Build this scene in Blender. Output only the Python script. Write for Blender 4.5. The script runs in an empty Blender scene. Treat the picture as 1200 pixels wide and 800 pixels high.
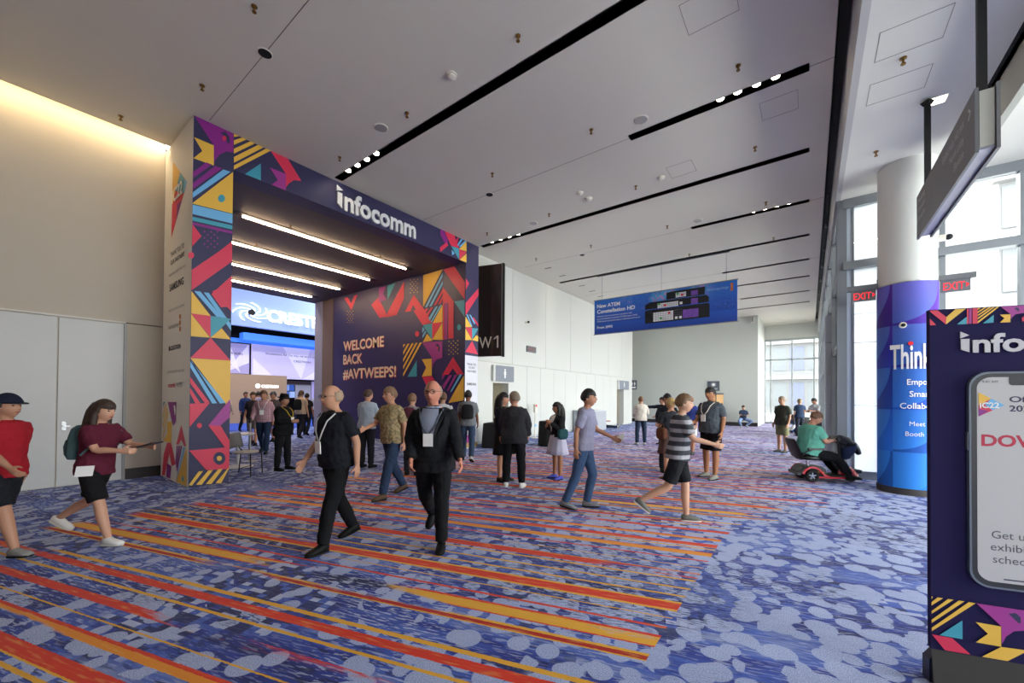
import bpy, bmesh, math, random
from mathutils import Vector, Matrix, noise
random.seed(7)
scene = bpy.context.scene
COL = scene.collection

# ------------------------------------------------------------------ camera
cam_data = bpy.data.cameras.new('camera')
cam = bpy.data.objects.new('camera', cam_data)
COL.objects.link(cam)
yaw, pitch, roll = math.radians(36.894), math.radians(0.6048), math.radians(0.3835)
_F = Vector((-math.sin(yaw)*math.cos(pitch), math.cos(yaw)*math.cos(pitch), math.sin(pitch)))
_R0 = Vector((math.cos(yaw), math.sin(yaw), 0)); _U0 = _R0.cross(_F)
_R = math.cos(roll)*_R0 + math.sin(roll)*_U0
_U = -math.sin(roll)*_R0 + math.cos(roll)*_U0
cam.matrix_world = Matrix(((_R.x,_U.x,-_F.x,0),(_R.y,_U.y,-_F.y,0),(_R.z,_U.z,-_F.z,1.6),(0,0,0,1)))
cam_data.sensor_width = 36.0
cam_data.lens = 464.32*36/1200
cam_data.shift_y = 60.81/1200
cam_data.clip_start = 0.05; cam_data.clip_end = 500
scene.camera = cam

# ------------------------------------------------------------------ sky, exposure
world = bpy.data.worlds.new('World'); scene.world = world
world.use_nodes = True
_bg = world.node_tree.nodes['Background']
_bg.inputs['Color'].default_value = (1.0, 0.985, 0.955, 1)     # bright hazy sky
_bg.inputs['Strength'].default_value = 13.0
scene.view_settings.view_transform = 'Standard'
scene.view_settings.look = 'None'
scene.view_settings.gamma = 1.0
scene.view_settings.use_curve_mapping = False
scene.view_settings.exposure = 0.15
try:
    scene.cycles.use_denoising = True
    scene.cycles.max_bounces = 10
    scene.cycles.diffuse_bounces = 6
    scene.cycles.transparent_max_bounces = 12
    scene.cycles.sample_clamp_indirect = 8.0
    scene.cycles.caustics_reflective = False
    scene.cycles.caustics_refractive = False
except Exception:
    pass

def light_portal(name, loc, sx, sy, rot):
    l = bpy.data.lights.new(name, 'AREA'); l.shape = 'RECTANGLE'; l.size = sx; l.size_y = sy
    o = bpy.data.objects.new(name, l); COL.objects.link(o)
    o.location = loc; o.rotation_euler = rot
    l.cycles.is_portal = True
    return o
light_portal('daylight_portal_bay', (4.2, 10.85, 2.9), 7.4, 5.7, (-math.pi/2, 0, 0))
light_portal('daylight_portal_side', (0.62, 21.1, 2.9), 5.7, 20.6, (0, math.pi/2, 0))
light_portal('daylight_portal_right', (8.25, 6.35, 2.85), 5.5, 8.6, (0, math.pi/2, 0))
light_portal('daylight_portal_back', (6.5, -6.25, 2.85), 3., 5.5, (math.pi/2, 0, 0))
light_portal('daylight_portal_end', (-1.0, 31.7, 2.7), 2.8, 5.3, (-math.pi/2, 0, 0))

# ------------------------------------------------------------------ materials
def lin(h):
    if isinstance(h, (tuple, list)): return (h[0], h[1], h[2], 1)
    h = h.lstrip('#'); o = []
    for i in (0, 2, 4):
        c = int(h[i:i+2], 16)/255
        o.append(c/12.92 if c <= .04045 else ((c+.055)/1.055)**2.4)
    return (o[0], o[1], o[2], 1)
_M = {}
class NT:
    def __init__(s, m): s.t = m.node_tree; s.N = s.t.nodes; s.L = s.t.links
    def new(s, typ, **kw):
        n = s.N.new(typ)
        for k, v in kw.items(): setattr(n, k, v)
        return n
    def put(s, sock, v):
        if hasattr(v, 'is_output') or isinstance(v, bpy.types.NodeSocket): s.L.new(v, sock)
        else: sock.default_value = v
    def m(s, op, a, b=None, c=None, clamp=False):
        n = s.N.new('ShaderNodeMath'); n.operation = op; n.use_clamp = clamp
        for i, v in enumerate((a, b, c)):
            if v is not None: s.put(n.inputs[i], v)
        return n.outputs[0]
    def mix(s, f, a, b):
        n = s.N.new('ShaderNodeMix'); n.data_type = 'RGBA'
        s.put(n.inputs[0], f); s.put(n.inputs[6], a); s.put(n.inputs[7], b)
        return n.outputs[2]
    def noise(s, vec, scale, detail=2.0, rough=.5):
        n = s.N.new('ShaderNodeTexNoise'); s.put(n.inputs['Vector'], vec)
        n.inputs['Scale'].default_value = scale; n.inputs['Detail'].default_value = detail
        n.inputs['Roughness'].default_value = rough
        return n.outputs[0]
    def step(s, x, lo, hi):
        n = s.N.new('ShaderNodeMapRange'); n.interpolation_type = 'SMOOTHSTEP'
        s.put(n.inputs[0], x); n.inputs[1].default_value = lo; n.inputs[2].default_value = hi
        return n.outputs[0]
    def mapping(s, vec, scale=(1,1,1), rot=(0,0,0), loc=(0,0,0)):
        n = s.N.new('ShaderNodeMapping'); s.put(n.inputs[0], vec)
        n.inputs['Location'].default_value = loc; n.inputs['Rotation'].default_value = rot; n.inputs['Scale'].default_value = scale
        return n.outputs[0]
    def ramp(s, f, stops, interp='LINEAR'):
        n = s.N.new('ShaderNodeValToRGB'); s.put(n.inputs[0], f); r = n.color_ramp; r.interpolation = interp
        e = r.elements; e[0].position = stops[0][0]; e[0].color = stops[0][1]; e[1].position = stops[-1][0]; e[1].color = stops[-1][1]
        for p, c in stops[1:-1]:
            q = e.new(p); q.color = c
        return n
def _princ(name):
    m = bpy.data.materials.new(name); m.use_nodes = True
    return m, NT(m), m.node_tree.nodes['Principled BSDF']
def mat(name, col, rough=.6, metal=0., var=.06, vscale=6., bump=0., bscale=60., spec=.5, emit=None, estr=0., stretch=(1,1,1)):
    if name in _M: return _M[name]
    m, t, b = _princ(name); c = lin(col)
    tc = t.new('ShaderNodeTexCoord'); v = tc.outputs['Object']
    if stretch != (1,1,1): v = t.mapping(v, stretch)
    n = t.noise(v, vscale, 3.0)
    lo = tuple(max(0, x*(1-var)) for x in c[:3])+(1,); hi = tuple(min(1, x*(1+var)) for x in c[:3])+(1,)
    t.put(b.inputs['Base Color'], t.mix(n, lo, hi))
    b.inputs['Roughness'].default_value = rough; b.inputs['Metallic'].default_value = metal
    b.inputs['Specular IOR Level'].default_value = spec
    if bump > 0:
        bn = t.new('ShaderNodeBump'); bn.inputs['Strength'].default_value = bump; bn.inputs['Distance'].default_value = .01
        t.put(bn.inputs['Height'], t.noise(v, bscale, 3.0)); t.L.new(bn.outputs[0], b.inputs['Normal'])
    if emit is not None:
        b.inputs['Emission Color'].default_value = lin(emit); b.inputs['Emission Strength'].default_value = estr
    _M[name] = m
    return m
def emitter(name, col, strength):
    if name in _M: return _M[name]
    m = mat(name, col, .5, emit=col, estr=strength, var=.02); return m
def glass_mat(name, tint=(.93,.96,.97), refl=.06):
    if name in _M: return _M[name]
    m = bpy.data.materials.new(name); m.use_nodes = True; t = NT(m); t.N.clear()
    tr = t.new('ShaderNodeBsdfTransparent'); gl = t.new('ShaderNodeBsdfGlossy')
    tc = t.new('ShaderNodeTexCoord'); nz = t.noise(tc.outputs['Object'], .7, 1.0)
    t.put(tr.inputs[0], t.mix(nz, (tint[0]*.98, tint[1]*.98, tint[2]*.98, 1), (tint[0], tint[1], tint[2], 1)))
    gl.inputs['Roughness'].default_value = .03
    fr = t.new('ShaderNodeFresnel'); fr.inputs[0].default_value = 1.45
    mx = t.new('ShaderNodeMixShader'); t.L.new(t.m('MULTIPLY', fr.outputs[0], .9), mx.inputs[0])
    t.L.new(tr.outputs[0], mx.inputs[1]); t.L.new(gl.outputs[0], mx.inputs[2])
    o = t.new('ShaderNodeOutputMaterial'); t.L.new(mx.outputs[0], o.inputs[0])
    _M[name] = m
    return m

# ------------------------------------------------------------------ mesh helpers
class MB:
    def __init__(s): s.v = []; s.f = []; s.mi = []; s.mats = []
    def _m(s, m):
        if m not in s.mats: s.mats.append(m)
        return s.mats.index(m)
    def add(s, verts, faces, m=None):
        b = len(s.v); s.v += [tuple(p) for p in verts]; k = s._m(m)
        for f in faces: s.f.append(tuple(b+i for i in f)); s.mi.append(k)
        return s
    def box(s, x0, x1, y0, y1, z0, z1, m=None):
        if x0 > x1: x0, x1 = x1, x0
        if y0 > y1: y0, y1 = y1, y0
        if z0 > z1: z0, z1 = z1, z0
        v = [(x0,y0,z0),(x1,y0,z0),(x1,y1,z0),(x0,y1,z0),(x0,y0,z1),(x1,y0,z1),(x1,y1,z1),(x0,y1,z1)]
        return s.add(v, [(0,3,2,1),(4,5,6,7),(0,1,5,4),(1,2,6,5),(2,3,7,6),(3,0,4,7)], m)
    def obox(s, c, ax, ay, az, m=None):     # oriented box: centre + half axes
        c, ax, ay, az = map(Vector, (c, ax, ay, az)); v = []
        for k in (-1, 1):
            for i, j in ((-1,-1),(1,-1),(1,1),(-1,1)): v.append(c+ax*i+ay*j+az*k)
        return s.add(v, [(0,3,2,1),(4,5,6,7),(0,1,5,4),(1,2,6,5),(2,3,7,6),(3,0,4,7)], m)
    def cyl(s, p0, p1, r0, r1=None, n=12, m=None):
        r1 = r0 if r1 is None else r1
        p0, p1 = Vector(p0), Vector(p1); d = (p1-p0).normalized()
        a = d.orthogonal().normalized(); b = d.cross(a); v = []
        for p, r in ((p0, r0), (p1, r1)):
            for i in range(n):
                t = 2*math.pi*i/n; v.append(p+a*(r*math.cos(t))+b*(r*math.sin(t)))
        f = [(i, (i+1) % n, n+(i+1) % n, n+i) for i in range(n)]
        f += [tuple(reversed(range(n))), tuple(range(n, 2*n))]
        return s.add(v, f, m)
    def loft(s, rings, n=12, m=None):       # rings: (centre, half axis a, half axis b)
        v = []
        for c, a, b in rings:
            for i in range(n):
                t = 2*math.pi*i/n; v.append(c+a*math.cos(t)+b*math.sin(t))
        f = []; k = len(rings)
        for j in range(k-1):
            for i in range(n):
                f.append((j*n+i, j*n+(i+1) % n, (j+1)*n+(i+1) % n, (j+1)*n+i))
        f += [tuple(reversed(range(n))), tuple(range((k-1)*n, k*n))]
        return s.add(v, f, m)
    def tube(s, pts, radii, n=8, m=None, sub=1):
        pts = [Vector(p) for p in pts]
        if not isinstance(radii, (list, tuple)): radii = [radii]*len(pts)
        if sub > 1 and len(pts) > 2:
            P, Q = [], []
            for i in range(len(pts)-1):
                p0 = pts[max(i-1,0)]; p1 = pts[i]; p2 = pts[i+1]; p3 = pts[min(i+2,len(pts)-1)]
                for k in range(sub):
                    t = k/sub
                    P.append(.5*((2*p1)+(p2-p0)*t+(2*p0-5*p1+4*p2-p3)*t*t+(3*p1-p0-3*p2+p3)*t**3))
                    Q.append(radii[i]*(1-t)+radii[i+1]*t)
            P.append(pts[-1]); Q.append(radii[-1]); pts, radii = P, Q
        rings = []; a = None
        for i, p in enumerate(pts):
            d = (pts[min(i+1,len(pts)-1)]-pts[max(i-1,0)])
            if d.length < 1e-9: d = Vector((0,0,1))
            d.normalize()
            if a is None: a = d.orthogonal().normalized()
            else:
                a = a-d*a.dot(d)
                a = a.normalized() if a.length > 1e-6 else d.orthogonal().normalized()
            b = d.cross(a)
            rings.append((p, a*radii[i], b*radii[i]))
        return s.loft(rings, n, m)
    def ball(s, c, r, m=None, nu=12, nv=8, ax=None):
        c = Vector(c); r = r if isinstance(r, (list, tuple)) else (r, r, r)
        X, Y, Z = ax or (Vector((1,0,0)), Vector((0,1,0)), Vector((0,0,1)))
        v = [c-Z*r[2]]
        for j in range(1, nv):
            p = math.pi*j/nv-math.pi/2
            for i in range(nu):
                t = 2*math.pi*i/nu
                v.append(c+X*(r[0]*math.cos(p)*math.cos(t))+Y*(r[1]*math.cos(p)*math.sin(t))+Z*(r[2]*math.sin(p)))
        v.append(c+Z*r[2]); f = []; top = len(v)-1
        for i in range(nu): f.append((0, 1+(i+1) % nu, 1+i))
        for j in range(nv-2):
            for i in range(nu):
                a = 1+j*nu+i; b = 1+j*nu+(i+1) % nu
                f.append((a, b, b+nu, a+nu))
        o = 1+(nv-2)*nu
        for i in range(nu): f.append((o+i, o+(i+1) % nu, top))
        return s.add(v, f, m)
    def lathe(s, prof, c=(0,0,0), n=20, m=None):     # prof: (r,z)
        c = Vector(c); rings = [(c+Vector((0,0,z)), Vector((max(r,1e-4),0,0)), Vector((0,max(r,1e-4),0))) for r, z in prof]
        return s.loft(rings, n, m)
    def prism(s, pts, d, m=None):           # planar outline (3-D points) extruded by vector d
        pts = [Vector(p) for p in pts]; d = Vector(d); k = len(pts)
        v = pts+[p+d for p in pts]
        f = [tuple(reversed(range(k))), tuple(range(k, 2*k))]+[(i, (i+1) % k, k+(i+1) % k, k+i) for i in range(k)]
        return s.add(v, f, m)
    def mesh(s, name):
        me = bpy.data.meshes.new(name); me.from_pydata(s.v, [], s.f)
        for m in s.mats: me.materials.append(m if m is not None else mat('plain_grey', '#888888'))
        if len(s.mats) > 1: me.polygons.foreach_set('material_index', s.mi)
        me.update()
        return me
    def build(s, name, m=None, parent=None, smooth=False, angle=None):
        if m is not None:
            s.mats = [m]; s.mi = [0]*len(s.f)
        me = s.mesh(name)
        if smooth: me.polygons.foreach_set('use_smooth', [True]*len(me.polygons))
        if angle: me.set_sharp_from_angle(angle=math.radians(angle))
        o = bpy.data.objects.new(name, me); COL.objects.link(o)
        if parent is not None: o.parent = parent
        return o
def tag(o, label, cat, group=None):
    o['label'] = label; o['category'] = cat
    if group: o['group'] = group
    return o
def struct(o, label=None, cat=None):
    o['kind'] = 'structure'
    if label: o['label'] = label
    if cat: o['category'] = cat
    return o
def thing(name, label, cat, loc=(0,0,0), rz=0., group=None):
    o = bpy.data.objects.new(name, None); COL.objects.link(o)
    o.location = loc; o.rotation_euler = (0,0,rz); o.empty_display_size = .2
    return tag(o, label, cat, group)
def copy_tree(o, parent=None):
    c = o.copy(); COL.objects.link(c); c.parent = parent
    for ch in o.children:
        copy_tree(ch, c)
    return c
def inst(name, me, parent=None, loc=(0,0,0), rz=0.):
    o = bpy.data.objects.new(name, me); COL.objects.link(o); o.location = loc; o.rotation_euler = (0,0,rz)
    o.parent = parent
    return o

# flat lettering: glyph outlines turned into meshes, fitted into a box (width, cap height) on a plane
TEXTS = []
def text(s, parent, origin, right, up, w, h, m, bold=0., name='lettering', align='L', bend=None, depth=0., ital=0.):
    cu = bpy.data.curves.new(name, 'FONT'); cu.body = s; cu.size = 1.; cu.offset = bold; cu.fill_mode = 'FRONT'; cu.resolution_u = 3
    if depth: cu.extrude = depth; cu.fill_mode = 'BOTH'
    cu.shear = ital
    o = bpy.data.objects.new(name, cu); COL.objects.link(o)
    TEXTS.append((o, parent, Vector(origin), Vector(right).normalized(), Vector(up).normalized(), w, h, m, align, bend, name, s))
def finish_texts():
    dg = bpy.context.evaluated_depsgraph_get()
    for o, parent, og, R, U, w, h, m, align, bend, name, s in TEXTS:
        me = bpy.data.meshes.new_from_object(o.evaluated_get(dg))
        xs = [v.co.x for v in me.vertices]; 
        if not xs: continue
        x0, x1 = min(xs), max(xs); cap = .729
        sy = h/cap; sx = (w/(x1-x0)) if w else sy
        W = (x1-x0)*sx; off = {'L': 0, 'C': -W/2, 'R': -W}[align]
        N = R.cross(U)
        for v in me.vertices:
            a = (v.co.x-x0)*sx+off; b = v.co.y*sy; c = v.co.z
            if bend: v.co = bend(a, b)
            else: v.co = og+R*a+U*b+N*c
        me.materials.clear(); me.materials.append(m); me.name = name
        n = bpy.data.objects.new(name, me); COL.objects.link(n); n.parent = parent
        cu = o.data
        bpy.data.objects.remove(o); bpy.data.curves.remove(cu)
def decals(name, table, cols, place, parent, normal, step=.0012, base=.003, only=None):
    """printed shapes: every polygon a thin layer in front of the panel"""
    N = Vector(normal); dots = MB()
    for i, (c, p) in enumerate(table):
        off = base+.0002*i
        area = abs(sum(p[k-1][0]*p[k][1]-p[k][0]*p[k-1][1] for k in range(len(p))))/2
        tgt = dots if (len(p) == 4 and area < .006) else MB()
        tgt.add([Vector(place(a, b))+N*off for a, b in p], [tuple(range(len(p)))], cols[c])
        if tgt is not dots: tgt.build(name, None, parent)
    if dots.f:
        o = dots.build('dot_pattern', None, parent); o['kind'] = 'stuff'
# ================================================================== the hall
CZ = 6.5            # main ceiling height
RZ = 5.73           # lower ceiling on the window side
XP = -8.6           # face of the entrance portal
white_wall = mat('white_wall_paint', '#cfd0ca', .55, var=.02, vscale=.6)
grey_wall = mat('pale_grey_wallcovering', '#c2b9aa', .7, var=.03, vscale=1.2, bump=.06, bscale=180)
sage_wall = mat('pale_sage_wall_paint', '#c9ccc3', .7, var=.02, vscale=.8)
ceil_m = mat('ceiling_paint', '#dbd6c9', .85, var=.015, vscale=.5)
ceil_r = mat('ceiling_paint_window_side', '#dcdad2', .85, var=.015, vscale=.5)
black_m = mat('matt_black', '#0a0a0b', .7, var=.1)
base_dark = mat('dark_baseboard', '#2f2a28', .5)
alu = mat('grey_aluminium', '#8b9095', .4, metal=.6, var=.04)
dark_alu = mat('dark_grey_aluminium', '#5c6064', .4, metal=.5, var=.04)
pane_m = glass_mat('window_glass')
seam_m = mat('joint_shadow_grey', '#5f5d5a', .9)

# ---- carpet -------------------------------------------------------------
def carpet_material():
    m, t, b = _princ('patterned_carpet')
    tc = t.new('ShaderNodeTexCoord'); P = tc.outputs['Object']
    rot = t.mapping(P, rot=(0, 0, -math.radians(17)))
    sp = t.new('ShaderNodeSeparateXYZ'); t.L.new(P, sp.inputs[0]); X, Y = sp.outputs[0], sp.outputs[1]
    sr = t.new('ShaderNodeSeparateXYZ'); t.L.new(rot, sr.inputs[0]); S, T = sr.outputs[0], sr.outputs[1]
    navy, deep, blue, slate, pale = lin('#262b57'), lin('#2d3d96'), lin('#4a66c0'), lin('#8391c2'), lin('#c0cae8')
    st1 = t.noise(t.mapping(rot, (.55, 2.6, 1)), 1., 3.)
    st2 = t.noise(t.mapping(rot, (1.5, 13., 1)), 1., 2.)
    mixn = t.m('ADD', t.m('MULTIPLY', st1, .65), t.m('MULTIPLY', st2, .35))
    base = t.ramp(mixn, [(.36, navy), (.46, deep), (.55, blue), (.66, slate)]).outputs[0]
    # short woven flecks along the stripes
    fl = t.step(t.noise(t.mapping(rot, (9., 60., 1)), 1., 2.), .54, .58)
    reg = t.m('ADD', .35, t.m('MULTIPLY', t.step(t.noise(P, .9, 2.), .42, .58), .65))
    base = t.mix(t.m('MULTIPLY', t.m('MULTIPLY', fl, reg), .75), base, pale)
    fl2 = t.step(t.noise(t.mapping(rot, (6., 46., 1), loc=(7, 3, 0)), 1., 2.), .55, .60)
    reg2 = t.m('ADD', .3, t.m('MULTIPLY', t.step(t.noise(t.mapping(P, loc=(5, 9, 2)), .8, 2.), .46, .6), .7))
    base = t.mix(t.m('MULTIPLY', t.m('MULTIPLY', fl2, reg2), .85), base, navy)
    # little woven squares
    sn = t.new('ShaderNodeVectorMath', operation='SNAP'); t.L.new(rot, sn.inputs[0]); sn.inputs[1].default_value = (.075, .05, 1)
    wn = t.new('ShaderNodeTexWhiteNoise', noise_dimensions='2D'); t.L.new(sn.outputs[0], wn.inputs['Vector'])
    sqr = t.step(t.noise(t.mapping(P, loc=(11, 2, 4)), .75, 1.), .55, .62)
    sqc = t.ramp(wn.outputs['Value'], [(0, navy), (.3, deep), (.55, blue), (.8, pale)], 'CONSTANT').outputs[0]
    base = t.mix(t.m('MULTIPLY', sqr, .8), base, sqc)
    # pale discs, alone and in clusters
    for sc, thr, lo, loc in ((4.3, .41, .55, (0, 0, 0)), (5.2, .39, .52, (3.3, 8.1, 0)), (6.4, .38, .52, (9.2, 1.7, 0))):
        vo = t.new('ShaderNodeTexVoronoi', voronoi_dimensions='2D'); t.put(vo.inputs['Vector'], t.mapping(P, loc=loc))
        vo.inputs['Scale'].default_value = sc; vo.inputs['Randomness'].default_value = .85
        disc = t.m('SUBTRACT', 1., t.step(vo.outputs['Distance'], thr-.02, thr+.02))
        wv = t.new('ShaderNodeTexWhiteNoise', noise_dimensions='3D'); t.L.new(vo.outputs['Color'], wv.inputs['Vector'])
        dens = t.m('ADD', wv.outputs['Value'], t.m('MULTIPLY', t.m('SUBTRACT', t.noise(t.mapping(P, loc=(loc[1], loc[0], 0)), .55, 2.), .5), 3.2))
        dens = t.m('ADD', dens, t.m('MULTIPLY', t.step(X, -3.5, .5), .36))
        on = t.m('GREATER_THAN', dens, lo+.26)
        gr = t.noise(P, 150., 1.)
        dc = t.mix(t.step(gr, .42, .62), lin('#93a2d0'), pale)
        base = t.mix(t.m('MULTIPLY', t.m('MULTIPLY', disc, on), .93), base, dc)
    fl3 = t.step(t.noise(t.mapping(rot, (14., 70., 1), loc=(2, 5, 0)), 1., 2.), .53, .57)
    reg3 = t.step(t.noise(t.mapping(P, loc=(1, 4, 7)), .6, 2.), .47, .6)
    base = t.mix(t.m('MULTIPLY', t.m('MULTIPLY', fl3, reg3), .8), base, navy)
    # bold colour stripes that run across the hall
    O_, R_, Y_, G_ = lin('#e8912a'), lin('#dd3a24'), lin('#e9ac35'), lin('#b5221f')
    strp = [(1.25,1.262,Y_),(1.266,1.351,R_),(1.478,1.536,O_),(1.536,1.557,R_),(1.651,1.672,Y_),(1.79,1.88,R_),(2.005,2.032,Y_),(2.104,2.19,R_),
            (2.235,2.27,Y_),(2.56,2.577,Y_),(2.577,2.618,G_),(2.618,2.635,Y_),(2.722,2.736,R_),(2.736,2.852,Y_),(2.852,2.868,R_),
            (2.97,2.998,R_),(3.12,3.14,Y_),(3.235,3.25,Y_),(3.25,3.37,R_),(3.37,3.39,Y_),(3.49,3.51,Y_),(3.64,3.67,Y_),(3.82,3.84,Y_),(3.89,3.99,R_),(3.99,4.01,O_),
            (4.15,4.165,Y_),(4.32,4.345,R_),(4.48,4.57,O_),(4.57,4.585,R_),(4.68,4.70,Y_)]
    Tj = t.m('ADD', T, t.m('MULTIPLY', t.m('SUBTRACT', t.noise(t.mapping(rot, (30, 160, 1)), 1., 1.), .5), .012))
    fr = t.m('FRACT', t.m('DIVIDE', t.m('SUBTRACT', Tj, 1.24), 3.5))
    off = (0, 0, 0, 0)
    for half in (strp[:15], strp[15:]):
        stops = [(0., off)]; last = None
        for a, c_, col in half:
            a, c_ = (a-1.24)/3.5, (c_-1.24)/3.5
            if last is not None and abs(last-a) < 1e-6: stops[-1] = (a, col)
            else: stops.append((a, col))
            stops.append((c_, off)); last = c_
        rp = t.ramp(fr, stops, 'CONSTANT')
        brk = t.noise(t.mapping(rot, (.30, 3.1, 1), loc=(.5, 0, 0)), 1., 2.)
        brm = t.step(t.m('ADD', brk, t.m('MULTIPLY', t.noise(t.mapping(rot, (8, 60, 1)), 1., 1.), .10)), .41, .47)
        xe = t.m('ADD', X, t.m('MULTIPLY', t.m('SUBTRACT', t.noise(t.mapping(rot, (0., 5., 1)), 1., 1.), .5), .5))
        lim = t.m('ADD', -.80, t.m('MULTIPLY', t.step(Y, 5., 9.), t.m('MULTIPLY', t.m('SUBTRACT', t.noise(t.mapping(rot, (0., 4., 1)), 1., 1.), .3), 5.)))
        xm = t.m('MULTIPLY', t.m('MULTIPLY', t.m('LESS_THAN', X, lim), t.m('SUBTRACT', 1., t.m('MULTIPLY', t.step(Y, 6., 15.), .55))), t.step(xe, -7.5, -7.2))
        tone = t.mix(t.step(t.noise(t.mapping(rot, (5, 40, 1)), 1., 2.), .5, .75), rp.outputs[0], lin('#f0c56a'))
        toned = t.mix(.35, rp.outputs[0], tone)
        base = t.mix(t.m('MULTIPLY', t.m('MULTIPLY', rp.outputs[1], xm), brm), base, toned)
    pile = t.noise(P, 420., 2.)
    base = t.mix(t.m('MULTIPLY', t.step(pile, .35, .75), .28), base, t.mix(.5, base, (.01, .01, .02, 1)))
    t.put(b.inputs['Base Color'], base)
    b.inputs['Roughness'].default_value = .9; b.inputs['Specular IOR Level'].default_value = .25
    b.inputs['Sheen Weight'].default_value = .08; b.inputs['Sheen Roughness'].default_value = .45
    bp_ = t.new('ShaderNodeBump'); bp_.inputs['Strength'].default_value = .25; bp_.inputs['Distance'].default_value = .004
    t.put(bp_.inputs['Height'], pile); t.L.new(bp_.outputs[0], b.inputs['Normal'])
    return m
carpet = carpet_material()
mb = MB()
mb.box(-10.45, .55, -6, 31.6, -.1, 0); mb.box(.55, 8, -6, 10.75, -.1, 0)
mb.box(-40, -10.45, -6, 26, -.1, 0); mb.box(-13, -10.45, 26, 31.6, -.1, 0)
struct(mb.build('floor', carpet), 'patterned blue carpet with red and orange stripes', 'carpet')
booth_m = mat('blue_booth_carpet', '#3453b8', .9, bump=.2, bscale=300)

# ---- main ceiling with its recessed light slots -----------------------------
SLOTS = [(-8.5, 0., 4.74, True), (-2.7, 0., 7.24, False), (-8.5, 0., 9.66, True), (-2.7, 0., 12.14, False), (-8.5, 0., 14.66, True),
         (-2.7, 0., 17.2, False), (-8.5, 0., 19.55, True), (-2.7, 0., 22.2, False), (-8.5, 0., 24.7, True)]
SW = .085           # half width of a slot
mb = MB(); HOLES = [(a, b, y-SW, y+SW) for a, b, y, _ in SLOTS]
xs = sorted({-10.08, -8.5, -2.7, 0., .30}); ys = sorted({-6., 31.5}|{h[2] for h in HOLES}|{h[3] for h in HOLES})
for i in range(len(xs)-1):
    for j in range(len(ys)-1):
        cx, cy = (xs[i]+xs[i+1])/2, (ys[j]+ys[j+1])/2
        if any(h[0] < cx < h[1] and h[2] < cy < h[3] for h in HOLES): continue
        mb.box(xs[i], xs[i+1], ys[j], ys[j+1], CZ, CZ+.25)
mb.box(-13, -10.08, 9.6, 31.5, CZ, CZ+.25)
ceiling = struct(mb.build('ceiling', ceil_m), 'flat pale grey ceiling crossed by black light slots', 'ceiling')
mb = MB()
for y in (2.35, 7.24, 12.14, 17.2, 22.2):
    mb.box(-8.55, -2.7, y-.004, y+.004, CZ-.002, CZ+.001); mb.box(0, .3, y-.004, y+.004, CZ-.002, CZ+.001)
mb.build('ceiling_joint', seam_m, ceiling)
hatch_m = mat('ceiling_hatch_outline', '#8d8a86', .9)
def hatch(x0, x1, y0, y1, z, m=hatch_m):
    mb = MB(); w = .006
    for a in ((x0, x1, y0, y0+w), (x0, x1, y1-w, y1), (x0, x0+w, y0, y1), (x1-w, x1, y0, y1)): mb.box(*a, z-.003, z+.002)
    return mb
HN = ['nearest the camera over the carpet', 'beside the four lit spots of the short slot', 'beside the smoke detector']
for (a, i_) in (((-1.3, -.7, 5.14, 5.65), 0), ((-.66, -.14, 7.66, 8.17), 1), ((-2.44, -1.93, 8.64, 9.13), 2)):
    tag(hatch(*a, CZ).build('access_hatch', hatch_m), 'square ceiling access hatch '+HN[i_], 'hatch', 'hatches in the main ceiling')
for i_, a in enumerate(((.64, 1.22, 6.0, 6.5), (.64, 1.22, 6.93, 7.4))):
    tag(hatch(*a, RZ).build('access_hatch', hatch_m), ('square hatch in the window side ceiling in front of the brass sprinkler', 'square hatch in the window side ceiling above the sign post')[i_], 'hatch', 'hatches in the window side ceiling')

# long black slot along the edge, dropped fascia and the lower ceiling by the windows
mb = MB(); mb.box(.30, .44, -6, 31.5, CZ+.2, CZ+.25); mb.box(.29, .30, -6, 31.5, CZ, CZ+.25)
struct(mb.build('trim_1', black_m), 'long black slot along the ceiling edge', 'slot')
mb = MB(); mb.box(.44, .52, -6, 31.5, RZ, CZ+.25)
struct(mb.build('trim_2', mat('fascia_paint', '#b9b8b5', .8, var=.02)), 'painted fascia stepping down to the window side ceiling', 'fascia')
mb = MB(); mb.box(.52, 1.87, -6, 10.7, RZ, RZ+.1); mb.box(1.96, 8, -6, 10.7, RZ, RZ+.1)
struct(mb.build('wall_ceiling_drop', ceil_r), 'lower pale ceiling beside the windows', 'ceiling').name = 'ceiling_window_side'
mb = MB(); mb.box(1.87, 1.96, -6, 10.7, RZ+.1, RZ+.2); mb.box(1.85, 1.87, -6, 10.7, RZ+.001, RZ+.2)
struct(mb.build('trim_3', black_m), 'black slot in the window side ceiling', 'slot')
mb = MB(); mb.box(1.96, 2.04, -6, 9.0, RZ-.5, RZ+.2)
struct(mb.build('trim_4', mat('downstand_paint', '#b5b6a9', .8)), 'pale downstand beam beside the black ceiling slot', 'beam')

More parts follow.
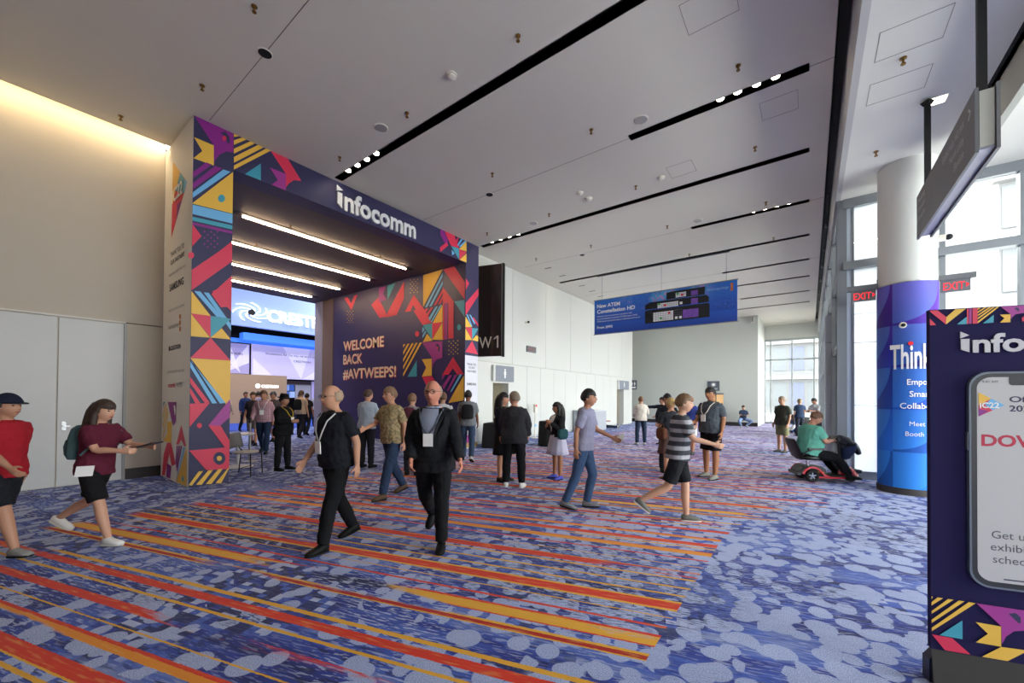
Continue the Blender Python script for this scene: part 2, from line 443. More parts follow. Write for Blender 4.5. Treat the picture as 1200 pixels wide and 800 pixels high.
# ---- walls ----------------------------------------------------------------
XL = -10.4
mb = MB(); mb.box(XL-.2, XL, -6, 2.14, 2.98, 7.0); mb.box(XL-.2, XL, 1.59, 2.14, 0, 2.965); mb.box(XL-.2, XL-.02, -6, 1.59, 0, 2.98)
wl = struct(mb.build('wall_left', grey_wall), 'tall pale grey wall washed by a cove light', 'wall')
mb = MB(); mb.box(XL, XL+.03, -6, 1.6, 2.955, 2.985)
mb.build('ledge', mat('ledge_paint', '#d8d6d0', .5), wl)
struct(MB().box(XL, XL+.02, 1.62, 2.14, 0, .2).build('baseboard_left', base_dark), 'dark baseboard under the pale wall', 'baseboard')
door_m = mat('pale_grey_door_paint', '#d2d2d0', .45, var=.02)
steel = mat('brushed_steel', '#a9aaab', .3, metal=.9)
for k, (y0, y1) in enumerate(((.765, 1.575), (-.06, .745), (-.9, -.08))):
    d = MB().box(XL-.018, XL+.0, y0, y1, .01, 2.94).build('door_%d' % (k+1), door_m)
    struct(d, ('pale flush door panel beside the decorated portal', 'pale flush door panel left of the lever handle', 'pale flush door panel at the picture edge')[k], 'door')
    if k == 0:
        h = MB(); h.box(XL, XL+.012, y0+.05, y0+.1, .98, 1.13); h.cyl((XL+.01, y0+.075, 1.05), (XL+.05, y0+.075, 1.05), .012); h.box(XL+.04, XL+.055, y0+.06, y0+.15, 1.04, 1.06)
        h.build('handle', steel, d)
jam = MB().box(XL, XL+.025, 1.578, 1.62, 0, 2.96).build('trim_5', mat('door_jamb_grey', '#9fa0a0', .5)); struct(jam, 'grey door jamb strip', 'trim')
# cove above the ceiling edge
mb = MB(); mb.box(XL-.2, -10.06, -6, 2.14, 7.0, 7.05); mb.box(-10.08, -10.06, -6, 2.14, CZ, 7.0)
struct(mb.build('trim_6', white_wall), 'light cove above the left wall', 'cove')
cove = MB().box(-10.14, -10.09, -6, 2.12, 6.60, 6.64).build('cove_light_strip', emitter('cove_lamp_glow', '#ffe0ac', 34.))
tag(cove, 'warm linear lamp hidden in the cove over the pale wall', 'light')

# back and side walls behind the camera close the hall
mb = MB(); mb.box(-10.6, 5.0, -6.2, -6, 0, 7); mb.box(5, 8.1, -6.2, -6, 5.6, 7); mb.box(5, 8.1, -6.2, -6, 0, .1); struct(mb.build('wall_back', grey_wall), 'plain wall behind the viewer', 'wall')
mb = MB(); mb.box(8, 8.2, -6, 2.0, 0, RZ); mb.box(8, 8.2, 2, 10.7, 0, .1); mb.box(8, 8.2, 2, 10.7, 5.6, RZ); struct(mb.build('wall_right', sage_wall), 'plain frame at the right end of the glazed bay', 'wall')

# panelled white wall beyond the portal
XW = -9.05
wall_w = struct(MB().box(XW-.3, XW-.05, 9.6, 10.93, 0, CZ).box(XW-.3, XW-.05, 11.84, 22.35, 0, CZ).box(XW-.3, XW-.05, 23.43, 24.85, 0, CZ).box(XW-.3, XW-.05, 10.93, 11.84, 2.13, CZ).box(XW-.3, XW-.05, 22.35, 23.43, 2.13, CZ).build('wall_side', white_wall), 'white panelled wall along the hall', 'wall')
edges = [9.62, 12.06, 14.45, 16.65, 18.85, 21.05, 23.0, 24.85]
for a, b_ in zip(edges, edges[1:]):
    MB().box(XW-.05, XW, a+.006, b_-.006, 2.86, CZ-.005).build('wall_panel', white_wall, wall_w)
ed = [9.62, 10.93, 11.84, 13.06, 14.07, 15.15, 16.2, 17.3, 18.4, 19.4, 20.4, 21.4, 22.35, 23.43, 24.83]
for a, b_ in zip(ed, ed[1:]):
    z0 = 2.13 if a in (10.93, 22.35) else .1
    MB().box(XW-.05, XW-.012, a+.004, b_-.004, z0, 2.83).build('wall_panel', white_wall, wall_w)
mb = MB().box(XW-.05, XW-.02, 11.86, 22.33, 0, .1).box(XW-.05, XW-.02, 9.62, 10.91, 0, .1)
struct(mb.build('baseboard_side', mat('pale_baseboard', '#b9bab6', .5)), 'pale baseboard along the white wall', 'baseboard')
# restroom doorways in it
cream = mat('cream_passage_paint', '#cfc9b4', .6, var=.02)
for k, (y0, y1) in enumerate(((10.93, 11.84), (22.35, 23.43))):
    mb = MB(); mb.box(XW-1.4, XW-1.3, y0-.1, y1+.6, 0, 2.3); mb.box(XW-1.3, XW-.3, y1+.0, y1+.06, 0, 2.2); mb.box(XW-1.3, XW-.3, y0-.06, y0, 0, 2.2); mb.box(XW-1.4, XW-.3, y0-.1, y1+.1, 2.2, 2.26)
    struct(mb.build('wall_passage_%d' % (k+1), cream), ('cream passage behind the nearer restroom sign', 'cream passage behind the farther restroom sign')[k], 'passage')
# far wall, its return, and the glazed end
mb = MB(); mb.box(-13, -5.02, 27.1, 27.4, 0, CZ); mb.box(-4.2, -2.4, 27.1, 27.4, 0, CZ); mb.box(-5.02, -4.2, 27.1, 27.4, 1.9, CZ); mb.box(-5.02, -4.2, 27.1, 27.4, 0, 1.0)
struct(mb.build('wall_far', sage_wall), 'pale sage end wall of the hall', 'wall')
mb = MB(); mb.box(-2.45, -2.4, 27.4, 31.5, 0, CZ); struct(mb.build('wall_far_return', white_wall), 'bright white return wall beside the end window', 'wall')
mb = MB(); mb.box(-13, -2.42, 27.07, 27.1, 0, .22); struct(mb.build('baseboard_far', base_dark), 'dark baseboard of the end wall', 'baseboard')
mb = MB(); mb.box(-13, -9.1, 24.85, 24.9, 0, CZ); struct(mb.build('wall_recess', sage_wall), 'short wall at the end of the white panels', 'wall')
mb = MB(); mb.box(-13.1, -13, 24.85, 27.4, 0, CZ); struct(mb.build('wall_recess_end', sage_wall), 'wall at the end of the side recess', 'wall')

def window(name, label, frame_boxes, panes, fm):
    w = bpy.data.objects.new(name, None); COL.objects.link(w); struct(w, label, 'window')
    for a in frame_boxes: MB().box(*a).build('mullion', fm, w)
    for a in panes: MB().box(*a).build('pane', pane_m, w)
    return w
# end window
fr = [(-2.4, .5, 31.45, 31.55, 5.45, 5.58), (-2.4, .5, 31.45, 31.55, 4.16, 4.26), (-2.4, .5, 31.42, 31.58, 0, .12)]
for x in (-2.38, -2.06, -.9, .24): fr.append((x-.035, x+.035, 31.42, 31.58, .12, 5.45))
pn = []
for a, b_ in ((-2.345, -2.095), (-2.025, -.935), (-.865, .205)): pn += [(a, b_, 31.49, 31.51, .12, 4.16), (a, b_, 31.49, 31.51, 4.26, 5.45)]
window('window_1', 'tall gridded window at the far end of the hall', fr, pn, mat('pale_window_frame', '#a3aaa9', .5, metal=.2))
mb = MB(); mb.box(-2.45, .52, 31.45, 31.6, 5.58, 6.75); struct(mb.build('wall_window_header', white_wall), 'white wall strip above the end window', 'wall')
# side glazing along the hall
fr = []; pn = []
ysd = [10.7, 13.2, 15.6, 18.0, 20.4, 22.8, 25.2, 27.6, 30.0, 31.5]
for y in ysd: fr.append((.46, .62, y-.05, y+.05, 0, RZ))
for z0, z1 in ((0, .12), (2.72, 2.8), (4.25, 4.4), (5.6, RZ)): fr.append((.48, .6, 10.7, 31.5, z0, z1))
for a, b_ in zip(ysd, ysd[1:]):
    for z0, z1 in ((.12, 2.72), (2.8, 4.25), (4.4, 5.6)): pn.append((.53, .545, a+.05, b_-.05, z0, z1))
window('window_2', 'long glazed side of the hall seen edge on', fr, pn, alu)
pier_m = mat('pale_blue_grey_panel', '#b6bfca', .4, var=.03)
pier = bpy.data.objects.new('wall_pier', None); COL.objects.link(pier); struct(pier, 'pale metal clad pier beside the glazing', 'pier')
for z0, z1 in ((0, 1.44), (1.46, 3.07), (3.09, 3.8)): MB().box(.33, .56, 13.2, 13.6, z0, z1).build('pier_panel', pier_m, pier)
# glazed bay behind the round column
YB = 10.7
fr = [(.46, .56, YB-.07, YB+.07, 0, RZ), (.70, .735, YB-.02, YB+.03, 0, 5.55), (1.10, 1.14, YB-.02, YB+.03, .1, 4.25)]
for x in (1.97, 2.93, 3.9, 4.87, 5.84, 6.8, 7.75): fr.append((x-.04, x+.04, YB-.09, YB+.06, 0, RZ))
fr += [(.56, 8, YB-.16, YB+.05, 4.27, 4.42), (.56, 8, YB-.1, YB+.05, 5.55, RZ), (.56, 8, YB-.06, YB+.06, 0, .09)]
pn = []
xsd = [1.14, 1.93, 2.01, 2.89, 2.97, 3.86, 3.94, 4.83, 4.91, 5.8, 5.88, 6.76, 6.84, 7.71]
for i in range(0, len(xsd), 2): pn += [(xsd[i], xsd[i+1], YB-.01, YB+.005, .09, 4.27), (xsd[i], xsd[i+1], YB-.01, YB+.005, 4.42, 5.55)]
win3 = window('window_3', 'glazed bay behind the round column', fr, pn, alu)
for z0, z1 in ((.09, 4.27), (4.42, 5.55)): MB().box(.56, .70, YB-.01, YB+.02, z0, z1).build('side_panel', pier_m, win3)
def frosted():
    m = bpy.data.materials.new('frosted_white_panel'); m.use_nodes = True; t = NT(m); t.N.clear()
    tc = t.new('ShaderNodeTexCoord'); nz = t.noise(tc.outputs['Object'], 1.3, 2.)
    c = t.mix(nz, lin('#dfe5ea'), lin('#eef2f4'))
    a = t.new('ShaderNodeBsdfDiffuse'); bq = t.new('ShaderNodeBsdfTranslucent'); mx = t.new('ShaderNodeMixShader'); mx.inputs[0].default_value = .55
    t.put(a.inputs[0], c); t.put(bq.inputs[0], c); t.L.new(a.outputs[0], mx.inputs[1]); t.L.new(bq.outputs[0], mx.inputs[2])
    o = t.new('ShaderNodeOutputMaterial'); t.L.new(mx.outputs[0], o.inputs[0]); return m
frost = frosted()
for z0, z1 in ((.16, 1.48), (1.495, 2.76), (2.775, 3.35)): MB().box(.735, 1.10, YB-.012, YB, z0, z1).build('frosted_panel', frost, win3)
for z0, z1 in ((3.36, 4.27), (4.42, 4.82), (4.83, 5.55)): MB().box(.735, 1.10, YB-.008, YB, z0, z1).build('frosted_panel', frost, win3)
MB().box(.735, 1.10, YB-.03, YB+.02, .09, .16).build('threshold', steel, win3)

# unseen glass fronts right of and behind the viewer, added as daylight fill
fr = [(8.02, 8.14, y-.05, y+.05, .1, 5.6) for y in (2.1, 4.2, 6.3, 8.5, 10.6)]+[(8.04, 8.12, 2, 10.7, 4.25, 4.4)]
window('window_added_right', 'unseen tall glass front added on the right side to let in daylight', fr, [(8.07, 8.085, 2, 10.7, .1, 5.6)], alu)
fr = [(x-.05, x+.05, -6.14, -6.02, .1, 5.6) for x in (5.1, 6.5, 7.9)]+[(5, 8, -6.12, -6.04, 4.25, 4.4)]
window('window_added_back', 'unseen tall glass front added behind the viewer to let in daylight', fr, [(5, 8, -6.085, -6.07, .1, 5.6)], alu)

# ---- round column ------------------------------------------------------------
CX, CY, CR = 1.37, 9.72, .39
colm = thing('round_column', 'round white column wrapped in a purple to blue advert', 'column', (CX, CY, 0))
def column_print():
    m, t, b = _princ('column_wrap_print')
    tc = t.new('ShaderNodeTexCoord'); sp = t.new('ShaderNodeSeparateXYZ'); t.L.new(tc.outputs['Object'], sp.inputs[0]); z = sp.outputs[2]
    ang = t.m('ARCTAN2', sp.outputs[1], sp.outputs[0]); u = t.m('MULTIPLY', ang, CR)
    g = t.ramp(t.m('DIVIDE', z, 3.6), [(0, lin('#2a86e8')), (.25, lin('#2470dc')), (.48, lin('#1d4bb8')), (.7, lin('#2b2a96')), (.86, lin('#4f2199')), (1, lin('#6a2aa8'))]).outputs[0]
    # big tone-on-tone quarter circles
    cell = t.new('ShaderNodeCombineXYZ'); t.L.new(u, cell.inputs[0]); t.L.new(z, cell.inputs[1])
    S = .72
    fx = t.m('FRACT', t.m('DIVIDE', t.m('ADD', u, 10.93), S)); fz = t.m('FRACT', t.m('DIVIDE', t.m('ADD', z, .0), S))
    dd = t.m('SQRT', t.m('ADD', t.m('MULTIPLY', fx, fx), t.m('MULTIPLY', t.m('SUBTRACT', 1., fz), t.m('SUBTRACT', 1., fz))))
    q = t.m('LESS_THAN', dd, .95)
    ck = t.m('FRACT', t.m('MULTIPLY', t.m('ADD', t.m('FLOOR', t.m('DIVIDE', t.m('ADD', u, 10.93), S)), t.m('FLOOR', t.m('DIVIDE', z, S))), .5))
    ck = t.m('GREATER_THAN', ck, .25)
    c = t.mix(t.m('MULTIPLY', q, .22), g, lin('#57b4f5'))
    c = t.mix(t.m('MULTIPLY', t.m('MULTIPLY', t.m('SUBTRACT', 1., q), ck), .45), c, lin('#141a5c'))
    t.put(b.inputs['Base Color'], c); b.inputs['Roughness'].default_value = .6; b.inputs['Specular IOR Level'].default_value = .25
    return m
MB().cyl((0,0,.0), (0,0,RZ), CR-.012, n=48).build('shaft', white_wall, colm, True, 40)
MB().cyl((0,0,.0), (0,0,.11), CR+.012, n=48).build('base_ring', mat('column_base_brown', '#3d3733', .6), colm, True, 40)
MB().cyl((0,0,.11), (0,0,3.6), CR, n=48).build('printed_wrap', column_print(), colm, True, 40)
MB().cyl((0,0,3.6), (0,0,3.615), CR+.004, n=48).build('wrap_edge', steel, colm, True, 40)
white_print = mat('white_print', '#f1f1ee', .5, var=.01)
red_print = mat('red_print', '#e0172c', .5, var=.02)
def col_bend(ang0, z0):
    def f(a, b_):
        t_ = math.radians(ang0)+a/CR
        return Vector(((CR+.012)*math.cos(t_), (CR+.012)*math.sin(t_), z0+b_))
    return f
# angle on the column that faces the camera is about 262 degrees
for s, a0, z0, w, h, bo in (('Think', 231, 2.14, .52, .42, .022), ('Empowering', 262, 1.86, .55, .10, .014), ('Smarter', 266, 1.66, .38, .10, .014), ('Collaboration', 249.5, 1.46, .66, .10, .014), ('Meet us at', 266, 1.17, .40, .08, 0), ('Booth', 259, 1.0, .22, .08, 0)):
    text(s, colm, (0,0,0), (1,0,0), (0,0,1), w, h, white_print, bo, 'lettering', 'L', col_bend(a0, z0))
_t = math.radians(268.5); MB().cyl(((CR+.002)*math.cos(_t), (CR+.002)*math.sin(_t), 2.555), ((CR+.016)*math.cos(_t), (CR+.016)*math.sin(_t), 2.555), .034, n=16).build('red_dot', red_print, colm)

# ---- outside: pale blocks beyond the glass -------------------------------------
bw = mat('pale_render', '#68696a', .8, var=.03); bglass = mat('blue_facade_glass', '#565b6a', .6, spec=.2, var=.05); bglass2 = mat('pale_facade_glass', '#5e6265', .6, spec=.2, var=.05)
gnd = MB().box(.62, 60, 10.8, 90, -.2, -.05).box(-60, .62, 31.7, 90, -.2, -.05).build('ground', mat('pale_paving', '#c9c8c4', .9)); struct(gnd, 'pale sunlit paving outside', 'ground')
def block(label, x0, x1, y0, y1, h, floors, bays, face, gm):
    t_ = thing('office_building', label, 'building', ((x0+x1)/2, (y0+y1)/2, 0))
    ox, oy = (x0+x1)/2, (y0+y1)/2
    MB().box(x0-ox, x1-ox, y0-oy, y1-oy, 0, h).build('wall', bw, t_)
    fh = h/floors
    wmesh = None
    for k in range(floors):
        MB().box(x0-ox-.25, x1-ox+.25, y0-oy-.45, y0-oy, k*fh-.25, k*fh+.25).build('floor_slab', bw, t_)
        n = bays; bwid = (x1-x0)/n
        for i in range(n):
            if wmesh is None:
                wmesh = {}
            kind = (i % 3 == 1)
            if kind not in wmesh: wmesh[kind] = MB().box(-bwid*.42, bwid*.42, -.06, .02, -fh*.33, fh*.33).build('tmp', gm if kind else bglass2)
            inst('window', wmesh[kind].data, t_, (x0-ox+(i+.5)*bwid, y0-oy-.02, (k+.5)*fh+.1))
    for o in (wmesh or {}).values(): bpy.data.objects.remove(o)
    return t_
block('pale office block with blue glass bays behind the exit sign', 7.5, 17.5, 30, 40, 22, 7, 9, 'y', bglass)
block('pale office block filling the view through the end window', -14, 6.5, 58, 68, 17, 4, 12, 'y', bglass)
GFX_LC = [
 ('P',[(2.142,6.495),(2.738,6.495),(2.738,6.136),(2.631,6.103),(2.532,6.006),(2.456,5.861),(2.438,5.759),(2.434,6.115)]),
 ('K',[(2.535,6.403),(2.606,6.465),(2.671,6.396),(2.681,6.281),(2.637,6.267),(2.62,6.344)]),
 ('R',[(2.624,6.346),(2.621,6.324),(2.612,6.303),(2.599,6.287),(2.585,6.28),(2.572,6.282),(2.564,6.294),(2.56,6.313),(2.563,6.335),(2.572,6.356),(2.584,6.372),(2.598,6.379),(2.611,6.377),(2.62,6.365)]),
 ('Y',[(2.142,6.114),(2.434,6.115),(2.438,5.75),(2.142,5.74),(2.266,5.928)]),
 ('P',[(2.142,5.499),(2.324,5.755),(2.411,5.756),(2.142,5.392)]),
 ('P',[(2.142,5.303),(2.458,5.754),(2.567,5.759),(2.142,5.201)]),
 ('B',[(2.142,5.143),(2.583,5.748),(2.695,5.757),(2.142,5.045)]),
 ('Y',[(2.142,4.956),(2.738,5.776),(2.738,4.993),(2.142,4.942)]),
 ('T',[(2.617,5.228),(2.612,5.195),(2.597,5.164),(2.575,5.142),(2.55,5.132),(2.528,5.137),(2.513,5.155),(2.507,5.183),(2.512,5.215),(2.527,5.246),(2.549,5.269),(2.573,5.279),(2.596,5.274),(2.611,5.256)]),
 ('B',[(2.142,4.926),(2.738,4.983),(2.738,4.806),(2.142,4.762)]),
 ('T',[(2.142,4.713),(2.738,4.772),(2.738,4.695),(2.142,4.647)]),
 ('P',[(2.142,4.62),(2.738,4.662),(2.738,4.614),(2.142,4.575)]),
 ('R',[(2.142,4.584),(2.274,4.418),(2.142,4.193)]),
 ('P',[(2.302,4.519),(2.324,4.527),(2.325,4.499),(2.302,4.492)]),
 ('P',[(2.399,4.552),(2.422,4.56),(2.422,4.532),(2.4,4.525)]),
 ('P',[(2.499,4.586),(2.522,4.594),(2.522,4.566),(2.499,4.558)]),
 ('P',[(2.351,4.481),(2.374,4.488),(2.374,4.461),(2.351,4.453)]),
 ('P',[(2.449,4.514),(2.473,4.521),(2.473,4.494),(2.45,4.486)]),
 ('P',[(2.303,4.41),(2.326,4.417),(2.326,4.39),(2.304,4.383)]),
 ('P',[(2.401,4.442),(2.423,4.449),(2.424,4.422),(2.401,4.414)]),
 ('P',[(2.5,4.475),(2.523,4.482),(2.524,4.454),(2.501,4.447)]),
 ('P',[(2.352,4.371),(2.375,4.378),(2.375,4.351),(2.353,4.344)]),
 ('P',[(2.451,4.403),(2.474,4.41),(2.474,4.382),(2.451,4.375)]),
 ('P',[(2.305,4.301),(2.327,4.308),(2.327,4.28),(2.305,4.274)]),
 ('P',[(2.402,4.332),(2.425,4.339),(2.425,4.311),(2.402,4.304)]),
 ('P',[(2.502,4.363),(2.525,4.37),(2.525,4.343),(2.502,4.335)]),
 ('P',[(2.354,4.261),(2.376,4.268),(2.377,4.241),(2.354,4.234)]),
 ('P',[(2.452,4.292),(2.475,4.299),(2.476,4.271),(2.453,4.264)]),
 ('R',[(2.172,4.048),(2.168,4.021),(2.157,3.998),(2.14,3.981),(2.121,3.976),(2.104,3.982),(2.092,3.999),(2.087,4.023),(2.091,4.049),(2.102,4.073),(2.119,4.089),(2.138,4.094),(2.156,4.088),(2.168,4.072)]),
 ('R',[(2.142,3.783),(2.534,4.224),(2.738,4.479),(2.738,4.095),(2.142,3.428)]),
 ('R',[(2.428,3.425),(2.738,3.832),(2.738,3.256),(2.574,3.212)]),
 ('Y',[(2.142,3.416),(2.422,3.03),(2.142,3.026)]),
 ('B',[(2.18,3.424),(2.267,3.434),(2.6,3.032),(2.51,3.031)]),
 ('B',[(2.315,3.431),(2.39,3.438),(2.738,2.928),(2.738,2.808)]),
 ('R',[(2.439,3.472),(2.738,3.72),(2.738,3.168)]),
 ('R',[(2.142,3.024),(2.422,3.03),(2.426,2.639)]),
 ('T',[(2.422,3.03),(2.737,3.026),(2.426,2.639)]),
 ('Y',[(2.142,3.018),(2.419,2.638),(2.142,2.628)]),
 ('Y',[(2.426,2.639),(2.591,2.833),(2.738,2.645)]),
 ('R',[(2.426,2.639),(2.738,2.251),(2.142,2.253)]),
 ('Y',[(2.142,2.248),(2.738,2.251),(2.738,1.345)]),
 ('B',[(2.142,2.23),(2.167,2.174),(2.667,1.466),(2.58,1.457)]),
 ('B',[(2.142,2.089),(2.142,2.186),(2.537,1.462),(2.464,1.458)]),
 ('R',[(2.142,1.815),(2.142,1.921),(2.425,1.477),(2.358,1.463)]),
 ('R',[(2.142,1.638),(2.142,1.735),(2.291,1.464),(2.222,1.46)]),
 ('R',[(2.142,1.456),(2.426,1.468),(2.142,1.05)]),
 ('R',[(2.318,1.07),(2.315,1.05),(2.305,1.035),(2.29,1.027),(2.274,1.028),(2.259,1.038),(2.249,1.054),(2.245,1.074),(2.248,1.093),(2.258,1.108),(2.273,1.116),(2.289,1.115),(2.304,1.106),(2.314,1.09)]),
 ('M',[(2.411,1.069),(2.738,1.537),(2.738,1.201),(2.585,1.046)]),
 ('R',[(2.411,1.069),(2.601,1.046),(2.738,0.769),(2.738,0.53)]),
 ('R',[(2.142,0.647),(2.738,0.649),(2.738,0.247),(2.391,0.273)]),
 ('K',[(2.679,0.448),(2.67,0.398),(2.644,0.361),(2.607,0.343),(2.565,0.348),(2.527,0.376),(2.501,0.419),(2.491,0.47),(2.5,0.519),(2.525,0.557),(2.562,0.575),(2.604,0.571),(2.642,0.544),(2.669,0.5)]),
 ('Y',[(2.624,0.455),(2.62,0.435),(2.609,0.42),(2.593,0.413),(2.576,0.415),(2.56,0.426),(2.549,0.443),(2.545,0.464),(2.549,0.484),(2.559,0.499),(2.575,0.506),(2.592,0.504),(2.608,0.493),(2.619,0.476)]),
 ('Y',[(2.142,0.048),(2.28,0.266),(2.346,0.265),(2.189,0.035)]),
 ('Y',[(2.247,0.038),(2.421,0.264),(2.49,0.263),(2.327,0.024)]),
 ('Y',[(2.387,0.028),(2.567,0.262),(2.638,0.261),(2.47,0.014)]),
 ('Y',[(2.531,0.017),(2.718,0.259),(2.738,0.259),(2.617,0.003)]),
]
GFX_HD = [
 ('Y',[(2.742,6.435),(2.742,6.495),(2.742,6.495),(2.828,6.495)]),
 ('Y',[(2.744,6.288),(2.743,6.371),(2.881,6.495),(2.951,6.495)]),
 ('Y',[(2.746,6.122),(2.744,6.211),(3.016,6.495),(3.093,6.495)]),
 ('Y',[(2.748,5.95),(2.746,6.058),(3.149,6.495),(3.246,6.495)]),
 ('Y',[(2.749,5.822),(2.748,5.899),(3.292,6.495),(3.374,6.495)]),
 ('R',[(3.371,6.495),(3.695,6.495),(3.974,6.153),(3.825,6.105),(3.725,5.99),(3.669,5.888),(3.666,6.158)]),
 ('T',[(2.931,5.822),(3.2,6.154),(3.204,5.822)]),
 ('M',[(3.36,6.155),(3.666,6.158),(3.67,5.822),(3.396,5.822),(3.511,5.966)]),
 ('P',[(7.92,6.495),(8.015,6.495),(8.223,6.292),(8.212,6.145),(8.096,6.142),(7.923,6.335)]),
 ('R',[(8.079,6.495),(8.486,6.495),(8.696,6.169),(8.357,6.143)]),
 ('R',[(7.908,5.956),(8.179,6.192),(8.245,6.117),(7.923,5.822)]),
 ('R',[(8.53,6.279),(8.623,6.481),(8.678,6.479),(8.598,6.257)]),
 ('B',[(8.612,6.256),(8.79,6.495),(8.846,6.495),(8.667,6.23)]),
 ('B',[(8.695,6.233),(8.96,6.495),(9.018,6.495),(8.737,6.202)]),
 ('T',[(8.357,6.133),(8.696,6.16),(8.7,5.822)]),
 ('B',[(8.378,6.038),(8.513,5.957),(8.4,5.866)]),
 ('Y',[(9.018,6.495),(9.022,6.169),(8.696,6.145)]),
 ('R',[(8.696,6.145),(9.022,6.149),(8.721,5.822)]),
 ('Y',[(8.721,5.822),(9.023,6.108),(9.027,5.822),(8.481,5.822)]),
]
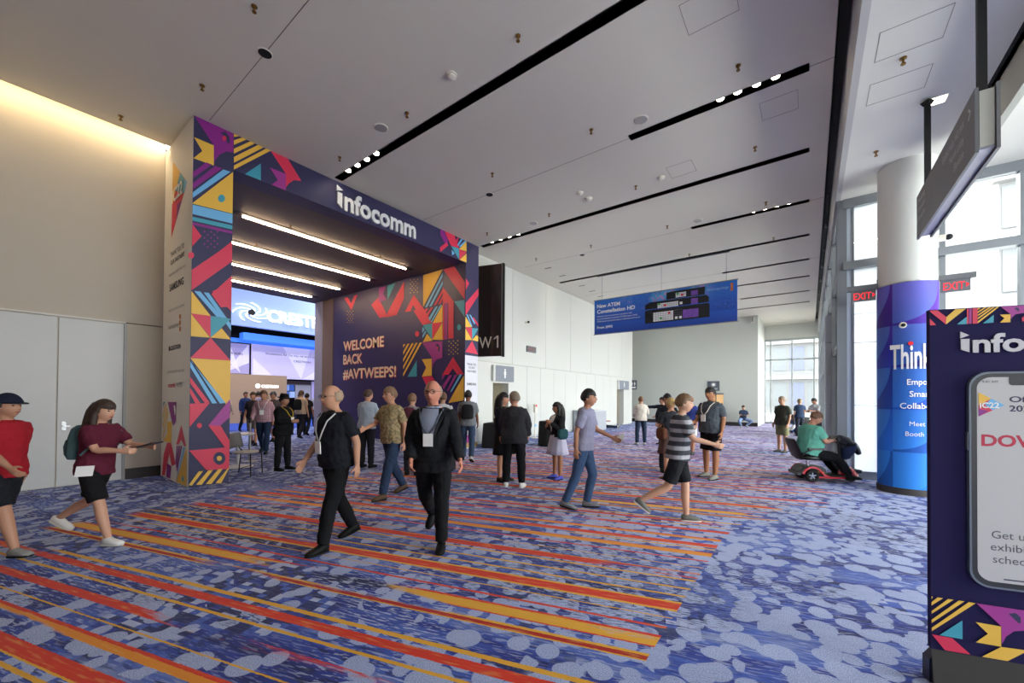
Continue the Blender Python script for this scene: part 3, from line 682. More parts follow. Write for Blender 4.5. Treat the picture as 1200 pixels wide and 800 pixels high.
GFX_WW = [
 ('R',[(-15.573,5.719),(-15.297,5.709),(-15.035,5.409),(-14.815,5.712),(-14.58,5.713),(-15.016,5.145)]),
 ('Y',[(-15.337,5.154),(-15.29,5.148),(-15.29,5.122),(-15.336,5.128)]),
 ('Y',[(-15.132,5.128),(-15.087,5.122),(-15.086,5.097),(-15.132,5.102)]),
 ('Y',[(-14.931,5.103),(-14.886,5.097),(-14.886,5.072),(-14.931,5.077)]),
 ('Y',[(-15.233,5.063),(-15.186,5.057),(-15.186,5.032),(-15.232,5.037)]),
 ('Y',[(-15.03,5.038),(-14.984,5.032),(-14.984,5.007),(-15.029,5.013)]),
 ('Y',[(-15.333,4.998),(-15.287,4.992),(-15.286,4.966),(-15.333,4.972)]),
 ('Y',[(-15.129,4.973),(-15.083,4.967),(-15.083,4.942),(-15.129,4.947)]),
 ('Y',[(-14.928,4.949),(-14.883,4.943),(-14.883,4.918),(-14.928,4.923)]),
 ('Y',[(-15.229,4.907),(-15.183,4.902),(-15.183,4.876),(-15.229,4.882)]),
 ('Y',[(-15.027,4.883),(-14.981,4.878),(-14.981,4.853),(-15.026,4.858)]),
 ('Y',[(-15.33,4.841),(-15.284,4.836),(-15.283,4.81),(-15.33,4.816)]),
 ('Y',[(-15.126,4.818),(-15.08,4.813),(-15.08,4.787),(-15.126,4.792)]),
 ('Y',[(-14.925,4.795),(-14.88,4.79),(-14.88,4.764),(-14.925,4.769)]),
 ('Y',[(-15.226,4.752),(-15.18,4.747),(-15.18,4.721),(-15.226,4.726)]),
 ('Y',[(-15.024,4.729),(-14.978,4.724),(-14.978,4.699),(-15.023,4.704)]),
 ('Y',[(-15.327,4.685),(-15.281,4.68),(-15.28,4.655),(-15.327,4.66)]),
 ('Y',[(-15.123,4.663),(-15.077,4.658),(-15.077,4.632),(-15.123,4.637)]),
 ('Y',[(-14.922,4.641),(-14.877,4.636),(-14.877,4.611),(-14.922,4.616)]),
 ('R',[(-13.622,5.166),(-13.154,5.394),(-12.631,4.671),(-12.63,4.583),(-13.083,4.601)]),
 ('M',[(-13.125,5.757),(-12.671,5.745),(-12.869,5.489),(-12.64,5.237),(-13.151,5.213)]),
 ('T',[(-12.616,5.757),(-12.126,5.763),(-12.585,5.215)]),
 ('R',[(-12.629,4.569),(-12.631,4.692),(-11.615,5.755),(-11.626,5.137),(-12.033,4.579)]),
 ('Y',[(-11.289,5.751),(-11.245,5.743),(-11.245,5.715),(-11.288,5.722)]),
 ('Y',[(-11.097,5.73),(-11.054,5.722),(-11.054,5.694),(-11.097,5.702)]),
 ('Y',[(-10.909,5.709),(-10.866,5.702),(-10.866,5.674),(-10.908,5.681)]),
 ('Y',[(-11.191,5.664),(-11.148,5.657),(-11.148,5.628),(-11.191,5.636)]),
 ('Y',[(-11.001,5.644),(-10.959,5.637),(-10.958,5.609),(-11.001,5.616)]),
 ('Y',[(-11.287,5.598),(-11.243,5.59),(-11.242,5.562),(-11.286,5.569)]),
 ('Y',[(-11.095,5.578),(-11.052,5.571),(-11.052,5.543),(-11.095,5.55)]),
 ('Y',[(-10.907,5.559),(-10.864,5.552),(-10.864,5.524),(-10.906,5.531)]),
 ('Y',[(-11.189,5.512),(-11.146,5.504),(-11.146,5.476),(-11.189,5.483)]),
 ('Y',[(-10.999,5.493),(-10.957,5.486),(-10.956,5.458),(-10.999,5.465)]),
 ('Y',[(-11.284,5.445),(-11.241,5.438),(-11.24,5.409),(-11.284,5.416)]),
 ('Y',[(-11.093,5.426),(-11.05,5.419),(-11.049,5.391),(-11.092,5.398)]),
 ('Y',[(-10.904,5.408),(-10.862,5.401),(-10.862,5.373),(-10.904,5.38)]),
 ('Y',[(-11.187,5.359),(-11.144,5.352),(-11.143,5.324),(-11.187,5.331)]),
 ('Y',[(-10.997,5.342),(-10.954,5.335),(-10.954,5.307),(-10.997,5.314)]),
 ('Y',[(-11.282,5.292),(-11.238,5.285),(-11.238,5.257),(-11.282,5.263)]),
 ('Y',[(-11.091,5.275),(-11.048,5.268),(-11.047,5.24),(-11.09,5.246)]),
 ('Y',[(-10.902,5.258),(-10.86,5.251),(-10.86,5.223),(-10.902,5.23)]),
 ('Y',[(-10.594,5.778),(-9.621,5.796),(-10.579,4.677)]),
 ('R',[(-9.599,5.784),(-9.096,5.8),(-8.62,5.195),(-8.62,4.649)]),
 ('B',[(-10.488,4.649),(-10.369,4.654),(-9.618,5.571),(-9.62,5.695)]),
 ('B',[(-10.28,4.654),(-10.152,4.657),(-9.615,5.299),(-9.616,5.423)]),
 ('R',[(-10.048,4.666),(-9.933,4.67),(-9.611,5.028),(-9.613,5.152)]),
 ('R',[(-9.831,4.664),(-9.707,4.663),(-9.609,4.847),(-9.61,4.936)]),
 ('R',[(-9.614,5.214),(-9.098,4.648),(-9.607,4.653)]),
 ('R',[(-11.556,4.634),(-11.081,5.185),(-10.548,4.621),(-10.947,4.619),(-11.107,4.817),(-11.244,4.62)]),
 ('R',[(-11.092,4.629),(-10.548,4.621),(-10.11,4.09),(-10.601,4.063)]),
 ('R',[(-10.517,4.577),(-10.386,4.612),(-10.292,4.6),(-10.444,4.475)]),
 ('R',[(-10.407,4.403),(-10.174,4.612),(-10.07,4.61),(-10.347,4.327)]),
 ('B',[(-10.311,4.252),(-9.944,4.609),(-9.83,4.61),(-10.227,4.171)]),
 ('B',[(-10.191,4.127),(-9.735,4.628),(-9.64,4.631),(-10.121,4.104)]),
 ('Y',[(-9.623,4.628),(-9.616,4.064),(-10.098,4.069)]),
 ('T',[(-10.583,4.061),(-10.109,4.071),(-10.102,3.518)]),
 ('R',[(-10.109,4.071),(-9.633,4.066),(-10.102,3.518)]),
 ('Y',[(-10.102,3.518),(-9.622,4.049),(-9.598,3.469)]),
 ('Y',[(-10.575,3.476),(-10.363,3.747),(-10.102,3.518),(-10.102,3.486)]),
 ('B',[(-10.611,3.943),(-10.57,3.999),(-10.478,3.898),(-10.609,3.781)]),
 ('B',[(-10.602,3.7),(-10.46,3.868),(-10.399,3.79),(-10.589,3.606)]),
 ('R',[(-9.601,4.672),(-9.541,4.671),(-9.526,3.471),(-9.592,3.472)]),
 ('M',[(-9.519,4.66),(-9.377,4.66),(-9.384,3.478),(-9.504,3.473)]),
 ('R',[(-9.35,4.656),(-9.098,4.648),(-9.096,3.48),(-9.336,3.485)]),
 ('T',[(-9.083,4.657),(-8.62,4.649),(-8.62,4.108)]),
 ('T',[(-8.767,3.804),(-8.775,3.763),(-8.799,3.732),(-8.834,3.717),(-8.873,3.721),(-8.908,3.743),(-8.933,3.779),(-8.942,3.822),(-8.934,3.863),(-8.91,3.895),(-8.875,3.91),(-8.836,3.906),(-8.8,3.883),(-8.776,3.847)]),
 ('R',[(-10.768,3.776),(-10.778,3.734),(-10.806,3.703),(-10.848,3.688),(-10.895,3.692),(-10.938,3.714),(-10.968,3.751),(-10.979,3.795),(-10.969,3.837),(-10.94,3.868),(-10.898,3.883),(-10.851,3.879),(-10.808,3.856),(-10.779,3.819)]),
 ('Y',[(-9.319,3.412),(-9.276,3.408),(-9.275,3.378),(-9.318,3.381)]),
 ('Y',[(-9.121,3.41),(-9.079,3.406),(-9.079,3.376),(-9.121,3.38)]),
 ('Y',[(-8.927,3.408),(-8.886,3.404),(-8.885,3.375),(-8.927,3.378)]),
 ('Y',[(-9.219,3.341),(-9.176,3.338),(-9.176,3.308),(-9.218,3.311)]),
 ('Y',[(-9.023,3.34),(-8.981,3.337),(-8.981,3.307),(-9.023,3.31)]),
 ('Y',[(-9.317,3.272),(-9.274,3.269),(-9.274,3.239),(-9.317,3.242)]),
 ('Y',[(-9.12,3.272),(-9.077,3.268),(-9.077,3.238),(-9.119,3.241)]),
 ('Y',[(-8.926,3.271),(-8.884,3.268),(-8.884,3.238),(-8.925,3.241)]),
 ('Y',[(-9.217,3.203),(-9.174,3.2),(-9.174,3.169),(-9.217,3.172)]),
 ('Y',[(-9.021,3.203),(-8.979,3.2),(-8.979,3.17),(-9.021,3.173)]),
 ('Y',[(-9.315,3.133),(-9.272,3.13),(-9.272,3.1),(-9.315,3.102)]),
 ('Y',[(-9.118,3.133),(-9.076,3.131),(-9.075,3.101),(-9.118,3.103)]),
 ('Y',[(-8.924,3.134),(-8.883,3.131),(-8.882,3.101),(-8.924,3.104)]),
 ('Y',[(-9.215,3.064),(-9.173,3.061),(-9.172,3.031),(-9.215,3.034)]),
 ('Y',[(-9.02,3.065),(-8.978,3.062),(-8.978,3.032),(-9.019,3.035)]),
 ('Y',[(-9.314,2.993),(-9.271,2.991),(-9.27,2.961),(-9.313,2.963)]),
 ('Y',[(-9.116,2.995),(-9.074,2.993),(-9.074,2.963),(-9.116,2.965)]),
 ('Y',[(-8.923,2.997),(-8.881,2.995),(-8.881,2.965),(-8.922,2.967)]),
 ('Y',[(-11.624,3.353),(-11.625,3.467),(-11.568,3.481),(-11.506,3.481)]),
 ('Y',[(-11.62,3.093),(-11.622,3.215),(-11.388,3.479),(-11.27,3.478)]),
 ('Y',[(-11.616,2.848),(-11.618,2.955),(-11.154,3.476),(-11.039,3.475)]),
 ('Y',[(-11.612,2.588),(-11.614,2.695),(-10.948,3.474),(-10.835,3.473)]),
 ('Y',[(-11.608,2.328),(-11.61,2.435),(-10.723,3.471),(-10.613,3.47)]),
 ('T',[(-11.37,2.307),(-10.872,2.871),(-10.864,2.309)]),
 ('M',[(-10.613,3.473),(-9.602,3.43),(-9.595,2.89),(-9.879,2.834),(-10.023,2.714),(-10.075,2.545),(-10.097,2.917)]),
 ('K',[(-9.948,3.336),(-9.804,3.359),(-9.72,3.234),(-9.739,3.081),(-9.801,3.127),(-9.835,3.265)]),
 ('R',[(-9.798,3.226),(-9.801,3.206),(-9.811,3.191),(-9.826,3.183),(-9.843,3.185),(-9.858,3.194),(-9.868,3.211),(-9.872,3.231),(-9.869,3.25),(-9.858,3.265),(-9.844,3.273),(-9.827,3.272),(-9.812,3.262),(-9.802,3.245)]),
 ('Y',[(-10.605,2.887),(-10.109,2.889),(-10.102,2.317),(-10.597,2.301),(-10.383,2.6)]),
 ('R',[(-10.596,2.296),(-10.081,2.305),(-9.539,1.633),(-10.051,1.603)]),
 ('R',[(-9.608,2.314),(-9.104,2.89),(-8.621,2.316),(-8.907,2.308),(-9.107,2.521),(-9.291,2.327)]),
 ('M',[(-9.607,2.219),(-9.608,2.303),(-9.468,2.305),(-9.586,2.163)]),
 ('M',[(-9.584,1.967),(-9.271,2.305),(-9.136,2.309),(-9.522,1.841)]),
 ('M',[(-9.363,1.813),(-9.032,2.309),(-8.907,2.311),(-9.304,1.799)]),
 ('B',[(-9.226,1.765),(-8.806,2.313),(-8.695,2.315),(-9.149,1.784)]),
 ('Y',[(-8.62,2.288),(-8.62,1.503),(-9.3,1.413),(-9.052,1.743)]),
]
GFX_RC = [
 ('R',[(9.002,5.331),(9.161,5.198),(9.002,4.946)]),
 ('M',[(9.179,5.282),(9.196,5.287),(9.196,5.275),(9.179,5.27)]),
 ('M',[(9.287,5.308),(9.305,5.313),(9.305,5.301),(9.287,5.297)]),
 ('M',[(9.398,5.335),(9.415,5.339),(9.416,5.327),(9.398,5.323)]),
 ('M',[(9.233,5.258),(9.251,5.262),(9.251,5.25),(9.233,5.246)]),
 ('M',[(9.343,5.284),(9.36,5.288),(9.36,5.276),(9.343,5.272)]),
 ('M',[(9.179,5.208),(9.197,5.212),(9.197,5.2),(9.179,5.196)]),
 ('M',[(9.288,5.234),(9.306,5.238),(9.306,5.226),(9.288,5.222)]),
 ('M',[(9.398,5.26),(9.416,5.264),(9.416,5.252),(9.399,5.248)]),
 ('M',[(9.234,5.184),(9.251,5.188),(9.252,5.176),(9.234,5.172)]),
 ('M',[(9.344,5.209),(9.361,5.213),(9.361,5.201),(9.344,5.197)]),
 ('M',[(9.18,5.134),(9.198,5.138),(9.198,5.126),(9.18,5.122)]),
 ('M',[(9.289,5.159),(9.307,5.163),(9.307,5.151),(9.289,5.147)]),
 ('M',[(9.399,5.184),(9.417,5.188),(9.417,5.176),(9.399,5.172)]),
 ('M',[(9.235,5.109),(9.252,5.113),(9.252,5.101),(9.235,5.097)]),
 ('M',[(9.344,5.134),(9.362,5.138),(9.362,5.126),(9.345,5.122)]),
 ('M',[(9.181,5.059),(9.198,5.063),(9.198,5.051),(9.181,5.047)]),
 ('M',[(9.29,5.084),(9.307,5.088),(9.308,5.076),(9.29,5.072)]),
 ('M',[(9.4,5.109),(9.418,5.113),(9.418,5.101),(9.4,5.097)]),
 ('R',[(9.002,4.306),(9.002,4.544),(9.598,5.149),(9.598,4.913),(9.002,4.159)]),
 ('B',[(9.044,4.192),(9.097,4.212),(9.318,3.864),(9.274,3.846)]),
 ('B',[(9.172,4.214),(9.237,4.214),(9.461,3.98),(9.406,3.941)]),
 ('R',[(9.315,4.126),(9.37,4.162),(9.598,3.985),(9.598,3.89)]),
 ('Y',[(9.002,4.123),(9.302,3.835),(9.002,3.793)]),
 ('R',[(9.002,3.793),(9.302,3.813),(9.306,3.431)]),
 ('T',[(9.302,3.805),(9.598,3.829),(9.306,3.431)]),
 ('Y',[(9.002,3.757),(9.307,3.424),(9.002,3.391)]),
 ('Y',[(9.307,3.424),(9.51,3.608),(9.598,3.577),(9.598,3.413)]),
 ('R',[(9.307,3.401),(9.598,2.993),(9.002,3.017)]),
]
GFX_LS = [
 ('R',[(-9.838,6.115),(-8.915,5.425),(-9.87,4.64)]),
 ('Y',[(-9.838,6.115),(-9.35,5.748),(-9.619,5.481),(-9.837,5.252)]),
 ('T',[(-9.35,5.748),(-9.059,5.53),(-9.172,5.291),(-9.619,5.481)]),
 ('B',[(-9.059,5.53),(-8.915,5.425),(-9.088,5.278),(-9.172,5.291)]),
 ('P',[(-9.513,5.185),(-9.209,5.187),(-9.543,4.904)]),
 ('T',[(-10.256,1.465),(-10.112,1.476),(-10.25,1.367)]),
 ('Y',[(-10.26,1.146),(-10.264,1.213),(-10.098,1.425),(-10.03,1.401)]),
 ('Y',[(-10.247,0.932),(-10.251,0.999),(-10.017,1.36),(-9.951,1.337)]),
 ('Y',[(-10.235,0.719),(-10.239,0.786),(-9.938,1.295),(-9.872,1.273)]),
 ('P',[(-9.926,1.472),(-9.353,1.479),(-9.363,1.121),(-9.527,1.028),(-9.633,1.11)]),
 ('N',[(-9.527,1.404),(-9.438,1.42),(-9.393,1.306),(-9.437,1.219),(-9.504,1.347)]),
 ('Y',[(-9.958,1.082),(-9.633,1.105),(-9.642,0.71),(-10.188,0.691),(-9.925,0.874)]),
 ('R',[(-10.26,0.02),(-10.152,0.451),(-9.925,0.689),(-9.652,0.7),(-9.33,0.332),(-9.587,0.27),(-9.764,0.486),(-10.061,0.037)]),
 ('P',[(-9.913,0.294),(-9.607,0.267),(-9.674,0.02),(-9.95,0.02)]),
 ('R',[(-9.321,0.696),(-9.026,1.074),(-8.718,0.705),(-8.843,0.706),(-9.013,0.809),(-9.167,0.708)]),
 ('P',[(-9.351,0.352),(-9.29,0.676),(-9.213,0.682),(-9.291,0.325)]),
 ('P',[(-9.319,0.293),(-9.156,0.687),(-9.081,0.692),(-9.259,0.266)]),
 ('P',[(-9.286,0.234),(-9.025,0.697),(-8.952,0.702),(-9.227,0.207)]),
 ('B',[(-9.304,0.031),(-8.896,0.674),(-8.788,0.688),(-9.236,0.02)]),
 ('Y',[(-8.7,0.69),(-8.665,0.02),(-9.302,0.02)]),
 ('T',[(-8.823,0.13),(-8.828,0.105),(-8.844,0.084),(-8.869,0.07),(-8.897,0.067),(-8.923,0.074),(-8.942,0.09),(-8.949,0.113),(-8.944,0.138),(-8.927,0.159),(-8.902,0.173),(-8.874,0.176),(-8.848,0.169),(-8.83,0.152)]),
 ('O',[(-9.245,3.081),(-9.161,3.08),(-9.157,2.999),(-9.241,2.996)]),
 ('O',[(-9.239,2.967),(-9.156,2.967),(-9.151,2.886),(-9.235,2.882)]),
 ('O',[(-9.233,2.854),(-9.15,2.855),(-9.145,2.773),(-9.229,2.769)]),
 ('Y',[(-9.151,1.429),(-9.126,1.429),(-9.126,1.422),(-9.15,1.421)]),
 ('Y',[(-9.038,1.431),(-9.014,1.431),(-9.014,1.424),(-9.038,1.423)]),
 ('Y',[(-8.928,1.432),(-8.904,1.433),(-8.904,1.426),(-8.928,1.425)]),
 ('Y',[(-9.092,1.393),(-9.068,1.393),(-9.068,1.386),(-9.092,1.386)]),
 ('Y',[(-8.981,1.395),(-8.957,1.396),(-8.957,1.388),(-8.981,1.388)]),
 ('Y',[(-9.147,1.355),(-9.122,1.356),(-9.122,1.348),(-9.147,1.348)]),
 ('Y',[(-9.035,1.358),(-9.01,1.358),(-9.01,1.351),(-9.034,1.35)]),
 ('Y',[(-8.924,1.36),(-8.901,1.361),(-8.9,1.353),(-8.924,1.353)]),
 ('Y',[(-9.089,1.32),(-9.064,1.32),(-9.064,1.313),(-9.088,1.312)]),
 ('Y',[(-8.977,1.323),(-8.953,1.323),(-8.953,1.316),(-8.977,1.315)]),
 ('Y',[(-9.143,1.281),(-9.119,1.282),(-9.118,1.275),(-9.143,1.274)]),
 ('Y',[(-9.031,1.285),(-9.007,1.285),(-9.006,1.278),(-9.03,1.277)]),
 ('Y',[(-8.921,1.288),(-8.897,1.289),(-8.897,1.281),(-8.92,1.281)]),
 ('Y',[(-9.085,1.246),(-9.061,1.247),(-9.06,1.24),(-9.084,1.239)]),
 ('Y',[(-8.974,1.25),(-8.95,1.251),(-8.949,1.244),(-8.973,1.243)]),
 ('Y',[(-9.139,1.208),(-9.115,1.209),(-9.114,1.202),(-9.139,1.201)]),
 ('Y',[(-9.027,1.212),(-9.003,1.213),(-9.003,1.205),(-9.027,1.205)]),
 ('Y',[(-8.917,1.216),(-8.893,1.216),(-8.893,1.209),(-8.917,1.209)]),
 ('Y',[(-9.081,1.173),(-9.057,1.174),(-9.056,1.167),(-9.081,1.166)]),
 ('Y',[(-8.97,1.178),(-8.946,1.178),(-8.946,1.171),(-8.969,1.17)]),
 ('Y',[(-9.135,1.134),(-9.111,1.135),(-9.111,1.128),(-9.135,1.127)]),
 ('Y',[(-9.023,1.139),(-8.999,1.14),(-8.999,1.133),(-9.023,1.132)]),
 ('Y',[(-8.913,1.144),(-8.89,1.145),(-8.889,1.137),(-8.913,1.136)]),
]
GFX_KK = [
 ('R',[(0,2.108),(0.033,2.108),(0.07,2.067),(0.069,2.026),(0,2.102)]),
 ('Y',[(0.07,2.067),(0.109,2.108),(0.153,2.108),(0.069,2.026)]),
 ('R',[(0,2.062),(0.027,2.025),(0,2.024)]),
 ('T',[(0.114,2.023),(0.156,2.064),(0.156,2.022)]),
 ('R',[(0.156,2.108),(0.163,2.108),(0.163,2.023),(0.156,2.023)]),
 ('M',[(0.165,2.108),(0.176,2.108),(0.175,2.023),(0.165,2.023)]),
 ('R',[(0.179,2.108),(0.2,2.108),(0.2,2.023),(0.179,2.023)]),
 ('Y',[(0.2,2.097),(0.2,2.107),(0.201,2.108),(0.214,2.108)]),
 ('Y',[(0.2,2.08),(0.2,2.088),(0.225,2.108),(0.236,2.108)]),
 ('Y',[(0.2,2.063),(0.2,2.071),(0.244,2.108),(0.255,2.108)]),
 ('Y',[(0.2,2.045),(0.2,2.054),(0.26,2.108),(0.269,2.108)]),
 ('Y',[(0.2,2.024),(0.2,2.035),(0.276,2.108),(0.286,2.108)]),
 ('T',[(0.22,2.022),(0.264,2.066),(0.263,2.024)]),
 ('Y',[(0.288,2.065),(0.33,2.065),(0.329,2.022),(0.288,2.022),(0.306,2.045)]),
 ('M',[(0.291,2.108),(0.41,2.108),(0.409,2.068),(0.373,2.067),(0.349,2.063),(0.337,2.049),(0.331,2.038),(0.33,2.065)]),
 ('K',[(0.344,2.095),(0.352,2.1),(0.361,2.096),(0.364,2.083),(0.362,2.076)]),
 ('R',[(0.373,2.042),(0.397,2.064),(0.409,2.047),(0.375,2.021)]),
 ('Y',[(0,0.485),(0,0.499),(0,0.501),(0.006,0.501)]),
 ('Y',[(0,0.451),(0,0.469),(0.026,0.501),(0.049,0.5)]),
 ('Y',[(0,0.405),(0,0.42),(0.07,0.5),(0.093,0.5)]),
 ('Y',[(0,0.354),(0,0.372),(0.115,0.5),(0.138,0.499)]),
 ('Y',[(0,0.308),(0,0.327),(0.156,0.499),(0.184,0.498)]),
 ('T',[(0.032,0.293),(0.129,0.394),(0.129,0.291)]),
 ('R',[(0,0.291),(0.086,0.288),(0.162,0.215),(0.055,0.215)]),
 ('Y',[(0.183,0.396),(0.284,0.393),(0.284,0.285),(0.183,0.287),(0.232,0.343)]),
 ('M',[(0.186,0.498),(0.426,0.495),(0.426,0.39),(0.377,0.39),(0.334,0.378),(0.303,0.343),(0.287,0.3),(0.284,0.395)]),
 ('K',[(0.313,0.467),(0.341,0.476),(0.36,0.457),(0.36,0.427),(0.351,0.424)]),
 ('Y',[(0.207,0.215),(0.284,0.285),(0.389,0.289),(0.308,0.215)]),
]
# ================================================================== ceiling fittings
lamp_glow = emitter('spot_lamp_glow', '#ffeccf', 40.)
strip_m = mat('slot_edge_white', '#e8e2d4', .6)
ORD = ['nearest', 'second', 'third', 'fourth', 'fifth']
slot_names = {4.74: 'long black ceiling light slot nearest the camera, ending at the portal header', 7.24: 'short black ceiling light slot nearest the camera, four bright spots', 9.66: 'long black ceiling light slot second from the camera', 12.14: 'short black ceiling light slot second from the camera, four spots lit',
              14.66: 'long black ceiling light slot above the hanging blue banner', 17.2: 'short black ceiling light slot third from the camera', 19.55: 'long black ceiling light slot fourth from the camera', 22.2: 'short black ceiling light slot farthest down the hall', 24.7: 'long black ceiling light slot nearest the far wall'}
for x0, x1, y, lng in SLOTS:
    s = thing('light_slot', slot_names[y], 'light slot', ((x0+x1)/2, y, CZ), 0, 'black light slots in the ceiling')
    hx = (x1-x0)/2; d = .16
    mb = MB(); mb.box(-hx, hx, -SW, SW, d, d+.02); mb.box(-hx, hx, -SW-.012, -SW, 0, d); mb.box(-hx, hx, SW, SW+.012, 0, d)
    mb.box(-hx-.012, -hx, -SW, SW, 0, d); mb.box(hx, hx+.012, -SW, SW, 0, d)
    mb.build('housing', black_m, s)
    if y < 18:
        lx = [-8.1, -7.75, -7.4, -7.06] if lng else [-1.17, -.92, -.66, -.41]
        for q in lx:
            MB().cyl((q-(x0+x1)/2, 0, .05), (q-(x0+x1)/2, 0, .075), .055, n=16).build('spot_lamp', lamp_glow, s)
            MB().cyl((q-(x0+x1)/2, 0, .076), (q-(x0+x1)/2, 0, .15), .06, n=12).build('lamp_can', black_m, s)
brass = mat('aged_brass', '#8d6b35', .4, metal=.8)
def sprinkler():
    s = bpy.data.objects.new('sprinkler_head', None); COL.objects.link(s)
    MB().lathe([(.035, -.012), (.035, 0)], n=12).build('rosette', brass, s)
    mb = MB(); mb.cyl((0,0,-.07), (0,0,-.012), .012, n=8); mb.cyl((0,0,-.08), (0,0,-.07), .026, n=10); mb.build('nozzle', brass, s)
    return s
SPR = [(-5.58,1.98),(-7.67,2.01),(-9.67,1.38),(-7.69,4.31),(-3.15,4.28),(-5.55,4.32),(-5.54,6.61),(-3.18,6.59),(-3.2,8.97),(-.83,6.59),(-.84,8.94),(-5.54,8.97),(-3.22,11.58),(-.86,11.61),(-7.69,11.6),(-5.6,11.62),(-7.67,8.93),(-3.25,14.28),(-.86,14.3)]
SPL = ['at the top edge near the round downlight', 'just ahead of the portal top corner', 'above the cove-lit wall', 'over the infocomm letters, left of the lit spots', 'left of the middle of the long slot', 'beside the lit end of the long slot', 'near the thin ceiling joint, midway to the banner', 'between the long slot and the short slot', 'left of the smoke detector', 'above the row of four bright spots', 'between the two short slots at right', 'left of the pair of smoke detectors', 'left of the second short slot', 'above the second short slot', 'over the W1 sign wall', 'midway along the second long slot', 'at the corner of the portal header', 'straight above the hanging banner', 'above the third long slot at its right end']
spr0 = sprinkler()
for i, (x, y) in enumerate(SPR):
    o = spr0 if i == 0 else copy_tree(spr0)
    o.location = (x, y, CZ); tag(o, 'small brass sprinkler head '+SPL[i], 'sprinkler', 'brass sprinklers in the ceiling')
for i, (x, y) in enumerate(((.91, 6.61), (.89, 8.85))):
    o = copy_tree(spr0); o.location = (x, y, RZ); tag(o, ('brass sprinkler head between the two square hatches', 'brass sprinkler head just left of the white column top')[i], 'sprinkler', 'sprinklers by the windows')
spk_m = mat('ceiling_speaker_grey', '#a9a7a4', .7, bump=.2, bscale=400)
for i, (x, y) in enumerate(((-6.23, 4.28), (-2.36, 6.87), (-6.19, 9.19), (-2.45, 11.72))):
    t_ = thing('ceiling_speaker', 'round grey ceiling speaker '+('left of the first long slot', 'at the left end of the short slot', 'left of the second long slot', 'at the end of the second short slot')[i], 'speaker', (x, y, CZ), 0, 'round ceiling speakers')
    MB().lathe([(.11, -.012), (.125, -.006), (.125, 0)], n=24).build('rim', strip_m, t_); MB().lathe([(.105, -.016), (.105, -.008)], n=24).build('grille', spk_m, t_)
for i, (x, y) in enumerate(((-6.22, 2.35), (-6.17, 7.26), (-6.21, 12.22))):
    t_ = thing('downlight', 'small round black downlight '+('on the joint near the top edge', 'on the joint right of the portal', 'on the joint over the white wall')[i], 'downlight', (x, y, CZ), 0, 'round downlights on the joints')
    MB().lathe([(.09, -.01), (.1, -.004), (.1, 0)], n=20).build('trim_ring', strip_m, t_); MB().lathe([(.085, -.013), (.085, -.005)], n=20).build('aperture', black_m, t_)
for i, (x, y) in enumerate(((-4.38, 8.47), (-4.32, 8.85), (-2.62, 8.95), (-4.35, 4.21))):
    t_ = thing('smoke_detector', 'white smoke detector '+('left one of the pair', 'right one of the pair', 'alone beside a hatch outline', 'with a clear cover near the first long slot')[i], 'detector', (x, y, CZ), 0, 'ceiling detectors')
    MB().lathe([(.045, -.055), (.065, -.04), (.065, -.02)], n=16).build('sensor', strip_m, t_, True, 40); MB().lathe([(.085, -.02), (.085, 0)], n=16).build('base', strip_m, t_)
for i, (x, y) in enumerate(((-7.9, 12.73), (-7.92, 13.87), (-7.93, 15.59), (-7.95, 16.66), (-8.02, 17.74))):
    tag(MB().box(x-.14, x+.14, y-.025, y+.025, CZ-.006, CZ+.002).build('air_diffuser', black_m), 'short black air slot, %s along the white wall' % ['first', 'second', 'third', 'fourth', 'fifth'][i], 'vent', 'short air slots')
t_ = thing('recessed_panel_light', 'small bright square light in the window side ceiling', 'light', (1.41, 7.82, RZ))
MB().box(-.1, .1, -.1, .1, -.006, .002).build('frame', strip_m, t_); MB().box(-.085, .085, -.085, .085, -.009, -.004).build('diffuser', emitter('panel_light_glow', '#fff4e0', 6.), t_)
# black rail with small spotlights at the edge slot, far along
t_ = thing('spotlight_track', 'black lighting track with little spots in the edge slot', 'track light', (.37, 19, CZ))
MB().box(-.015, .015, -7, 7, -.02, .0).build('rail', black_m, t_)
for k in range(6):
    y = -5+k*2.1
    mb = MB(); mb.cyl((0, y, -.02), (0, y, -.09), .012, n=8); mb.cyl((0, y-.05, -.13), (0, y+.05, -.09), .035, n=12); mb.build('spotlight', mat('spot_body_grey', '#8c8c8c', .4), t_)

# ================================================================== entrance portal
navy_p = mat('navy_print', '#2c2a52', .55, var=.03)
dark_in = mat('dark_brown_soffit', '#4a3e40', .6, var=.04)
PC = {'Y': mat('yellow_print', '#eebc45', .5, var=.02), 'R': mat('coral_red_print', '#dc2f52', .5, var=.02), 'P': mat('purple_print', '#8a1a86', .5, var=.02), 'M': mat('magenta_print', '#a4338f', .5, var=.02),
      'B': mat('sky_blue_print', '#6fb7e6', .5, var=.02), 'T': mat('teal_print', '#3f9fb4', .5, var=.02), 'K': navy_p, 'N': white_print, 'O': mat('orange_print', '#d9722a', .5)}
offwhite_p = mat('off_white_print', '#e2dfdb', .55, var=.02)
ink = mat('dark_ink', '#33333b', .6); ink_l = mat('pale_ink', '#8b8b90', .6)
portal = thing('entrance_portal', 'tall entrance portal wrapped in bright geometric print, infocomm on its header', 'portal', (XP, 5.87, 0))
def rel(o, P): return (P[0]-o.location[0], P[1]-o.location[1], P[2]-o.location[2])
pl = MB().box(-1.78, 0, 2.14-5.87, 2.74-5.87, 0, CZ-.004).build('pillar', navy_p, portal)
MB().box(-1.78, -.001, 2.139-5.87, 2.1395-5.87, .0, CZ-.006).build('side_face', offwhite_p, pl)
pr = MB().box(-.45, 0, 9.0-5.87, 9.6-5.87, 0, CZ-.004).build('pillar', navy_p, portal)
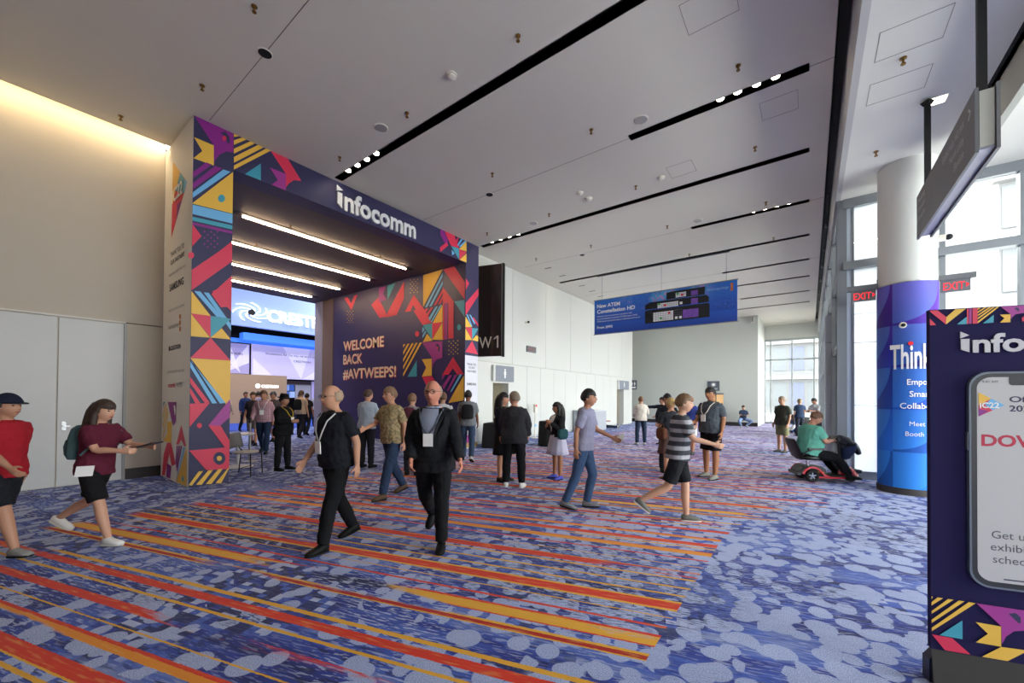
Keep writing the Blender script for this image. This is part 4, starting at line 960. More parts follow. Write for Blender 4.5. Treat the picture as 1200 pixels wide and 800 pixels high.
MB().box(0, .0012, 9.002-5.87, 9.598-5.87, .0, 2.92).build('white_panel', mat('pale_lilac_white_print', '#dcdce6', .5), pr)
hd = MB().box(-.45, 0, 2.74-5.87, 9.0-5.87, 5.82, CZ-.004).build('header', navy_p, portal)
xpl = lambda a, b: (0, a-5.87, b)
decals('printed_shape', GFX_LC, PC, xpl, pl, (1,0,0)); decals('printed_shape', GFX_HD, PC, xpl, hd, (1,0,0)); decals('printed_shape', GFX_RC, PC, xpl, pr, (1,0,0))
decals('printed_shape', GFX_LS, PC, lambda a, b: (a-XP, 2.139-5.87, b), pl, (0,-1,0))
# raised infocomm letters
let_m = mat('raised_white_letters', '#e6e6e6', .4, var=.02)
mb = MB()
y0 = 4.75-5.87
mb.prism([(.01, y0, 5.98), (.01, y0+.115, 5.90), (.01, y0+.115, 6.24), (.01, y0, 6.24)], (.05, 0, 0))
mb.prism([(.01, y0-.02, 6.265), (.01, y0+.13, 6.32), (.01, y0-.02, 6.395)], (.05, 0, 0))
mb.build('letter', let_m, hd)
text('nfocomm', hd, (.03, y0+.17, 5.905), (0,1,0), (0,0,1), 2.07, .46, let_m, .028, 'letter', depth=.025)
# partner names on the side face
yy = 2.139-5.87-.004
for s, a, z, w, h, bo, m in (('THANK YOU TO', -9.911, 4.273, .873, .094, .012, ink), ('OUR PARTNERS', -9.902, 4.115, .893, .091, .012, ink), ('PRESENTING SHOW PARTNER', -10.0, 3.902, 1.07, .05, 0, ink_l), ('SAMSUNG', -9.933, 3.612, .907, .134, .03, ink),
                             ('STRATEGIC SHOW PARTNERS', -9.993, 3.208, 1.03, .047, 0, ink_l), ('Blackmagicdesign', -9.95, 2.877, .672, .084, 0, ink_l), ('CRESTRON', -9.80, 2.459, .65, .085, .03, ink), ('SUPPORTING SHOW PARTNER', -10.02, 2.023, 1.097, .05, 0, ink_l)):
    text(s, pl, (a-XP, yy, z), (1,0,0), (0,0,1), w, h, m, bo)
text('exertis', pl, (-9.921-XP, yy, 1.75), (1,0,0), (0,0,1), .46, .1, PC['R'], .012)
text('| ALMO', pl, (-9.42-XP, yy, 1.75), (1,0,0), (0,0,1), .42, .1, ink_l, 0)
text('iC22', pl, (-9.78-XP, yy-.02, 5.28), (1,0,0), (0,0,1), .66, .26, white_print, .03)
MB().cyl((-9.87-XP, yy, 2.50), (-9.87-XP, yy-.002, 2.50), .05, n=16).build('emblem', ink, pl)
for s, a, z, w, h, bo in (('THANK YOU', 9.082, 2.614, .43, .072, .01), ('TO OUR', 9.161, 2.512, .28, .067, .01), ('PARTNERS', 9.104, 2.393, .40, .064, .01), ('SAMSUNG', 9.089, 1.984, .43, .08, .03)):
    text(s, pr, (.004, a-5.87, z), (0,1,0), (0,0,1), w, h, ink, bo)
mb = MB(); mb.add([(.003, 9.0-5.87+.002, .5), (.003, 9.0-5.87+.002, .2), (.003, 9.45-5.87, .02), (.003, 9.598-5.87, .02), (.003, 9.598-5.87, .1)], [(0,1,2,3,4)], PC['M']); mb.add([(.004, 9.0-5.87+.002, .02), (.004, 9.598-5.87, .02), (.004, 9.598-5.87, .17), (.004, 9.0-5.87+.002, .17)], [(0,1,2,3)], mat('tan_print', '#b99a63', .5)); mb.build('graphic', None, pr)

# tunnel behind it
struct(MB().box(-17.9, -9.05, 2.6, 9.6, 5.82, 6.0).build('ceiling_portal', dark_in), 'dark soffit inside the portal', 'ceiling')
struct(MB().box(-17.9, -10.38, 2.5, 2.74, 0, 5.82).build('wall_portal_near', mat('dark_passage_wall', '#4b4348', .6)), 'dark near wall of the portal passage', 'wall')
mural = thing('mural_wall', 'purple printed wall reading WELCOME BACK #AVTWEEPS! with geometric shapes', 'mural', (-12.6, 9.0, 0))
pur = mat('deep_purple_print', '#332c5e', .45, var=.03)
MB().box(-16.4+12.6, -9.05+12.6, 0, .2, 0, 5.82).build('panel', pur, mural)
decals('printed_shape', GFX_WW, PC, lambda a, b: (a+12.6, 0, b), mural, (0,-1,0))
cream_p = mat('cream_letters', '#f2dcc0', .5); shadow_p = mat('red_letter_edge', '#c02f45', .5)
for s, z, w in (('WELCOME', 3.5, 2.79), ('BACK', 2.94, 1.4), ('#AVTWEEPS!', 2.34, 3.54)):
    text(s, mural, (-15.57+12.6+.03, -.012, z-.02), (1,0,0), (0,0,1), w, .40, shadow_p, .03)
    text(s, mural, (-15.57+12.6, -.016, z), (1,0,0), (0,0,1), w, .40, cream_p, .025)
struct(MB().box(-17.25, -16.4, 8.97, 9.2, 0, 5.82).build('wall_portal_jamb', mat('brown_jamb', '#6d5a4d', .5)), 'brown jamb at the end of the printed wall', 'wall')
struct(MB().box(-17.9, -17.25, 8.95, 9.2, 0, 5.82).build('wall_portal_end', mat('lilac_grey_panel', '#8f8c9b', .5)), 'grey panel beside the show floor opening', 'wall')
warm_glow = emitter('linear_lamp_glow', '#ffd9ac', 46.)
for i, (x, a, b_) in enumerate(((-10.57, 3.57, 8.23), (-12.63, 3.57, 8.25), (-14.7, 3.57, 8.3), (-16.8, 3.57, 8.25))):
    t_ = thing('linear_light', 'long warm linear ceiling lamp inside the portal, '+['nearest the header', 'second from the header', 'third from the header', 'deepest one'][i], 'light', (x, (a+b_)/2, 5.82), 0, 'linear lamps inside the portal')
    L_ = (b_-a)/2
    MB().box(-.05, .12, -L_-.2, L_+.25, -.012, .002).build('recess', black_m, t_); MB().box(-.03, .025, -L_, L_, -.05, -.012).build('diffuser', warm_glow, t_)
    for k in (-.6, .5):
        MB().cyl((.3, k*L_, -.05), (.3, k*L_, 0), .018, n=8).build('sprinkler_tip', brass, t_)

# ================================================================== show floor beyond
hall_dark = mat('hall_dark_grey', '#23242b', .9)
struct(MB().box(-40, -17.95, -6, 26, 10.0, 10.2).build('ceiling_show_floor', hall_dark), 'dark ceiling over the show floor', 'ceiling')
struct(MB().box(-40.2, -40, -6, 26, 0, 10).box(-40, -10.6, -6.2, -6, 0, 10).box(-40, -17.9, 26, 26.2, 0, 10).box(-18.0, -17.9, 9.2, 26, 0, 10).box(-18.0, -17.9, -6, 2.6, 0, 10).box(-18.0, -17.9, 2.6, 9.2, 5.82, 10).build('wall_show_floor', hall_dark), 'dark outer walls of the show floor', 'wall')
struct(MB().box(-40, -21, -6, 26, 0, .012).build('floor_booth', booth_m), 'blue carpet of the booth area', 'carpet')
for k, (x, y) in enumerate(((-21, 4), (-21, 11), (-24, 15))):  # unseen lamps added to brighten the show floor
    t_ = thing('added_hall_lamp', 'unseen high lamp added to light the show floor, %s' % ['nearest the portal', 'beside the printed wall end', 'farther back'][k], 'light', (x, y, 9.6), 0, 'added high hall lamps')
    MB().lathe([(.35, -.02), (.3, .15), (.1, .4)], n=16).build('shade', alu, t_)
    l = bpy.data.lights.new('added_hall_light', 'AREA'); l.energy = 520; l.size = 1.2; l.color = (.92, .94, 1); lo = bpy.data.objects.new('added_hall_light', l); COL.objects.link(lo); lo.location = (0, 0, -.05); lo.parent = t_
booth = thing('exhibition_booth', 'big exhibition booth with a glowing CRESTRON sign', 'booth', (-26, 10.5, 0))
def bx(y0, y1, z0, z1, dx0, dx1, name, m): return MB().box(dx0, dx1, y0-10.5, y1-10.5, z0, z1).build(name, m, booth)
sign_m = mat('backlit_sign_fabric', '#8fa5d8', .6, emit='#93aae6', estr=.38, var=.05)
fas = bx(2, 15, 5.62, 8.2, -.3, 0, 'sign_fascia', sign_m)
mb = MB(); mb.box(-.9, -.3, 9.0-10.5, 15-10.5, 4.88, 5.3); mb.box(-.95, -.9, 2-10.5, 15-10.5, 4.75, 5.0); mb.build('blue_edge', mat('blue_backlit_edge', '#3e7be8', .6, emit='#3e7be8', estr=.7), booth)
mb = MB()
for k in range(9): mb.box(-6, -1.2, -8.5+k*1.5, -8.4+k*1.5, 5.3, 5.42)
for k in range(4): mb.box(-5.8+k*1.3, -5.7+k*1.3, -8.5, 4.5, 5.2, 5.3)
mb.build('truss', black_m, booth)
scr = mat('lavender_screen', '#b9b2d8', .5, emit='#b6afd6', estr=.6, var=.1, vscale=.5); scr2 = mat('lavender_screen_shade', '#a59ccb', .5, emit='#a39bc9', estr=.5, var=.1); scr3 = mat('pale_facet_screen', '#c9c4e2', .5, emit='#cbc6e4', estr=.65)
bx(2, 9.66, 2.93, 4.72, -1.4, -1.25, 'screen', scr2); s2 = bx(9.7, 15, 2.7, 4.85, -1.1, -.95, 'screen', scr)
for pts in ([(8.4, 2.95), (9.6, 4.7), (9.64, 3.6)], [(8.0, 4.2), (8.6, 4.7), (9.2, 2.96)]):
    MB().prism([(-1.24, a-10.5, z) for a, z in pts], (.004, 0, 0)).build('screen_facet', scr3, booth)
for pts in ([(9.75, 2.72), (11.0, 2.72), (9.75, 3.9)], [(11.4, 4.84), (13.2, 4.84), (12.6, 2.72)], [(12.7, 2.72), (14.9, 2.72), (14.9, 4.2)]):
    MB().prism([(-.945, a-10.5, z) for a, z in pts], (.004, 0, 0)).build('screen_facet', scr3, booth)
desk = bx(2, 11.45, .012, 2.86, -.55, -.35, 'desk_wall', mat('tan_booth_wall_glow', '#b3977a', .6, emit='#b3977a', estr=.12))  # faint glow in the wall material stands in for booth lighting
for k in range(4):
    bx(11.5+k*.02, 11.52+k*.02, .0, 2.5, -.7, -.5, 'post', hall_dark) if k == 0 else None
bx(11.5, 13.4, 2.35, 2.6, -1.6, -1.2, 'shelf_head', mat('bronze_trim', '#6f6156', .5)); 
for (y0, y1, z0, z1, c) in ((11.5, 12.0, 1.95, 2.35, '#7e9ad8'), (12.05, 12.3, 1.95, 2.35, '#3d5fae'), (11.5, 12.0, 1.5, 1.9, '#4c6ab2'), (12.05, 12.35, 1.5, 1.9, '#9db6e6'), (12.4, 13.4, 1.0, 2.35, '#8d8d9b')):
    bx(y0, y1, z0, z1, -1.35, -1.25, 'display_panel', mat('display_'+c[1:], c, .4, emit=c, estr=.5))
bx(13.45, 15, 1.2, 2.6, -1.3, -1.2, 'screen', scr2)
glow_l = emitter('glowing_white_letters', '#ffffff', 1.5)
text('CRESTRON', booth, (.06, 10.12-10.5, 6.08), (0,1,0), (0,0,1), 4.6, .72, glow_l, .02, 'letter', depth=.05)
# swirl emblem: spiral petals
mb = MB(); cy_, cz_ = 9.28-10.5, 6.45
for k in range(7):
    a0 = k*2*math.pi/7; P_ = []; Q_ = []
    for j in range(9):
        t0 = j/8; r = .16+.52*t0; a = a0+1.6*t0; wid = .20*(1-.2*t0)
        for lst, s in ((P_, -wid/2), (Q_, wid/2)): lst.append((.05, cy_+1.45*r*math.cos(a+s*.9/(.4+r)), cz_+.82*r*math.sin(a+s*.9/(.4+r))))
    mb.prism(P_+Q_[::-1], (.06, 0, 0))
mb.build('emblem', glow_l, booth)
MB().cyl((.02, cy_, cz_), (.12, cy_, cz_), .17, n=14).build('emblem_eye', black_m, booth)
text('Innovations for the way we work today', booth, (-.93, 10.45-10.5, 4.17), (0,1,0), (0,0,1), 3.3, .16, ink, .0)
text('CRESTRON', booth, (-.93, 12.1-10.5, 3.82), (0,1,0), (0,0,1), 1.1, .13, ink_l, .02)
text('we work today', booth, (-1.23, 8.1-10.5, 4.05), (0,1,0), (0,0,1), 1.2, .16, ink, .0)
text('CRESTRON', booth, (-.34, 10.0-10.5, 2.1), (0,1,0), (0,0,1), .95, .17, glow_l, .04)
MB().cyl((-.34, 9.8-10.5, 2.19), (-.32, 9.8-10.5, 2.19), .13, n=16).build('emblem', glow_l, booth)

# ================================================================== signs
# W1 blade sign
a17 = math.radians(17)
w1 = thing('gate_sign', 'tall dark brown wall sign lettered W1', 'sign', (-9.02, 10.08, 2.98), a17)
MB().box(0, .86, -.05, .05, 0, 3.08).build('panel', mat('bronze_sign_gloss', '#2b221d', .16, spec=.8, var=.15, vscale=.7), w1)
MB().box(.862, .885, -.055, .075, -.02, 3.1).build('edge_trim', steel, w1); MB().box(.887, .93, -.03, .09, -.02, 3.1).build('edge_cap', black_m, w1)
psp = mat('pale_sign_print', '#b7aaa0', .5)
text('W', w1, (.06, -.054, .28), (1,0,0), (0,0,1), .46, .40, psp, .004)
MB().prism([(.70, -.052, .28), (.76, -.052, .28), (.76, -.052, .68), (.71, -.052, .68), (.60, -.052, .60), (.60, -.052, .55), (.70, -.052, .61)], (0, -.003, 0)).build('lettering', psp, w1)
# restroom signs
sg = mat('slate_sign_grey', '#7f858f', .5, var=.02); sgd = mat('dark_slate_sign', '#545b63', .5, var=.02)
def pict(parent, x, y, z, h, ax, m):      # small standing-figure pictogram on a plane
    mb = MB(); R_ = Vector(ax); n = R_.cross(Vector((0,0,1)))
    c = Vector((x, y, z)); mb.cyl(c+Vector((0,0,h*.88)), c+Vector((0,0,h*.88))+n*.006, h*.12, n=12)
    pts = [(-.17,.74),(.17,.74),(.2,.4),(.12,.4),(.1,0),(-.1,0),(-.12,.4),(-.2,.4)]
    mb.prism([c+R_*(a*h)+Vector((0,0,b_*h)) for a, b_ in pts], n*.006); mb.build('pictogram', m, parent)
for i, (y0, y1, z0, z1) in enumerate(((10.93, 12.04, 2.19, 2.76), (22.46, 24.0, 2.13, 2.66))):
    t_ = thing('restroom_sign', ('grey restroom sign with a white figure over the nearer doorway', 'grey restroom sign with a white figure over the farther doorway')[i], 'sign', (XW, (y0+y1)/2, z0), 0, 'restroom signs on the white wall')
    h_ = (y1-y0)/2
    MB().box(-.01, .1, -h_, h_, 0, z1-z0).build('board', sg, t_); MB().box(-.01, .102, -h_-.1, -h_, 0, z1-z0).build('side_cheek', white_wall, t_)
    pict(t_, .101, 0, .12, .34, (0, 1, 0), white_print)
t_ = thing('restroom_sign', 'small dark square sign at the corner where the white wall ends', 'sign', (-9.0, 24.87, 2.16), 0)
MB().box(-.19, .24, -.01, .04, 0, .6).build('board', sgd, t_)
for dx in (-.07, .1): pict(t_, dx, -.012, .25, .24, (1, 0, 0), white_print)
MB().box(-.1, .16, -.016, -.011, .1, .18).build('pictogram', white_print, t_)
t_ = thing('dining_sign', 'dark square sign with a white ring emblem on the far wall', 'sign', (-4.74, 27.1, 2.1), 0)
MB().box(-.33, .33, -.05, 0, 0, .6).build('board', sgd, t_)
mb = MB(); mb.cyl((0, -.056, .38), (0, -.05, .38), .09, n=20); mb.build('emblem', white_print, t_)
mb = MB()
for k in range(12):
    a = k*math.pi/6; mb.obox((.13*math.cos(a), -.053, .38+.13*math.sin(a)), (.012*math.cos(a), 0, .012*math.sin(a)), (0, .003, 0), (-.012*math.sin(a), 0, .012*math.cos(a)))
mb.build('emblem_ring', white_print, t_)
text('LEGENDS', t_, (0, -.054, .08), (1,0,0), (0,0,1), .46, .1, white_print, .01, align='C')
# serving hatch under it
t_ = thing('serving_hatch', 'lit wooden serving hatch in the far wall under the dark sign', 'counter', (-4.61, 27.1, 0), 0)
MB().box(-.41, .41, .02, .35, 1.0, 1.9).build('opening', mat('glowing_wood', '#d9b27e', .5, emit='#ffcf90', estr=.35), t_); MB().box(-.43, .43, -.03, .0, 1.88, 1.95).build('head_trim', sgd, t_); MB().box(-.02, .02, -.01, .02, 1.0, 1.9).build('mullion', sgd, t_); MB().box(-.43, .43, -.12, .0, .97, 1.02).build('sill', sgd, t_)  # wood given a warm glow in place of light inside the hatch
# exit signs on the column
exit_r = emitter('exit_red', '#e8202c', 1.2); exit_b = mat('exit_sign_grey', '#6b6d70', .5)
for i, (x0, x1) in enumerate(((1.78, 2.12), (.63, .97))):
    t_ = thing('exit_sign', ('red EXIT sign with arrow on the right side of the column', 'red EXIT sign on the left side of the column')[i], 'exit sign', ((x0+x1)/2, CY, 3.42), 0, 'exit signs on the column')
    hw = (x1-x0)/2
    MB().box(-hw, hw, -.015, .015, 0, .2).build('plate', exit_b, t_)
    sgn = -1 if i == 0 else 1
    MB().box(-hw-.02 if i == 0 else -hw-.06, hw+.06 if i == 0 else hw+.02, -.04, .04, .2, .29).build('housing', exit_b, t_)
    MB().box(sgn*(hw+.01), sgn*(hw+.05), -.03, .03, .08, .36).build('bracket', steel, t_)
    text('EXIT', t_, (-hw+.03, -.017, .035), (1,0,0), (0,0,1), hw*1.45, .13, exit_r, .004)
    MB().prism([(hw-.05, -.0165, .06), (hw-.05, -.0165, .14), (hw-.01, -.0165, .10)], (0, -.003, 0)).build('arrow', exit_r, t_)
# wall exit sign (grey) and camera on the white wall
t_ = thing('wall_exit_sign', 'small grey EXIT box high on the white wall', 'exit sign', (XW, 13.3, 3.44)); MB().box(0, .06, -.32, .32, 0, .24).build('plate', exit_b, t_)
text('EXIT', t_, (.064, -.26, .05), (0,1,0), (0,0,1), .5, .14, mat('dull_red', '#8e4a48', .6), .01)
t_ = thing('security_camera', 'small black camera high on the white wall', 'camera', (XW, 12.93, 4.55)); MB().cyl((0,0,.05), (.1,0,.05), .04, n=12).build('base', strip_m, t_); MB().ball((.14, 0, .05), .05, black_m).build('dome', black_m, t_, True)
t_ = thing('security_camera', 'white dome camera on the column above the right exit sign', 'camera', (CX+CR, CY-.05, 4.3)); MB().cyl((-.02,0,.04), (.07,0,.04), .055, n=14).build('mount', strip_m, t_); MB().ball((.11, -.01, .04), .05, black_m).build('dome', black_m, t_, True)
t_ = thing('security_camera', 'small round sensor set into the purple column wrap', 'camera', (1.27, 9.335, 2.87)); MB().cyl((0,.02,0), (-.003,-.025,0), .05, n=18).build('rim', strip_m, t_); MB().ball((0, -.03, 0), .03, black_m).build('dome', black_m, t_, True)
t_ = thing('wall_speaker', 'little white speaker at the top corner of the far wall', 'speaker', (-2.66, 27.1, 6.1)); MB().box(-.07, .07, -.12, 0, 0, .34).build('body', strip_m, t_); MB().box(-.05, .05, -.125, -.12, .03, .31).build('grille', spk_m, t_)

# hanging directory sign
hs = thing('hanging_directory', 'double sided grey directory sign hanging from two black posts', 'sign', (1.3, 6.65, 3.87))
grey_sign = mat('charcoal_sign_face', '#6a6b6d', .5, var=.03)
lilac = mat('lilac_grey_channel', '#a9a6b4', .4)
for x in (-.07, .06): MB().box(x-.012, x+.012, -1.22, 1.25, 0, .6).build('face_panel', grey_sign, hs)
MB().box(-.05, .045, -1.2, 1.23, .05, .57).build('core', mat('pale_sign_core', '#b9b8ac', .5), hs); MB().box(-.05, .045, -1.19, 1.22, .03, .05).build('underside', lilac, hs)
for y in (1.08, -1.05):
    MB().box(-.03, .03, y-.03, y+.03, .57, RZ-3.87-.02).build('post', black_m, hs); MB().lathe([(.075, RZ-3.87-.03), (.045, RZ-3.87-.08)], (0, y, 0), n=4).build('ceiling_plate', black_m, hs)
MB().box(-.0835, -.0825, .42, .425, .03, .57).build('panel_joint', alu, hs)
sp_ = mat('sign_lettering_pale', '#b9babb', .5)
for s, z, w in (('Exhibit Halls W2-W4', .41, .77), ('North Lobby', .27, .49), ('Elevator', .13, .34)):
    text(s, hs, (-.084, -.90, z), (0,-1,0), (0,0,1), w, .085, sp_, 0, align='R')
MB().prism([(-.083, -1.12, .45), (-.083, -1.05, .51), (-.083, -1.03, .49), (-.083, -1.08, .45), (-.083, -1.03, .41), (-.083, -1.05, .39)], (-.001, 0, 0)).build('arrow', sp_, hs)
for s, z in (('Meeting', .46), ('Connector', .34), ('Concourse', .22)): text(s, hs, (-.084, 1.15, z), (0,-1,0), (0,0,1), .4, .07, sp_, 0)

# hanging product banner
YN = 14.73
ban = thing('hanging_banner', 'wide blue banner for New ATEM Constellation HD hanging from the ceiling', 'banner', (-4.4, YN, 0))
def banner_print():
    m, t, b = _princ('blue_banner_print')
    tc = t.new('ShaderNodeTexCoord'); sp = t.new('ShaderNodeSeparateXYZ'); t.L.new(tc.outputs['Object'], sp.inputs[0]); x, z = sp.outputs[0], sp.outputs[2]
    g = t.ramp(t.m('DIVIDE', t.m('SUBTRACT', z, 4.15), 1.35), [(0, lin('#1c3f9c')), (.29, lin('#2457b8')), (.31, lin('#1b4fae')), (.6, lin('#1d5cc0')), (1, lin('#1c6fd0'))]).outputs[0]
    P = tc.outputs['Object']
    cloud = t.m('MULTIPLY', t.step(t.noise(P, 1.6, 4.), .42, .65), t.m('MULTIPLY', t.step(z, 4.85, 5.4), t.m('SUBTRACT', 1., t.step(t.m('ABSOLUTE', t.m('ADD', x, -.2)), .9, 1.9))))
    g = t.mix(t.m('MULTIPLY', cloud, .75), g, t.mix(t.step(t.noise(P, 9., 3.), .45, .6), lin('#4fc1e6'), lin('#d59ccb')))
    sky = t.m('MULTIPLY', t.m('MULTIPLY', t.step(t.noise(P, 22., 2.), .52, .66), t.step(x, 1.5, 2.2)), t.m('SUBTRACT', 1., t.step(t.m('ABSOLUTE', t.m('SUBTRACT', z, 4.78)), .12, .3)))
    g = t.mix(t.m('MULTIPLY', sky, .6), g, lin('#1a2258'))
    spk = t.m('MULTIPLY', t.step(t.noise(P, 60., 1.), .63, .7), t.step(z, 4.55, 4.7))
    g = t.mix(t.m('MULTIPLY', spk, .45), g, lin('#cfa9d8'))
    t.put(b.inputs['Base Color'], g); b.inputs['Roughness'].default_value = .5
    return m
MB().box(-2.52, 2.52, -.015, .015, 4.15, 5.51).build('print', banner_print(), ban)
MB().box(-2.55, 2.55, -.02, .02, 5.5, 5.53).build('top_rail', alu, ban); MB().box(-2.55, 2.55, -.02, .02, 4.13, 4.16).build('bottom_rail', alu, ban)
for x in (-2.2, .1, 2.2): MB().cyl((x, 0, 5.53), (x, 0, CZ-.02), .006, n=6).build('cable', alu, ban)
MB().box(-2.4, 2.3, -.02, .02, CZ-.045, CZ-.005).build('ceiling_track', alu, ban)
scr_w = mat('white_panel_print', '#e9e9ea', .5); dev_k = mat('black_device_print', '#17181c', .5); pxl = mat('violet_screen_print', '#7a4fb0', .5, var=.5, vscale=14.)
def bp_poly(pts, name, m, y=-.018): MB().prism([(a+4.4, y, b_) for a, b_ in pts], (0, -.002, 0)).build(name, m, ban)
bp_poly([(-4.116,5.41),(-3.904,5.43),(-2.834,5.43),(-2.856,5.16),(-4.115,5.16)], 'device_picture', dev_k)
bp_poly([(-4.883,5.06),(-4.71,5.14),(-2.80,5.14),(-2.723,5.06),(-2.723,4.89),(-4.882,4.89)], 'device_picture', dev_k)
bp_poly([(-4.882,4.83),(-4.80,4.86),(-2.78,4.86),(-2.70,4.83),(-2.70,4.38),(-4.881,4.37)], 'device_picture', dev_k)
for (x0, x1, z0, z1, nx, nz) in ((-3.797,-3.45,5.19,5.355,5,3), (-4.426,-3.71,4.888,5.06,10,3), (-4.579,-3.878,4.415,4.745,8,5)):
    bp_poly([(x0,z0),(x1,z0),(x1,z1),(x0,z1)], 'button_panel', scr_w, -.021)
    mb = MB()
    for k in range(1, nx): x = x0+(x1-x0)*k/nx; mb.box(x+4.4-.006, x+4.4+.006, -.0245, -.0235, z0, z1)
    for k in range(1, nz): z = z0+(z1-z0)*k/nz; mb.box(x0+4.4, x1+4.4, -.0245, -.0235, z-.006, z+.006)
    mb.build('button_grid', mat('grid_grey', '#9a9ca2', .5), ban)
for (x0, x1, z0, z1) in ((-3.287,-3.068,5.192,5.351), (-3.287,-3.067,4.889,5.08), (-3.557,-3.048,4.428,4.724)): bp_poly([(x0,z0),(x1,z0),(x1,z1),(x0,z1)], 'screen_picture', pxl, -.021)
for (x, z, c) in ((-3.62,5.22,'R'), (-4.2,4.93,'R'), (-4.06,4.64,'R')): bp_poly([(x,z),(x+.08,z),(x+.08,z+.07),(x,z+.07)], 'lit_button', red_print, -.0255)
for (x, z) in ((-3.77,5.28), (-4.41,5.0), (-4.35,4.48)): bp_poly([(x,z),(x+.08,z),(x+.08,z+.07),(x,z+.07)], 'lit_button', mat('green_print', '#2fa843', .5), -.0255)
for (x, z) in ((-3.82,4.43), (-3.68,4.43), (-3.66,4.93)): bp_poly([(x,z),(x+.09,z),(x+.09,z+.09),(x,z+.09)], 'button_print', scr_w, -.021)
mb = MB()
for r in range(3):
    for k in range(4): mb.box(.56+k*.07, .60+k*.07, -.0225, -.0215, 4.56+r*.08, 4.60+r*.08)
mb.build('button_print', mat('grey_button_print', '#55585f', .5), ban)
for s, x, z, w, h, bo in (('New ATEM', -6.804, 5.2, .95, .15, .025), ('Constellation HD', -6.803, 4.98, 1.54, .15, .025), ('Powerful new live production switchers with', -6.80, 4.83, 1.42, .055, 0), ('up to 40 standards converted 3G-SDI inputs, DVEs,', -6.8, 4.73, 1.64, .055, 0), ('ATEM advanced chroma keyers, multiviews and more!', -6.8, 4.63, 1.72, .055, 0), ('From $995', -6.8, 4.37, .65, .1, .02)):
    text(s, ban, (x+4.4, -.019, z), (1,0,0), (0,0,1), w, h, white_print, bo)
text('Blackmagicdesign', ban, (-2.76+4.4, -.019, 5.26), (1,0,0), (0,0,1), .63, .09, mat('pale_blue_print', '#8fb4dd', .5), 0)
for k in range(3): bp_poly([(-2.075,5.165+k*.09),(-2.0,5.165+k*.09),(-2.0,5.24+k*.09),(-2.075,5.24+k*.09)], 'logo_square', PC['O'], -.018)

# ================================================================== standing info board, right foreground
KA = math.radians(16.5)
kio = thing('info_board', 'tall navy standing board with a big phone picture and infocomm at the top', 'board', (.545, 3.21, 0), KA)
navy_k = mat('navy_board_print', '#241f48', .8, var=.03, spec=.15)
MB().box(0, .95, 0, .03, .208, 2.112).build('panel', navy_k, kio)
mb = MB(); mb.add([(.0, -.002, .208), (.95, -.002, .208), (.93, .03, .208), (.02, .03, .208), (.012, -.002, 0), (.938, -.002, 0), (.9, .14, 0), (.05, .14, 0)], [(0,1,2,3)[::-1], (4,5,6,7)[::-1], (0,4,5,1), (1,5,6,2), (2,6,7,3), (3,7,4,0)]); mb.build('plinth', mat('charcoal_plinth', '#3b3732', .7, bump=.1, bscale=300), kio)
mb = MB(); mb.box(.01, .06, .035, .1, .0, .13); mb.prism([(.01, .035, .13), (.06, .035, .13), (.06, .035, .2)], (0, .06, 0)); mb.build('side_foot', mat('dark_blue_foot', '#23263a', .5), kio)
decals('printed_shape', GFX_KK, PC, lambda a, b: (a, 0, b), kio, (0,-1,0))
def rrect(x0, x1, z0, z1, r, n=6):
    P_ = []
    for cx, cz, a0 in ((x1-r, z1-r, 0), (x0+r, z1-r, 90), (x0+r, z0+r, 180), (x1-r, z0+r, 270)):
        for k in range(n+1):
            a = math.radians(a0+90*k/n); P_.append((cx+r*math.cos(a), cz+r*math.sin(a)))
    return P_
ph = MB().prism([(a, -.0, b_) for a, b_ in rrect(.153, .80, .595, 1.757, .085)], (0, -.022, 0)).build('phone_edge', mat('phone_edge_grey', '#6d7684', .4), kio)
MB().prism([(a, -.0222, b_) for a, b_ in rrect(.163, .79, .605, 1.747, .078)], (0, -.001, 0)).build('phone_bezel', mat('phone_bezel_dark', '#2c2c31', .4), kio)
MB().prism([(a, -.0235, b_) for a, b_ in rrect(.183, .77, .632, 1.727, .06)], (0, -.001, 0)).build('phone_screen', mat('phone_screen_print', '#c2bfbf', .5, var=.01), kio)
MB().prism([(a, -.0248, b_) for a, b_ in rrect(.31, .64, 1.683, 1.735, .015)], (0, -.001, 0)).build('phone_notch', mat('phone_bezel_dark', '#2c2c31'), kio)
MB().prism([(.148, 0, 1.33), (.153, 0, 1.33), (.153, 0, 1.43), (.148, 0, 1.43)], (0, -.018, 0)).build('phone_button', mat('phone_edge_grey', '#6d7684'), kio)
for pts, c in (([(.19, 1.645), (.292, 1.577), (.19, 1.515)], 'R'), ([(.19, 1.645), (.24, 1.612), (.19, 1.575)], 'Y'), ([(.24, 1.612), (.292, 1.577), (.245, 1.55), (.215, 1.578)], 'B'), ([(.19, 1.555), (.23, 1.545), (.19, 1.515)], 'P')):
    MB().prism([(a, -.0248, b_) for a, b_ in pts], (0, -.0006 if c == 'R' else -.0012, 0)).build('logo_print', PC[c], kio)
text('iC22', kio, (.193, -.0275, 1.562), (1,0,0), (0,0,1), .078, .03, white_print, .03)
text('9:41 AM', kio, (.205, -.0252, 1.697), (1,0,0), (0,0,1), .062, .013, ink, 0)
navy_ink = mat('navy_ink', '#2a2a4e', .5)
text('Official', kio, (.311, -.0252, 1.594), (1,0,0), (0,0,1), .17, .032, navy_ink, .02); text('2022 App', kio, (.311, -.0252, 1.545), (1,0,0), (0,0,1), .21, .032, navy_ink, .02)
text('DOWNLOAD', kio, (.20, -.0252, 1.358), (1,0,0), (0,0,1), .55, .062, mat('crimson_print', '#b9173e', .5), .03)
for s, x, z in (('Get updates,', .239, .865), ('exhibitor list,', .235, .80), ('schedules', .243, .735)): text(s, kio, (x, -.0252, z), (1,0,0), (0,0,1), None, .042, mat('grey_ink', '#55555c', .5), 0)
